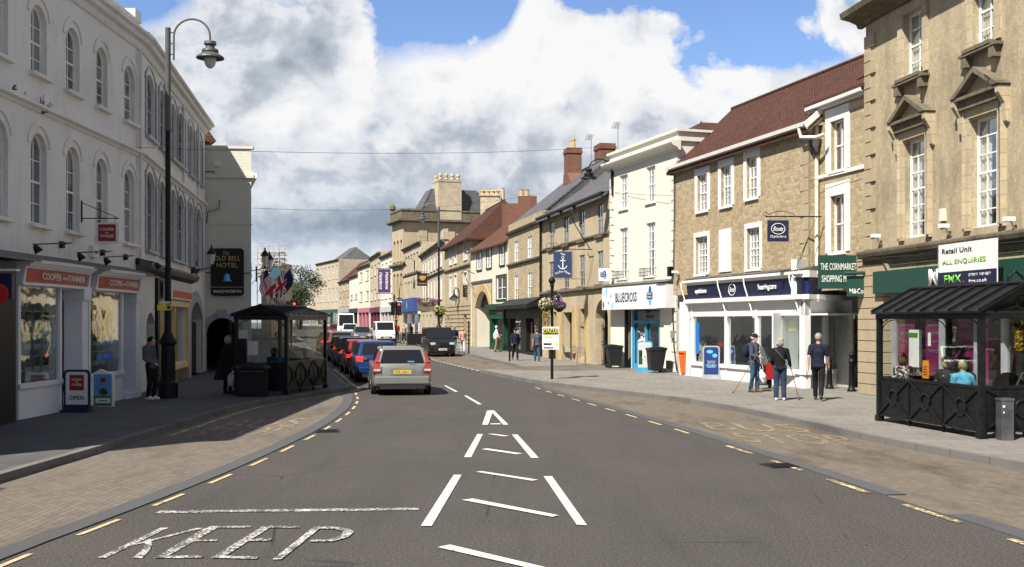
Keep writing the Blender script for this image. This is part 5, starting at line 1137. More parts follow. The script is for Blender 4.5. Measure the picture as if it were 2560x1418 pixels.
m = MB(); m.box(-.2, TH.L+.2, -.2, 15.5, 16.4, 17.5); m.box(-.3, TH.L+.3, -.3, 15.6, 17.5, 17.7); m.lathe([(.3, 0), (.3, .4), (.5, .6), (.45, 1.0), (.1, 1.4)], (.2, 0, 17.6), 8); m.build('parapet', 'stone_dark', TH.root)
m = MB(); 
for q in (2.2, 6.2, 9.5): m.box(TH.L, TH.L+.12, q, q+1.2, 12.0, 15.2)
m.build('side_panels', 'stone_ashlar', TH.root)
rt = MB(); rt.prism([(.5, 2.5, 17.2), (TH.L-.5, 2.5, 17.2), (TH.L-1.5, 4.5, 20.8), (1.5, 4.5, 20.8)], (0, .3, 0)); rt.prism([(TH.L-.5, 2.5, 17.2), (TH.L-.5, 15, 17.2), (TH.L-1.5, 11, 20.8), (TH.L-1.5, 4.5, 20.8)], (-.3, 0, 0)); rt.build('roof', 'slate', TH.root)
c_ = chimney(TH.root, TH.L-1.0, 6.6, 2.6, 3.4, 16, 22.0, mat='stone_far', pots=0)
m = MB()
for i in range(4):
    for q in (-1, 1): m.lathe([(.3, 0), (.2, .2), (.3, .5), (.2, .8)], (TH.L-1.0+q*1.1, 5.3+i*.85, 22.0), 8)
m.build('chimney_pot', 'stone_far', c_)
# far stacks over the roofs (behind the white building)
fs = thing('stone_chimney', 'pale stone chimney stack with a tall pot behind the red hipped roof', 'chimney', (0, 0, 0)); yc = 105.0
m = MB(); m.box(AT(1201, yc), AT(1247, yc), yc, yc+2, 10, HZ(490, yc)); m.box(AT(1198, yc), AT(1250, yc), yc-.1, yc+2.1, HZ(490, yc), HZ(485, yc)); m.build('stack', 'stone_far', fs)
m = MB(); 
for i in range(4): m.lathe([(.3, 0), (.22, .2), (.3, .35), (.15, .45)], (AT(1206+i*12, yc), yc+.8, HZ(485, yc)), 8)
m.lathe([(.2, 0), (.16, 1.4), (.2, 1.45)], (AT(1257, yc), yc+.8, HZ(505, yc)), 8); m.build('chimney_pot', 'terracotta', fs)
fs = thing('brick_chimney', 'dark brick chimney stack with two buff pots behind the narrow stone building', 'chimney', (0, 0, 0)); yc = 85.0
m = MB(); m.box(AT(1295, yc), AT(1342, yc), yc, yc+1.5, 9, HZ(490, yc)); m.box(AT(1255, yc), AT(1300, yc), yc+.2, yc+1.5, 9, HZ(508, yc)); m.build('stack', 'brick_red', fs)
m = MB(); m.lathe([(.2, 0), (.16, .5), (.2, .55)], (AT(1304, yc), yc+.6, HZ(490, yc)), 8); m.lathe([(.2, 0), (.16, .5), (.2, .55)], (AT(1318, yc), yc+.6, HZ(490, yc)), 8); m.build('chimney_pot', 'terracotta', fs)
# --- far frontages
def far_building(name, label, A, B, ztop, mat, wr, ncol, shopmat='sign_black', roof=None, frame='trim_white', wh=1.8, cor='stone_dark', fasc=None):
    f = Facade(name, label, *D(A, B), z0=gz_(A[1]*K)); z0_ = gz_((A[1]+B[1])/2*K)
    wd_ = f.L/ncol
    for z_ in wr:
        for i in range(ncol): q = wd_*(i+.28); f.open.append((q, q+wd_*.46, z_+z0_, z_+z0_+wh, 0)); window(f.root, q, q+wd_*.46, z_+z0_, z_+z0_+wh, cols=2, rows=2, depth=.15, pane='glass_mid', frame=frame, sill=cor, fw=.12, bar=.07)
    f.open.append((f.L*.08, f.L*.92, z0_+.4, z0_+3.0, 0)); body(f, ztop, mat, 9, zb=-1, wd=.3)
    MB().box(f.L*.08, f.L*.92, .2, .25, z0_+.4, z0_+3.0).build('shop_window', 'glass_dark', f.root)
    fo = MB().box(f.L*.04, f.L*.96, -.2, .0, z0_+3.0, z0_+3.8).build('fascia', shopmat, f.root)
    moulding(f, 0, f.L, ztop-.45, scaled(PROF, 1.1), cor)
    m = MB(); 
    for i in range(3): q = f.L*(.08+.28*i); m.box(q, q+f.L*.03, -.05, .2, z0_+.3, z0_+3.0)
    m.build('pilaster', shopmat, f.root)
    if roof: r, g_ = gable_roof(f, ztop, ztop+roof[1], 0, f.L, 9, roof[0], over=.2); g_.build('gable', mat, f.root)
    return f
H1 = far_building('white_building', 'white gabled building behind the purple estate agent banners', (-20.5, 111), (-17.2, 102.4), 12.3, 'render_white_sun', (5.0, 8.6), 3, 'light_grey', ('slate', 2.5))
H2 = far_building('stone_building', 'stone building with a bay and heavy cornice, left of the banners', (-24.5, 123), (-20.5, 111.2), 13.2, 'stone_far', (5.0, 9.0), 3, 'maroon')
H3 = far_building('white_building', 'pale building with two tall white windows above a pink shopfront', (-29, 134), (-24.5, 123.2), 12.4, 'render_cream', (5.0, 8.6), 2, 'pink', ('slate', 2.5))
H4 = far_building('white_building', 'plain white end wall with small dark marks beside the brick chimney', (-33, 144.5), (-29, 134.2), 11.3, 'render_white_sun', (5.5,), 2, 'sign_black', ('tile_brown', 3.0), 'win_grey', 1.0)
H5 = far_building('stone_building', 'low stone house with a red roof between the white wall and the parapet building', (-38.2, 157), (-33, 144.7), 11.0, 'stone_coursed', (4.4, 7.6), 3, 'win_grey', ('tile_red', 4.0))
H6 = far_building('stone_building', 'large parapet stone building with rows of white sashes at the bend of the street', (-47, 171), (-38.3, 157.4), 16.2, 'stone_far', (5.6, 10.6), 6, 'sign_green', None, wh=3.0)
chimney(H5.root, H5.u(889, -5), 5, 2.2, 2.2, 10, H5.z(889, 640, -5), pots=4, ph=1.1)
m = MB(); h_ = H6.L; m.add([(h_*.5, .8, 16.1), (h_-.8, .8, 16.1), (h_-.8, 8.5, 16.1), (h_*.5, 8.5, 16.1), (h_*.62, 4.6, 19.2), (h_*.88, 4.6, 19.2)], [(0, 1, 5, 4), (1, 2, 5), (2, 3, 4, 5), (3, 0, 4), (0, 3, 2, 1)]); m.build('roof', 'slate', H6.root)
H7 = far_building('stone_building', 'narrow stone building at the far end of the right frontage', (-51.5, 181), (-47, 171.2), 13.0, 'stone_far', (5.5, 9), 2, 'win_grey')
H8 = far_building('white_building', 'small white gabled house at the end of the street', (-56, 190), (-51.5, 181.2), 9.5, 'render_white_sun', (5.5,), 2, 'win_grey', ('tile_red', 2.5))
# ================================================================== PEOPLE
def remesh(o, vox, smooth_it=2):
    md = o.modifiers.new('r', 'REMESH'); md.mode = 'VOXEL'; md.voxel_size = vox; md.use_smooth_shade = True
    if smooth_it: s_ = o.modifiers.new('s', 'SMOOTH'); s_.factor = .5; s_.iterations = smooth_it
    dg = bpy.context.evaluated_depsgraph_get(); me = bpy.data.meshes.new_from_object(o.evaluated_get(dg)); old = o.data
    o.modifiers.clear(); o.data = me; me.name = old.name; bpy.data.meshes.remove(old)
    me.polygons.foreach_set('use_smooth', [True]*len(me.polygons)); return o
plain('skin', (.50, .28, .20), .55, 0, .08, 6); plain('skin_pale', (.58, .36, .27), .55, 0, .08, 6); plain('shoe_white', (.75, .75, .73), .5); plain('shoe_black', (.02, .02, .02), .5); plain('shoe_brown', (.10, .06, .04), .6)
def cloth(name, c, v=.25): 
    m = plain(name, c, .9, 0, v, 7, .2, .3); return name
for n_, c_ in (('hoodie_grey', (.10, .11, .13)), ('cloth_black', (.012, .012, .014)), ('cloth_navy', (.014, .018, .035)), ('denim', (.045, .085, .15)), ('denim_dark', (.03, .05, .09)), ('fleece_blue', (.05, .065, .11)), ('cloth_white', (.70, .70, .72)),
               ('khaki', (.30, .21, .12)), ('tee_blue', (.075, .085, .13)), ('pink_stripe', (.62, .30, .28)), ('red_shirt', (.45, .03, .03)), ('beige', (.42, .36, .28)), ('sky_vest', (.12, .42, .62)), ('trouser_navy', (.03, .045, .09)), ('cloth_blue', (.02, .10, .22)),
               ('hair_dark', (.015, .012, .01)), ('hair_grey', (.30, .28, .26)), ('hair_blond', (.38, .30, .18)), ('hair_brown', (.10, .06, .035)), ('hair_white', (.62, .60, .57))): cloth(n_, c_)
def printed(name, base, dot, scale, thr):
    m, t, b = newmat(name); co = t.node('ShaderNodeTexCoord').outputs['Object']
    v = t.noise(co, scale, 2, .5) if thr > .3 else t.node('ShaderNodeTexVoronoi', {'Vector': co, 'Scale': scale}).outputs['Distance']
    f = t.ramp(v, thr-.02, thr+.02) if thr > .3 else t.ramp(v, thr, thr+.04, 1, 0)
    setin(t, b, 'Base Color', t.mix(f, base, dot)); b.inputs['Roughness'].default_value = .9
printed('floral', (.02, .02, .025), (.62, .50, .50), 22, .53); printed('dotted', (.015, .015, .018), (.6, .58, .52), 14, .14); printed('bag_print', (.6, .6, .58), (.35, .04, .06), 26, .56)
J0 = dict(hip=(0, 0, .93), chest=(0, 0, 1.28), neck=(0, 0, 1.47), head=(0, -.02, 1.62), sl=(.18, 0, 1.40), sr=(-.18, 0, 1.40), el=(.235, .03, 1.13), er=(-.235, .03, 1.13), wl=(.25, -.04, .89), wr=(-.25, -.04, .89),
          hl=(.09, 0, .92), hr=(-.09, 0, .92), kl=(.10, -.02, .50), kr=(-.10, -.02, .50), al=(.105, .02, .09), ar=(-.105, .02, .09))
WALK = dict(kl=(.09, -.16, .52), al=(.09, -.22, .10), kr=(-.09, .06, .49), ar=(-.09, .32, .16), el=(.23, .14, 1.14), wl=(.24, .12, .90), er=(-.23, -.06, 1.14), wr=(-.22, -.20, .93))
SIT = dict(hip=(0, .05, .52), chest=(0, .03, .88), neck=(0, 0, 1.06), head=(0, -.02, 1.21), sl=(.18, .02, 1.0), sr=(-.18, .02, 1.0), el=(.22, -.02, .74), er=(-.22, -.02, .74), wl=(.12, -.22, .62), wr=(-.12, -.22, .62),
           hl=(.09, .03, .50), hr=(-.09, .03, .50), kl=(.12, -.40, .50), kr=(-.12, -.40, .50), al=(.12, -.38, .09), ar=(-.12, -.38, .09))
def person(label, loc, rz, H=1.75, pose=None, top='cloth_navy', legs='denim', shoe='shoe_black', hair='hair_dark', hairlen=0, sleeve=1, fat=1.0, detail=1, group=None, look=0.0, cap=None, coat=None, skirt=None, skin='skin', sit=False, legw=1.0, shorts=False):
    """Faces local -y at rz = 0. Joints in metres for a 1.75 m figure."""
    J = dict(J0); J.update(pose or {}); k = H/1.75
    J = {a: Vector(b)*k for a, b in J.items()}
    r = thing('person', label, 'person', loc, rz, group)
    vox = .011 if detail > 1 else (.016 if detail else .026)
    b = MB(); hc = J['head']; Rz = Matrix.Rotation(look, 3, 'Z'); f = lambda v: hc+(Rz @ Vector(v))*k
    def limb(m, p, q, a, c): m.cone2(p, q, a*k, c*k, 10)
    limb(b, J['neck']-Vector((0, 0, .04*k)), J['neck'].lerp(hc, .6), .062, .056)
    b.ball(f((0, .005, .02)), .105*k, 14, 10, (.78, .93, 1.05)); b.ball(f((0, -.035, -.055)), .065*k, 12, 8, (.85, .9, .9))
    b.ball(f((0, -.104, -.01)), .018*k, 8, 6, (.8, 1, 1.6)); b.ball(f((0, -.088, -.062)), .018*k, 8, 6, (1.5, .7, .5)); b.ball(f((0, -.085, .018)), .02*k, 8, 6, (2.2, .6, .5))
    for s_ in (-1, 1): b.ball(f((s_*.082, .01, -.005)), .022*k, 8, 6, (.5, .9, 1.3))
    tor = [(J['hip'], .135, .105), (J['hip'].lerp(J['chest'], .5), .13, .10), (J['chest'], .155, .115), (J['chest'].lerp(J['neck'], .55), .15, .095)]
    def torso(m, g=0.0):
        for i in range(len(tor)-1):
            (p, a, c), (q, a2, c2) = tor[i], tor[i+1]
            for j in range(4):
                t = j/3; m.ball(p.lerp(q, t), 1.0, 12, 8, ((a+(a2-a)*t)*fat*k+g, (c+(c2-c)*t)*fat*k+g, .10*k+g*.5))
        for s_ in ('sl', 'sr'): limb(m, J['neck'].lerp(J[s_], .25)-Vector((0, 0, .03*k)), J[s_], .06+g, .055+g)
    torso(b)
    for s_ in 'lr':
        sh, e, w_ = J['s'+s_], J['e'+s_], J['w'+s_]; sg = 1 if s_ == 'l' else -1
        limb(b, sh, e, .052, .040); limb(b, e, w_, .038, .026)
        d = (w_-e).normalized(); side = Vector((sg, 0, 0)); fw = Vector((0, -1, 0)); pc = w_+d*.05*k
        b.ball(pc, .042*k, 10, 8, (.55, .9, 1.0))
        if detail > 1:
            for i, ln in enumerate((.065, .075, .07, .055)):
                o = pc+fw*((i-1.5)*.019*k)*-1+d*.03*k; m1 = o+d*ln*.6*k; m2 = m1+(d*.6-side*.5).normalized()*ln*.55*k
                b.cone2(o, m1, .0095*k, .009*k, 8); b.cone2(m1, m2, .009*k, .0075*k, 8)
            b.cone2(pc+fw*.02*k, pc+fw*.045*k+d*.045*k, .012*k, .009*k, 8)
        else: b.cone2(pc+d*.03*k, pc+d*.09*k-side*.01, .026*k, .016*k, 8)
        h_, kn, an = J['h'+s_], J['k'+s_], J['a'+s_]
        limb(b, h_, kn, .085, .055); limb(b, kn, an, .052, .038)
    bo = b.build('body', skin, r); remesh(bo, vox)
    tp = MB(); g = .018*k; torso(tp, g)
    for s_ in 'lr':
        sh, e, w_ = J['s'+s_], J['e'+s_], J['w'+s_]
        if sleeve >= 1: limb(tp, sh, e, .075, .058); limb(tp, e, e.lerp(w_, .93), .056, .042)
        else: limb(tp, sh, sh.lerp(e, .72), .078, .066)
    if sleeve >= 1 or sit: limb(tp, J['neck']-Vector((0, 0, .03*k)), J['neck']-Vector((0, 0, .0*k)), .08, .07)
    tp.ball(J['hip']-Vector((0, 0, .03*k)), 1, 12, 8, (.155*fat*k+.02, .125*fat*k+.02, .10*k))
    remesh(tp.build('top', top, r), vox)
    if coat:
        z1 = J['chest'].z; zb_ = .42*k; m = MB(); n = 22; vs = []
        for j in range(9):
            t = j/8; zz = z1+.1*k+(zb_-z1-.1*k)*t; rr = (.20+.24*t)*k
            for i in range(n): a = 2*math.pi*i/n; w_ = 1+.06*math.sin(i*2.7+t*2); vs.append((math.cos(a)*rr*w_+.03*t, math.sin(a)*rr*.72*w_, zz))
        m.add(vs, [(j*n+i, j*n+(i+1) % n, (j+1)*n+(i+1) % n, (j+1)*n+i) for j in range(8) for i in range(n)]+[tuple(range(n))]); m.build('coat', coat, r, smooth=True)
    lg = MB(); lg.ball(J['hip'], 1, 12, 8, (.15*fat*k, .12*fat*k, .12*k))
    for s_ in 'lr':
        h_, kn, an = J['h'+s_], J['k'+s_], J['a'+s_]
        limb(lg, h_, kn, .098*legw, .073*legw)
        if not shorts: limb(lg, kn, kn.lerp(an, .94), .070*legw, .062*legw)
    remesh(lg.build('trousers', legs, r), vox)
    for s_ in 'lr':
        an, kn = J['a'+s_], J['k'+s_]; sh_ = MB(); d = Vector((0, -1, 0)); back = an.z > .12*k and not sit
        toe = an+Vector((0, -.15, -.05 if not back else -.10))*k; heel = an+Vector((0, .04, -.05))*k
        sh_.ball(heel, .042*k, 10, 6, (1, 1, .9)); sh_.cone2(heel, toe, .042*k, .040*k, 10); sh_.cone2(an, an.lerp(toe, .4), .045*k, .045*k, 10)
        so = sh_.build('shoe', shoe, r); remesh(so, vox)
    hm = MB()
    if hair:
        hm.ball(f((0, .022, .042)), .112*k, 14, 10, (.86, .95, .98)); 
        if hairlen: hm.ball(f((0, .04, -.02)), .115*k, 14, 10, (.98, .78, 1.0)); [hm.ball(f((random.uniform(-.08, .08), random.uniform(-.02, .1), random.uniform(-.05, .12))), .035*k, 8, 6) for _ in range(14)]
        if hairlen > 1: hm.ball(f((0, .06, -.14)), .09*k, 12, 8, (1, .7, 1.6))
        ho = hm.build('hair', hair, r); remesh(ho, vox, 1)
        cut = [v for v in ho.data.vertices if (Rz.transposed() @ (v.co-hc)).y < -.062*k or ((v.co-hc).z < -.03*k and (Rz.transposed() @ (v.co-hc)).y < .0 and not hairlen)]
        bm = bmesh.new(); bm.from_mesh(ho.data); bm.verts.ensure_lookup_table(); bmesh.ops.delete(bm, geom=[bm.verts[v.index] for v in cut], context='VERTS'); bm.to_mesh(ho.data); bm.free()
    if detail:
        for s_ in (-1, 1): MB().ball(f((s_*.031, -.088, .012)), .009*k, 8, 6).build('eye', 'cloth_black', bo)
    if cap:
        cp_ = MB(); cp_.ball(f((0, .01, .06)), .118*k, 14, 10, (.87, 1.0, .75)); cp_.ball(f((0, -.11, .055)), .085*k, 12, 6, (.85, 1.0, .12)); remesh(cp_.build('cap', cap, r), vox)
    return r
def W(px, py, h=PAV): return G(px, py, h)
def facing(a): return R(a)                                    # 0 = towards the camera, 180 = away, 90 = to the right of the picture
LEAN = dict(hip=(0, -.04, .93), chest=(0, .04, 1.26), neck=(0, .04, 1.44), head=(0, -.07, 1.55), sl=(.17, .02, 1.38), sr=(-.17, .02, 1.38), el=(.21, .0, 1.10), er=(-.21, .0, 1.10), wl=(.06, -.17, .98), wr=(-.06, -.17, .98), hl=(.08, -.04, .92), hr=(-.08, -.04, .92), kl=(.09, -.12, .5), kr=(-.09, -.08, .5), al=(.09, -.06, .09), ar=(-.09, -.02, .09))
person('bearded man in grey hooded top leaning on the shopfront pillar', W(374, 1000), facing(72), 1.76, LEAN, 'hoodie_grey', 'cloth_black', 'shoe_white', 'hair_dark', detail=2)
CAPE = dict(er=(-.22, -.05, 1.12), wr=(-.16, -.24, 1.0), el=(.24, .0, 1.12), wl=(.25, -.02, .86))
w_ = person('grey haired woman in a long black cape near the hotel arch', W(570, 984), facing(150), 1.68, CAPE, 'cloth_black', 'cloth_black', 'shoe_black', 'hair_grey', hairlen=1, coat='cloth_black')
def carrier(name, label, loc, mat, h=.42, w=.32, rz=0):
    m = MB(); n = 14; vs = []
    prof = [(.02, 0), (.9, .03), (1.0, .25), (.95, .55), (.7, .75), (.35, .88), (.12, 1.0)]
    for (r_, z_) in prof:
        for i in range(n): a = 2*math.pi*i/n; q = 1+.10*math.sin(3*a+z_*6); vs.append((math.cos(a)*r_*w/2*q, math.sin(a)*r_*w*.3*q, z_*h))
    m.add(vs, [(j*n+i, j*n+(i+1) % n, (j+1)*n+(i+1) % n, (j+1)*n+i) for j in range(len(prof)-1) for i in range(n)])
    t = thing(name, label, 'bag', loc, rz); m.build('bag', mat, t, smooth=True)
    MB().tube([(-.05, 0, h-.02), (-.03, 0, h+.12), (.03, 0, h+.12), (.05, 0, h-.02)], .008, 5).build('handle', mat, t); return t
p = W(570, 984); carrier('carrier_bag', 'patterned white and red carrier bag held by the woman in the black cape', (p.x+.22, p.y-.25, .33), 'bag_print', .48, .36)
person('seated person in dark blue inside the left glass shelter', (AT(686, 33.0), 33.0, .12), facing(165), 1.68, SIT, 'cloth_blue', 'cloth_black', hair='hair_dark', hairlen=1, sit=True)
person('man in a white shirt standing behind the left glass shelter', (AT(693, 36.5), 36.5, .12), facing(20), 1.74, None, 'beige', 'denim_dark', hair='hair_brown')
# right hand trio
ST = dict(er=(-.26, -.06, 1.12), wr=(-.24, -.26, 1.08), el=(.27, .06, 1.12), wl=(.22, -.05, .90), kl=(.11, -.05, .5), al=(.12, -.04, .09), kr=(-.08, .0, .5), ar=(-.07, .08, .09))
pm = W(1885, 981); person('older man in blue fleece, jeans and dark cap holding a long stick', pm, facing(50), 1.74, ST, 'fleece_blue', 'denim', 'shoe_brown', 'hair_white', fat=1.18, detail=2, cap='cloth_navy')
bp = thing('backpack', 'dark backpack on the back of the man in the blue fleece', 'backpack', pm, facing(50)); m = MB(); m.ball((0, .25, 1.22), .17, 12, 8, (.95, .6, 1.2)); m.build('pack', 'cloth_navy', bp, smooth=True)
m = MB()
for s_ in (-1, 1): m.tube([(s_*.12, .16, 1.42), (s_*.12, .02, 1.50), (s_*.12, -.13, 1.38), (s_*.14, -.16, 1.2), (s_*.17, -.02, 1.06)], .017, 6)
m.build('strap', 'hoodie_grey', bp)
def stick(label, top, tip, crook=False):
    m = MB(); top, tip = Vector(top), Vector(tip); pts = [top, tip]
    if crook: pts = [top+Vector((-.11, 0, -.01)), top+Vector((-.05, 0, .03)), top, tip]
    m.tube(pts, .011, 6); t = thing('walking_stick', label, 'walking stick', tip); m.v = [(x-tip.x, y-tip.y, z-tip.z) for x, y, z in m.v]; m.build('shaft', 'wood_brown', t); MB().lathe([(.016, 0), (.016, .04), (.011, .05)], (0, 0, 0), 8).build('ferrule', 'rubber', t)
def hand(loc, rz, w_, H=1.75): return Vector(loc)+Matrix.Rotation(rz, 3, 'Z') @ (Vector(w_)*H/1.75)
hp = hand(pm, facing(50), (-.25, -.30, 1.08)); stick('long brown stick held by the man in the blue fleece', hp+Vector((.06, .05, .25)), W(1833, 983))
pw = W(1950, 1001); WB = dict(er=(-.25, -.02, 1.12), wr=(-.29, -.20, .96), el=(.23, .0, 1.12), wl=(.18, -.16, .98))
person('woman with curly grey hair, black top and walking cane', pw, facing(168), 1.66, WB, 'cloth_black', 'trouser_navy', 'shoe_white', 'hair_grey', hairlen=1, fat=1.1, detail=2, legw=1.12)
st = MB(); st.tube([(.15, -.05, 1.38), (.10, .14, 1.33), (-.05, .155, 1.16), (-.19, .06, .98)], .013, 6); so = tag(st.build('shoulder_strap', 'hoodie_grey', None, pw, facing(168)), 'grey crossbody strap over the back of the woman in the black top', 'strap')
hp = hand(pw, facing(168), (-.29, -.24, .93), 1.66); stick('brown walking cane held upright by the woman in the black top', hp+Vector((0, 0, .05)), W(1998, 1001), True)
pk = W(2046, 1001); person('grey haired man in black polo shirt and trousers beside the bollards', pk, facing(160), 1.78, dict(WALK, wr=(-.25, -.16, .92)), 'cloth_navy', 'cloth_black', 'shoe_black', 'hair_grey', sleeve=0, fat=1.05, detail=2)
tr = thing('shopping_trolley', 'black wheeled shopping trolley between the couple with sticks', 'trolley', W(1913, 972), R(10))
m = MB(); m.prism([(-.17, -.13, .12), (.17, -.13, .12), (.17, .13, .12), (-.17, .13, .12)], (0, .03, .62)); m.build('bag', 'cloth_black', tr)
for s_ in (-1, 1): MB().lathe([(.09, -.02), (.09, .02)], (s_*.2, .12, .09), 14, 'x').build('wheel', 'rubber', tr)
m = MB(); m.tube([(-.14, .18, .1), (-.14, .22, .95), (.14, .22, .95), (.14, .18, .1)], .012, 6); m.build('frame', 'steel', tr)
p = W(1905, 975); carrier('carrier_bag', 'plain white carrier bag beside the black shopping trolley', (p.x-.05, p.y-.15, .30), 'cloth_white', .46, .30)
m = MB(); m.box(-.14, .14, -.02, .02, 0, .5); tag(m.build('box', 'sign_red', None, (W(1922, 972).x, W(1922, 972).y-.2, .42)), 'red and white packet standing in the black shopping trolley', 'box')
# middle distance
person('man in a white jacket and khaki trousers looking into the green shop', W(1241, 880), facing(100), 1.76, dict(WALK, kr=(-.09, .02, .5), ar=(-.09, .12, .1)), 'cloth_white', 'khaki', 'shoe_brown', 'hair_white', detail=0)
person('man in dark navy jacket and flat cap walking towards the camera', W(1288, 901), facing(10), 1.74, WALK, 'cloth_navy', 'cloth_black', 'shoe_black', 'hair_grey', detail=1, cap='cloth_black', fat=1.08)
person('man in a blue grey T-shirt and jeans walking away past the barbers', W(1343, 904), facing(185), 1.74, dict(WALK, kr=(-.09, .02, .5), ar=(-.09, .10, .1)), 'tee_blue', 'denim', 'shoe_black', 'hair_brown', sleeve=0, fat=1.12)
person('man in a dark navy sweater behind the dark parked van', W(1136, 879), facing(175), 1.74, WALK, 'cloth_navy', 'denim', 'shoe_white', 'hair_grey', detail=0, fat=1.1)
person('woman in pink striped top and white trousers walking away', W(1157, 882), facing(185), 1.66, dict(WALK, ar=(-.09, .14, .1)), 'pink_stripe', 'cloth_white', 'shoe_brown', 'hair_blond', hairlen=1, detail=0)
person('person in a red shirt and dark shorts by the far crossing', W(985, 853), facing(30), 1.72, None, 'red_shirt', 'trouser_navy', 'shoe_white', 'hair_dark', detail=0, sleeve=0, shorts=True)
person('second person in red beside the traffic light pole, partly hidden by it', W(993, 852), facing(30), 1.7, None, 'red_shirt', 'denim_dark', 'shoe_white', 'hair_dark', detail=0)
person('woman in a beige top and black trousers walking right of the traffic light', W(1010, 858), facing(20), 1.7, WALK, 'beige', 'cloth_black', 'shoe_white', 'hair_blond', hairlen=1, detail=0)
person('woman dressed in black standing at the far pavement fence', W(1028, 856), facing(60), 1.72, CAPE, 'cloth_black', 'cloth_black', 'shoe_black', 'hair_dark', hairlen=2, detail=0)
# inside the right hand shelter
def seatp(px, y, top_py, label, **k):
    z_ = HZ(top_py, y); base = z_-1.33*(k.get('H', 1.65)/1.75); person(label, (AT(px, y), y, base), facing(k.pop('a', 180)), k.pop('H', 1.65), SIT, sit=True, **k)
seatp(2256, 22.7, 886, 'seated woman in a black floral blouse at the far end of the right shelter', top='floral', legs='cloth_black', hair='hair_brown', hairlen=1, a=200)
seatp(2368, 21.3, 893, 'seated woman with curly hair and a black dotted blouse in the right shelter', top='dotted', legs='cloth_black', hair='hair_blond', hairlen=1, a=150)
seatp(2408, 20.6, 901, 'seated short haired blonde woman in a light blue vest', top='sky_vest', legs='cloth_black', hair='hair_blond', hairlen=0, a=180, sleeve=0)
person('man in dark clothes with a raised hand at his brow inside the right shelter', (AT(2404, 22.2), 22.2, .12), facing(20), 1.62, dict(er=(-.30, -.22, 1.42), wr=(-.10, -.20, 1.66), el=(.22, 0, 1.12)), 'cloth_navy', 'cloth_black', hair='hair_dark')
# ================================================================== VEHICLES
def paintm(name, c, metal=.5, rough=.28):
    m, t, b = newmat(name); co = t.node('ShaderNodeTexCoord').outputs['Object']
    d = t.noise(co, 2.0, 5, .7); col = t.mix(t.math('MULTIPLY', t.ramp(d, .5, .8), .25), c, (.12, .11, .09))
    setin(t, b, 'Base Color', col); b.inputs['Metallic'].default_value = metal; b.inputs['Roughness'].default_value = rough; b.inputs['Coat Weight'].default_value = .35; b.inputs['Coat Roughness'].default_value = .06
    return m
for n_, c_, me_ in (('car_silver', (.30, .31, .27), .55), ('car_blue', (.012, .045, .19), .4), ('car_red', (.24, .014, .014), .2), ('car_black', (.004, .0045, .006), .1), ('car_navy', (.012, .018, .035), .3), ('car_white', (.72, .72, .70), 0), ('car_pale', (.45, .46, .48), .4), ('car_grey', (.16, .18, .20), .5), ('car_maroon', (.10, .012, .015), .3)):
    paintm(n_, c_, me_)
emit('lamp_red', (.75, .02, .015), .9); emit('lamp_red_dim', (.17, .006, .006), .02); emit('signal_red', (1, .03, .02), 3.0); plain('headlight', (.62, .64, .62), .15, .3); plain('plate_yellow', (.72, .52, .07), .5); plain('plate_white', (.75, .75, .72), .5); plain('trim_black', (.018, .018, .02), .55)
def lerp(a, b, t): return tuple(a[i]+(b[i]-a[i])*t for i in range(3))
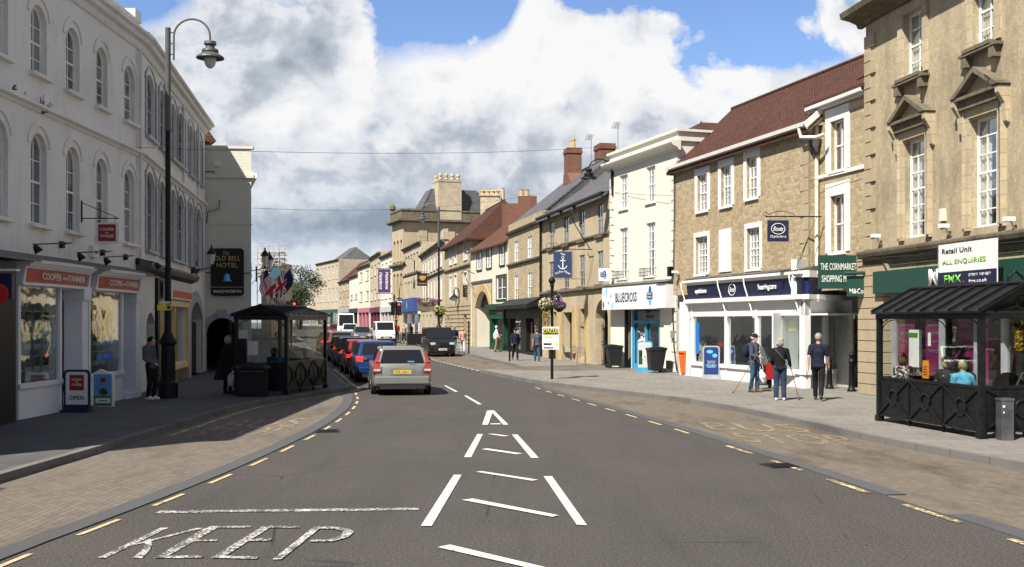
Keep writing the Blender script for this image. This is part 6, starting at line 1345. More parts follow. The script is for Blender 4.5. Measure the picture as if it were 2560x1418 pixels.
def car(name, label, loc, rz, col, L, Wd, H, belt=.92, low=.22, rb=None, rt=None, ft=None, fb=None, hood=.78, wb=2.6, wr=.31, group='cars queueing in the left lane', lights='corner', plate='plate_yellow', cat='car', tumble=.74, sidew=2, brake=True, nose=.62, mirror=True, rails=False, bumper=None, roofcol=None):
    w = Wd/2; h = L/2; rb = h-.04 if rb is None else rb; rt = h-.42 if rt is None else rt; ft = -.35 if ft is None else ft; fb = -1.15 if fb is None else fb
    r = thing(name, label, cat, loc, rz, group)
    st = [(h, low+.18, belt-.12, .88), (h-.05, low+.06, belt-.02, .95), (h-.30, low, belt, .99), (.6, low, belt, 1.0), (fb+.1, low, belt-.01, 1.0), (fb-.15, low, lerp((belt,)*3, (hood,)*3, .35)[0], .99), (-h+.55, low, hood, .97), (-h+.2, low, hood-.06, .93), (-h+.04, low+.05, nose, .86), (-h, low+.12, nose-.12, .78)]
    vs = []; 
    for y, zl, zt, kw in st:
        q = w*kw; mid = (zl+zt)/2
        half = [(q*.82, zl), (q*.96, zl+.05), (q, zl+.16), (q*1.0, mid), (q*.985, zt-.14), (q*.95, zt-.05), (q*.86, zt)]
        ring = [(x, y, z) for x, z in half]+[(0, y, zt+.025)]+[(-x, y, z) for x, z in half[::-1]]
        vs += ring
    n = 15; m = MB(); m.add(vs, [(j*n+i, j*n+(i+1) % n, (j+1)*n+(i+1) % n, (j+1)*n+i) for j in range(len(st)-1) for i in range(n)]+[tuple(range(n)), tuple(range((len(st)-1)*n, len(st)*n))])
    bo = m.build('body', col, r, smooth=True)
    md = bo.modifiers.new('e', 'EDGE_SPLIT'); md.split_angle = R(38)
    # cabin: eight corners, rounded
    wB, wT = w*.93, w*tumble; z0_, z1_ = belt-.03, H
    c8 = [(wB, rb, z0_), (-wB, rb, z0_), (-wT, rt, z1_), (wT, rt, z1_), (wB, fb, z0_), (-wB, fb, z0_), (-wT, ft, z1_), (wT, ft, z1_)]
    bm = bmesh.new(); v = [bm.verts.new(p) for p in c8]
    for f in ((0, 1, 2, 3), (5, 4, 7, 6), (3, 2, 6, 7), (0, 3, 7, 4), (2, 1, 5, 6), (1, 0, 4, 5)): bm.faces.new([v[i] for i in f])
    bmesh.ops.recalc_face_normals(bm, faces=bm.faces)
    te = [e for e in bm.edges if sum(1 for q in e.verts if q.co.z > z0_+.1) >= 1]
    bmesh.ops.bevel(bm, geom=te, offset=.075, segments=4, affect='EDGES', profile=.6)
    me = bpy.data.meshes.new('cabin'); bm.to_mesh(me); bm.free(); me.materials.append(MAT[roofcol or col]); me.polygons.foreach_set('use_smooth', [True]*len(me.polygons))
    ca = bpy.data.objects.new('cabin', me); COL.objects.link(ca); ca.parent = r; md = ca.modifiers.new('e', 'EDGE_SPLIT'); md.split_angle = R(40)
    def pane(nm, q, u0, u1, v0, v1, mt='glass_car', par=None, out_=.008):
        a, b_, c_, d_ = q; P = lambda s_, t_: Vector(lerp(lerp(a, b_, s_), lerp(d_, c_, s_), t_))
        p = [P(u0, v0), P(u1, v0), P(u1, v1), P(u0, v1)]; nr = (p[1]-p[0]).cross(p[3]-p[0]).normalized(); ctr = Vector((0, (rb+fb)/2, .9))
        if nr.dot(p[0]-ctr) < 0: nr = -nr
        return MB().prism([x+nr*.001 for x in p], nr*out_).build(nm, mt, par or r)
    rear = (c8[1], c8[0], c8[3], c8[2]); front = (c8[4], c8[5], c8[6], c8[7])
    pane('rear_window', rear, .09, .91, .12, .86); pane('windscreen', front, .06, .94, .05, .90)
    for sgn, q in ((1, (c8[0], c8[4], c8[7], c8[3])), (-1, (c8[1], c8[5], c8[6], c8[2]))):
        e = [.07+(.86)*i/sidew for i in range(sidew+1)]
        for i in range(sidew): pane('side_window', q, e[i]+.012, e[i+1]-.012, .14, .84)
    for yy in (wb/2, -wb/2):
        for sg in (-1, 1):
            MB().lathe([(wr+.055, -.13), (wr+.055, .012)], (sg*(w-.01), yy, wr+.01), 20, 'x', 1).build('wheel_arch', 'trim_black', bo) if sg > 0 else MB().lathe([(wr+.055, -.012), (wr+.055, .13)], (sg*(w-.01), yy, wr+.01), 20, 'x', 1).build('wheel_arch', 'trim_black', bo)
            t_ = MB().lathe([(wr*.62, -.10), (wr-.03, -.10), (wr, -.07), (wr, .07), (wr-.03, .10), (wr*.62, .10)], (sg*(w-.085), yy, wr), 20, 'x').build('wheel', 'rubber', r)
            rm = MB(); x_ = sg*(w+.018); rm.lathe([(wr*.66, -.01), (wr*.66, .0)], (x_-sg*.02, yy, wr), 18, 'x')
            for k_ in range(5): a = k_*1.2566; rm.bar((x_-sg*.004, yy, wr), (x_-sg*.004, yy+math.cos(a)*wr*.6, wr+math.sin(a)*wr*.6), .05, .012)
            rm.build('rim', 'steel', t_)
    # rear: bumper, plate, lamps; front: grille, lamps, plate
    bmp = MB(); bmp.box(-w*.90, w*.90, h-.12, h+.05, low+.12, low+.36); bb = bmp.build('rear_bumper', bumper or col, r); md = bb.modifiers.new('b', 'BEVEL'); md.width = .04; md.segments = 3
    MB().box(-w*.75, w*.75, h-.1, h+.03, low-.02, low+.12).build('rear_valance', 'trim_black', r)
    pl = MB().box(-.26, .26, h+.012, h+.022, .66, .77).build('number_plate', plate, r)
    MB().box(-.36, .36, h+.003, h+.011, .62, .81).build('plate_recess', 'steel', pl)
    ln_ = MB(); [ln_.box(s_*(w*.68)-.006, s_*(w*.68)+.006, h+.001, h+.004, low+.36, belt-.05) for s_ in (-1, 1)]; ln_.build('shut_line', 'trim_black', bo)
    for s_ in (-1, 1):
        sl_ = MB(); [sl_.box(*sorted((s_*(w+.002), s_*(w-.02))), q_-.008, q_+.008, low+.18, belt-.12) for q_ in (h-1.35, h-2.3, h-3.15)]; sl_.build('door_seams', 'trim_black', bo)
    k_ = MB(); random.seed(int(L*100+Wd*31))
    for i in range(7): 
        x_ = -.20+i*.062+(.02 if i > 3 else 0); k_.box(x_, x_+.012, h+.022, h+.024, .68, .75); k_.box(x_, x_+.036, h+.022, h+.0238, .68 if i % 2 else .735, .695 if i % 2 else .75); 
        if i % 3: k_.box(x_+.026, x_+.038, h+.022, h+.024, .68, .75)
    k_.build('plate_characters', 'text_black', pl)
    yat = lambda z: h-.0 if z < belt else rb+(rt-rb)*(z-z0_)/(z1_-z0_)
    for s_ in (-1, 1):
        if lights == 'tall':
            m = MB(); zz = [.68, .80, .93, 1.08, 1.22, H-.10]; ww = [.24, .24, .19, .11, .09, .08]
            def xo(z): return w*.975 if z < belt else w*.955+(wT-w*.93)*(z-belt)/(H-belt)
            for i in range(5):
                a_, b_ = zz[i], zz[i+1]; ya, yb_ = yat(a_)+.02, yat(b_)+.02
                m.prism([(s_*xo(a_), ya, a_), (s_*(xo(a_)-ww[i]), ya, a_), (s_*(xo(b_)-ww[i+1]), yb_, b_), (s_*xo(b_), yb_, b_)], (0, -.16, 0))
            tl = m.build('tail_light', 'lamp_red_dim', r); MB().box(*sorted((s_*(w*.95), s_*(w*.95-.2))), h+.018, h+.028, .74, .80).build('lamp_strip', 'headlight', tl)
            MB().box(*sorted((s_*(w*.90), s_*(w*.90-.10))), h-.06, h-.04, 1.02, 1.06).build('brake_lamp', 'lamp_red', tl)
        else:
            m = MB(); m.box(*sorted((s_*w*.965, s_*(w*.66))), h-.22, h+.008, belt-.22, belt-.03); tl = m.build('tail_light', 'lamp_red' if brake else 'lamp_red_dim', r); md = tl.modifiers.new('b', 'BEVEL'); md.width = .03; md.segments = 2
        hm_ = MB(); hm_.box(*sorted((s_*w*.88, s_*(w*.50))), -h+.02, -h+.28, nose-.06, nose+.10); hl = hm_.build('headlight', 'headlight', r); md = hl.modifiers.new('b', 'BEVEL'); md.width = .05; md.segments = 3
        if mirror: mm = MB(); mm.ball((s_*(w+.10), fb+.22, belt+.05), .1, 10, 8, (1.1, .55, .75)); mm.build('door_mirror', 'trim_black', r, smooth=True)
    if brake: MB().box(-.14, .14, rt+.0, rt+.03, H-.10, H-.065).build('high_brake_lamp', 'lamp_red', r)
    MB().box(-w*.55, w*.55, -h-.015, -h+.1, low+.22, low+.36).build('grille', 'trim_black', r)
    MB().box(-w*.9, w*.9, -h-.02, -h+.14, low+.02, low+.2).build('front_bumper', bumper or col, r).modifiers.new('b', 'BEVEL').width = .04
    fp = MB().box(-.26, .26, -h-.03, -h-.018, low+.18, low+.29).build('number_plate', 'plate_white', r)
    MB().box(-.2, .2, -h-.032, -h-.0305, low+.215, low+.255).build('plate_characters', 'text_black', fp)
    MB().box(-w*.86, w*.86, -h*.95, h*.95, low-.04, low+.1).build('underside', 'trim_black', r)
    if rails:
        for s_ in (-1, 1): MB().tube([(s_*wT*.92, rt-.05, H), (s_*wT*.92, rt-.12, H+.05), (s_*wT*.92, ft+.2, H+.05), (s_*wT*.92, ft+.1, H)], .018, 6).build('roof_rail', 'trim_black', r)
    return r
def at(px, y, dz=0): return Vector((AT(px, y), y, gz_(y)+dz))
def cpos(px, yrear, L, a):                                     # centre of a car whose rear face centre is seen at px, y
    p = at(px, yrear); return p+Vector((math.sin(a), math.cos(a), 0))*(L/2)*1.0
# angle a: heading measured from straight away from the camera, positive to the right
def lane(name, label, px, y, a, col, L, Wd, H, **k):
    p = at(px, y); c = p+Vector((math.sin(R(a)), math.cos(R(a)), 0))*(L/2); c.z = gz_(c.y); return car(name, label, c, R(180-a), col, L, Wd, H, **k)
ev = lane('estate_car', 'silver green estate car with tall red tail lights, last in the queue', 1006, 32.4, -9, 'car_silver', 4.5, 1.80, 1.44, belt=.93, lights='tall', rt=1.90, rb=2.20, rails=True, brake=False, sidew=3, tumble=.72)
MB().box(-.36, -.16, 2.235, 2.24, 1.0, 1.04).build('sticker', 'sky_print', ev)
lane('hatchback_car', 'bright blue hatchback directly ahead of the silver green estate', 948, 39.4, -12, 'car_blue', 4.0, 1.70, 1.50, belt=.98, rt=1.55)
lane('hatchback_car', 'red hatchback ahead of the bright blue one', 915, 45.6, -13, 'car_red', 3.9, 1.68, 1.45, rt=1.5)
lane('hatchback_car', 'black hatchback with one red brake light showing, ahead of the red one', 892, 52.0, -14, 'car_black', 4.1, 1.72, 1.46, rt=1.6)
lane('saloon_car', 'dark navy car between the black hatchback and the white people carrier', 874, 58.6, -15, 'car_navy', 4.3, 1.74, 1.44, rt=1.5)
lane('people_carrier', 'white people carrier with tall rear windows in the queue', 855, 65.6, -15, 'car_white', 4.2, 1.75, 1.60, belt=1.0, lights='tall', roofcol='car_grey')
lane('saloon_car', 'maroon roofed car at the head of the visible queue', 834, 74, -15, 'car_maroon', 4.3, 1.76, 1.46, rt=1.5)
GO = 'vehicles coming towards the camera'
def oncoming(name, label, px, y, a, col, L, Wd, H, **k):       # y: distance of the front face
    p = at(px, y); c = p+Vector((-math.sin(R(a)), math.cos(R(a)), 0))*(L/2); c.z = gz_(c.y); return car(name, label, c, R(a), col, L, Wd, H, group=GO, brake=False, **k)
VB = dict(cat='van', belt=1.15, hood=.95, nose=.78, sidew=2, tumble=.90)
v_ = oncoming('small_van', 'small black van parked in the bay facing the camera', 1107, 67.0, 12, 'car_black', 4.3, 1.70, 1.82, rb=2.1, rt=2.06, ft=-.55, fb=-1.25, **VB)
oncoming('white_van', 'white van with dark windscreen and black bumper driving towards the camera', 966, 100, 12, 'car_white', 4.6, 1.9, 1.98, rb=2.28, rt=2.22, ft=-.7, fb=-1.4, bumper='trim_black', **VB)
oncoming('saloon_car', 'slate grey car driving towards the camera beside the white van', 907, 103, 10, 'car_grey', 4.4, 1.85, 1.48, rt=1.5)
oncoming('off_road_car', 'small white off road car in front of the tall white van', 876, 112, 10, 'car_white', 4.3, 1.8, 1.68, belt=1.05, hood=.95, rb=2.1, rt=2.0)
oncoming('panel_van', 'tall white panel van high above the other cars', 866, 121, 10, 'car_white', 6.0, 2.0, 2.75, rb=2.95, rt=2.9, ft=-1.2, fb=-2.1, **dict(VB, belt=1.3))
oncoming('hatchback_car', 'small red car left of the tall white panel van', 838, 128, 8, 'car_red', 3.9, 1.7, 1.5)
# ================================================================== BUS SHELTERS
def shelter(label, org, rz, L=3.55, Wd=1.5, RZ=2.74):
    r = thing('bus_shelter', label, 'bus shelter', org, rz, 'glazed bus shelters with pitched roofs'); E, P = 2.25, .05
    for (x, y) in ((0, 0), (L, 0), (0, Wd), (L, Wd)):
        m = MB(); m.box(x-P, x+P, y-P, y+P, 0, E); m.box(x-P-.02, x+P+.02, y-P-.02, y+P+.02, 0, .12); m.build('post', 'shelter_black', r)
    m = MB(); m.box(-.06, L+.06, -.06, .06, E-.10, E); m.box(-.06, L+.06, Wd-.06, Wd+.06, E-.10, E); m.box(-.06, .06, 0, Wd, E-.10, E-.002); m.box(L-.06, L+.06, 0, Wd, E-.10, E-.002); m.build('eaves_beam', 'shelter_black', r)
    o = .13; m = MB()
    for q in ([(-o, -o, E), (L+o, -o, E), (L+o, Wd/2, RZ), (-o, Wd/2, RZ)], [(-o, Wd+o, E), (L+o, Wd+o, E), (L+o, Wd/2, RZ), (-o, Wd/2, RZ)]): m.prism(q, (0, 0, .035))
    ro = m.build('roof', 'shelter_black', r); m = MB(); nr_ = 8
    for i in range(nr_+1):
        x = -o+.02+(L+2*o-.04)*i/nr_
        for y0_ in (-o, Wd+o): m.bar((x, y0_, E+.055), (x, Wd/2, RZ+.055), .035, .05)
    m.tube([(-o, Wd/2, RZ+.05), (L+o, Wd/2, RZ+.05)], .045, 8); m.build('roof_seams', 'iron_black', ro)
    for x in (0, L):                                           # gable tracery
        m = MB(); m.bar((x, 0, E), (x, Wd/2, RZ-.02), .05, .05); m.bar((x, Wd, E), (x, Wd/2, RZ-.02), .05, .05)
        c = Vector((x, Wd/2, (E+RZ)/2-.05)); q_ = (RZ-E)*.24; m.tube([c+Vector((0, q_*math.cos(a*math.pi/10), q_*math.sin(a*math.pi/10))) for a in range(21)], .018, 6, False)
        m.bar((x, .25, E+.02), (x, Wd/2-.12, E+.12), .03); m.bar((x, Wd-.25, E+.02), (x, Wd/2+.12, E+.12), .03); m.build('gable_tracery', 'shelter_black', r)
    def panel(a, b, nm='lower_panel'):
        a, b = Vector(a), Vector(b); d = (b-a); l = d.length; d.normalize(); n_ = Vector((d.y, -d.x, 0)); z0_, z1_ = .14, .92
        m = MB(); m.prism([a+n_*-.012+Vector((0, 0, z0_)), b+n_*-.012+Vector((0, 0, z0_)), b+n_*-.012+Vector((0, 0, z1_)), a+n_*-.012+Vector((0, 0, z1_))], n_*.024)
        pn = m.build(nm, 'shelter_black', r); m = MB(); c = a+d*l/2+Vector((0, 0, (z0_+z1_)/2))
        for s_ in (-1, 1):
            q = n_*(.03*s_); rr = .155
            for (ex, ez) in ((-1, -1), (1, -1), (1, 1), (-1, 1)):
                p1 = c+d*(ex*(l/2-.04))+Vector((0, 0, ez*(z1_-z0_)/2*.94)); dr_ = (p1-c).normalized(); m.bar(c+dr_*rr+q, p1+q, .035, .03, up=tuple(n_))
            m.tube([c+q+d*(rr*math.cos(t*math.pi/10))+Vector((0, 0, rr*math.sin(t*math.pi/10))) for t in range(21)], .022, 6, False)
        for zz in (z0_, z1_): m.bar(a+Vector((0, 0, zz)), b+Vector((0, 0, zz)), .06, .05)
        for p in (a, b): m.bar(p+Vector((0, 0, 0 if p in (a,) else 0)), p+Vector((0, 0, z1_)), .045, .045)
        m.build('cross_relief', 'shelter_black', pn)
        MB().prism([a+n_*-.004+Vector((0, 0, z1_+.03)), b+n_*-.004+Vector((0, 0, z1_+.03)), b+n_*-.004+Vector((0, 0, E-.1)), a+n_*-.004+Vector((0, 0, E-.1))], n_*.008).build('glass_pane', 'glass_shelter', r)
    for i in range(3): panel((L*i/3, 0, 0), (L*(i+1)/3, 0, 0))
    panel((0, Wd, 0), (0, 0, 0)); panel((L, 0, 0), (L, Wd, 0))
    for i in (0,): MB().box(.1, L*.33, Wd-.004, Wd+.004, .3, E-.1).build('glass_pane', 'glass_shelter', r)
    m = MB()
    for x, y, sx_, sy_ in ((0, 0, 1, 0), (L, 0, -1, 0), (0, 0, 0, 1), (L, 0, 0, 1), (0, Wd, 0, -1), (L, Wd, 0, -1)):
        m.tube([(x+sx_*.05+sx_*.28*(1-math.cos(t)), y+sy_*.05+sy_*.28*(1-math.cos(t)), E-.40+.28*math.sin(t)) for t in [i*math.pi/12 for i in range(7)]], .012, 5)
    m.build('corner_bracket', 'shelter_black', r)
    m = MB(); m.box(.4, L-.4, Wd-.45, Wd-.15, .42, .46); m.box(.5, .55, Wd-.4, Wd-.2, 0, .42); m.box(L-.55, L-.5, Wd-.4, Wd-.2, 0, .42); m.build('bench', 'trim_black', r)
    return r
s1 = shelter('black bus shelter in the shade on the left pavement, people inside', (-6.43, 30.8, PAV), math.atan2(.99, .14), RZ=2.52)
s2 = shelter('black bus shelter on the right pavement with women sitting inside', (7.76, 22.8, PAV), math.atan2(-.985, .173), 3.58, 1.6)
tp_ = MB().box(1.57, 1.77, .05, .07, .98, 1.33).build('notice', 'orange_sign', s2)
for i in range(4): MB().box(1.60, 1.74, .045, .049, 1.05+i*.05, 1.065+i*.05).build('text_line', 'text_black', tp_)
tag(tp_, 'x', 'x'); del tp_['label']; del tp_['category']
MB().box(1.76, 1.85, .05, .06, 1.62, 1.88).build('notice', 'sign_white', s2)
MB().box(-.06, -.04, 1.15, 1.4, 1.25, 1.85).build('timetable', 'light_grey', s1)
bin1 = thing('litter_bin', 'black litter bin and control box in front of the left bus shelter', 'litter bin', W(640, 989)+Vector((0, -.35, 0)), R(8))
m = MB(); m.box(-.42, .42, -.22, .22, 0, .80); m.build('bin_body', 'iron_black', bin1); m = MB(); m.lathe([(.5, 0), (.46, .06), (.30, .14), (.05, .18)], (0, 0, .80), 8); m.build('lid', 'iron_black', bin1); MB().tube([(-.32, -.25, .72), (.3, -.25, .72)], .018, 6).build('rail', 'steel', bin1)
mb_ = thing('control_box', 'black box and white timetable case fixed beside the left shelter post', 'box', W(612, 988)+Vector((-.05, -.25, 0)))
MB().box(-.16, .16, -.1, .1, .95, 1.62).build('case', 'iron_black', mb_); MB().box(.2, .48, -.04, .04, 1.15, 1.55).build('timetable_case', 'light_grey', mb_); MB().box(-.03, .03, -.03, .03, 0, .95).build('post', 'iron_black', mb_)
# pushchair behind the right shelter's end
pc = thing('pushchair', 'black pushchair with a white liner at the end of the right shelter', 'pushchair', (AT(2520, 20.4), 20.4, .12), R(200))
m = MB(); m.ball((0, 0, .85), .32, 14, 10, (.75, 1.0, .9)); m.build('hood', 'cloth_black', pc, smooth=True); m = MB(); m.ball((.1, -.28, .80), .17, 12, 8, (.7, 1, .8)); m.build('liner', 'cloth_white', pc, smooth=True)
m = MB(); m.tube([(-.2, -.35, .1), (-.2, .2, .6), (-.2, .55, 1.15), (.2, .55, 1.15), (.2, .2, .6), (.2, -.35, .1)], .014, 6); m.build('frame', 'steel', pc)
for x in (-.22, .22):
    for y in (-.35, .3): MB().lathe([(.12, -.02), (.12, .02)], (x, y, .12), 14, 'x').build('wheel', 'rubber', pc)
bx = thing('grey_post', 'square grey service post with two small white signs on the kerb by the right shelter', 'post', W(2512, 1100)); m = MB(); m.prism([(-.11, -.11, 0), (.11, -.11, 0), (.11, .11, 0), (-.11, .11, 0)], (0, 0, .70)); m.build('shaft', 'lead', bx); MB().box(-.12, .12, -.12, .12, .70, .74).build('cap', 'lead', bx)
MB().box(-.085, -.05, -.118, -.112, .58, .62).build('label', 'sign_white', bx); MB().prism([(-.085, -.118, .48), (-.05, -.118, .48), (-.067, -.118, .52)], (0, .006, 0)).build('label', 'sign_white', bx)
# ================================================================== STREET LAMPS
plain('pole_grey', (.10, .105, .11), .5, .3); plain('lamp_glass', (.55, .56, .55), .1, 0, .1)
def lantern(parent, c, k=1.0, mat='pole_grey'):
    m = MB(); m.lathe([(.07, .62), (.16, .60), (.17, .52), (.12, .50), (.13, .42), (.22, .38), (.23, .32), (.20, .30), (.37, .18), (.38, .14), (.20, .16)], c, 20, 'z', k); l_ = m.build('lantern', mat, parent, smooth=False)
    g = MB(); g.lathe([(.17, .16), (.165, .05), (.12, -.07), (.05, -.13), (.01, -.14)], c, 16, 'z', k); g.build('lantern_glass', 'lamp_glass', l_, smooth=True); return l_
def arcarm(x0, x1, zb, zt):
    n = 14; r_ = (x1-x0)/2; return [(x0, 0, zb)]+[(x0+r_-r_*math.cos(math.pi*i/n), 0, zt-r_*.95+r_*.95*math.sin(math.pi*i/n)) for i in range(n+1)]
def lamp(label, loc, rz, H=10.2, reach=1.0, group='curved arm street lamps', black=True):
    r = thing('street_lamp', label, 'street lamp', loc, rz, group)
    m = MB(); m.lathe([(.27, 0), (.27, .42), (.22, .46), (.20, .5), (.19, 1.45), (.24, 1.5), (.24, 1.56), (.14, 1.75), (.09, 1.85), (.085, 3.5), (.10, 3.52), (.10, 3.56), (.075, 3.6), (.07, H*.72)], (0, 0, 0), 14); m.build('pole', 'iron_black', r)
    m = MB(); m.lathe([(.095, 0), (.095, .05), (.08, .06), (.075, H*.28-.02)], (0, 0, H*.72), 12); m.build('upper_pole', 'pole_grey' if black else 'iron_black', r)
    m = MB(); m.tube(arcarm(.16, .16+reach, H-.9, H+.22)+[(.16+reach, 0, H-.35)], .028, 7)
    for z_ in (H-.75, H-.45, H-.15): m.bar((0, 0, z_), (.17, 0, z_), .03)
    m.build('arm', 'pole_grey', r); lantern(r, (.16+reach, 0, H-1.0)); return r
lp = lamp('tall black street lamp with a curved arm beside the leaning man', W(420, 995), 0)
lamp('tall grey street lamp behind the small black van', (AT(1097, 76), 76, .23), R(180), 10.1, black=True)
lamp('distant street lamp at the bend above the trees', (AT(750, 190), 190, .9), R(180), 9.6)
sgn = thing('parking_sign', 'small yellow and white sign strapped to the left lamp post', 'sign', W(420, 995)+Vector((0, -.12, 0))); s_ = 2700/30.0
MB().box(-.25, .13, -.02, .0, HZ(776, 29.8)-.12, HZ(762, 29.8)-.12).build('yellow_plate', 'yellow', sgn); MB().box(-.20, .10, -.02, .0, HZ(760, 29.8)-.12, HZ(754, 29.8)-.12).build('white_plate', 'sign_white', sgn); MB().box(.02, .11, -.025, -.02, HZ(773, 29.8)-.12, HZ(765, 29.8)-.12).build('arrow', 'text_black', sgn)
def wall_lamp(label, fac, uu, z, reach, k=1.0):
    r = thing('wall_lamp', label, 'street lamp', fac.world(uu, -.05, 0), fac.rz-math.pi/2, 'street lamps fixed to house fronts')
    m = MB(); m.box(-.03, .03, -.06, .06, z-1.3, z+.1); m.tube(arcarm(.05, .05+reach, z-.9, z+.35)+[(.05+reach, 0, z-.1)], .03, 7); 
    for q in (z-1.0, z-.5): m.bar((0, 0, q), (.1, 0, q), .03)
    m.build('arm', 'iron_black', r); lantern(r, (.05+reach, 0, z-.75), 1.0, 'iron_black'); return r
wall_lamp('curved arm lamp fixed to the left corner of the tall white building', W1, .35, 9.5, 1.15)
wall_lamp('small curved arm lamp on the stone front above the pharmacy sign', X3, 10.5, 9.6, 1.2)
def coach(label, loc, rz, z):
    r = thing('wall_lantern', label, 'lantern', loc, rz, 'coach lanterns on the hotel walls')
    m = MB(); m.bar((-.02, 0, z-.55), (.62, 0, z-.42), .035); m.bar((0, 0, z-.2), (0, 0, z-.9), .06); m.tube([(.6, 0, z-.42), (.6, 0, z-.3)], .03, 6); m.build('bracket', 'iron_black', r)
    m = MB(); m.lathe([(.08, 0), (.15, .40)], (.6, 0, z-.3), 6); m.build('glass', 'lamp_glass', r); m = MB(); m.lathe([(.19, 0), (.17, .06), (.08, .2), (.03, .26), (.04, .32), (.01, .38)], (.6, 0, z+.1), 6); m.build('top', 'iron_black', r)
coach('black coach lantern between the grey arch and the hotel sign', L2.world(L2.u(489), -.02, 0), L2.rz-math.pi/2+.3, HZ(645, 44))
coach('black coach lantern on the street corner of the hotel gable', (-11.2, 46.3, 0), R(5), HZ(645, 46))
coach('second black lantern along the hotel flank beside the flags', (-11.6, 49.0, 0), R(5), HZ(658, 50))
# traffic lights
def traffic(label, px, y, ztop, back=True, lit=True):
    r = thing('traffic_light', label, 'traffic light', at(px, y, PAV), R(8), 'traffic lights at the crossing')
    MB().tube([(0, 0, 0), (0, 0, ztop+.15)], .06, 8).build('pole', 'iron_black', r)
    m = MB(); m.box(.06, .42, -.13, .0, ztop-1.05, ztop); hd = m.build('signal_head', 'iron_black', r); MB().box(.0, .48, .0, .02, ztop-1.12, ztop+.07).build('backing_board', 'sign_white' if px > 900 else 'iron_black', hd)
    for i, mt in enumerate(('signal_red', 'rubber', 'rubber')): MB().lathe([(.09, 0), (.09, .02)], (.24, -.15, ztop-.2-i*.33), 12, 'y').build('lens', mt, hd); MB().lathe([(.12, -.1), (.12, .0)], (.24, -.13, ztop-.2-i*.33), 12, 'y') 
    if back: MB().box(-.42, -.08, -.02, .16, ztop-1.1, ztop).build('signal_head', 'iron_black', r)
    m = MB(); m.box(-.1, .12, -.12, .0, 1.9, 2.3); pb_ = m.build('pedestrian_signal', 'iron_black', r); MB().lathe([(.06, 0), (.06, .02)], (.01, -.14, 2.15), 10, 'y').build('lens', 'signal_red', pb_)
traffic('traffic light showing red with a white edged board by the far crossing', 990, 90, 3.55)
traffic('distant traffic light showing red above the left shelter roof', 728, 84, 3.55)
# ================================================================== SIGNS
def board_facing(name, label, px0, px1, py0, py1, y, mat, th=.05, cat='sign', rot=0, group=None):
    """A free hanging board square to the camera's street; returns (root, centre x, width, z0, z1, y)."""
    r = thing(name, label, cat, (0, 0, 0), 0, group); x0, x1 = AT(px0, y), AT(px1, y); z0_, z1_ = HZ(py1, y), HZ(py0, y)
    MB().box(x0, x1, y, y+th, z0_, z1_).build('board', mat, r); return r, (x0+x1)/2, x1-x0, z0_, z1_, y-.003
def txt(b, s, fx, fz, h, w, mat, **k): r, cx_, wd_, z0_, z1_, y = b; return lettering(s, r, mat, (cx_+fx*wd_, y, z0_+fz*(z1_-z0_)), h, w, **k)
b = board_facing('hanging_sign', 'white hanging sign with a red square and white lettering on an iron bracket', 238, 297, 556, 608, 27.3, 'sign_white'); r, cx_, wd_, z0_, z1_, y_ = b
MB().box(cx_-.22, cx_+.22, y_-.004, y_, z0_+.05, z1_-.05).build('red_square', 'sign_red', r); b2 = (r, cx_, wd_, z0_, z1_, y_-.005)
txt(b2, 'COOPER', 0, .66, .075, .36, 'sign_white', bold=.01); txt(b2, 'AND', 0, .5, .035, .1, 'sign_white'); txt(b2, 'TANNER', 0, .34, .075, .36, 'sign_white', bold=.01)
m = MB(); m.bar((-10.9, y_+.02, z1_+.1), (cx_+.3, y_+.02, z1_+.1), .025); m.bar((-10.88, y_+.02, z1_+.5), (cx_+.25, y_+.02, z1_+.12), .018); m.bar((-10.88, y_+.02, z1_+.55), (-10.88, y_+.02, z1_), .03)
for q in (-.2, .2): m.bar((cx_+q, y_+.02, z1_), (cx_+q, y_+.02, z1_+.1), .01)
m.build('bracket', 'iron_black', r)
b = board_facing('letting_board', 'white letting board with a black base and green lettering over the green fascia', 0, 1, 0, 1, 9, 'sign_white'); 
for o in list(kids(b[0])): bpy.data.objects.remove(o)
r = b[0]; r.location = R1.A; r.rotation_euler = (0, 0, R1.rz); ua, uc = R1.u(2345, .75), R1.u(2492, .75); za, zb2 = 3.02, R1.z(2420, 604, .75); hh = zb2-za; ww = uc-ua
MB().box(ua, uc, -.75, -.72, za, zb2).build('board', 'sign_white', r); MB().box(ua, uc, -.755, -.75, za+.02, za+hh*.36).build('black_base', 'boots_navy', r); MB().box(ua, ua+.04, -.75, -.35, za, zb2).build('board_side', 'sign_white', r)
um = (ua+uc)/2
lettering('Retail Unit', r, 'text_black', (ua+ww*.34, -.756, za+hh*.84), hh*.12, ww*.52, .02); lettering('ALL ENQUIRIES', r, 'text_green', (ua+ww*.46, -.756, za+hh*.58), hh*.13, ww*.74, .02)
lettering('FMX', r, 'lime', (ua+ww*.27, -.757, za+hh*.20), hh*.18, ww*.30, .05); MB().box(ua+ww*.45, ua+ww*.47, -.758, -.756, za+hh*.11, za+hh*.15).build('red_dot', 'red', r)
lettering('07811 141407', r, 'sign_white', (ua+ww*.73, -.757, za+hh*.26), hh*.07, ww*.36, .02); lettering('fmx.co.uk', r, 'sign_white', (ua+ww*.70, -.757, za+hh*.13), hh*.08, ww*.30, .02)
b = board_facing('arcade_sign', 'green arcade sign with white capitals under the narrow rubble bay', 2046, 2146, 638, 722, 32.4, 'sign_green')
txt(b, 'THE CORNMARKET', 0, .66, .20, 1.06, 'sign_text'); txt(b, 'SHOPPING MALL', -.02, .30, .20, .95, 'sign_text')
b = board_facing('hanging_sign', 'small green square hanging sign below a green lamp bar', 2118, 2168, 690, 741, 31.2, 'sign_green'); txt(b, 'M&Co.', 0, .25, .15, .44, 'sign_white', bold=.03)
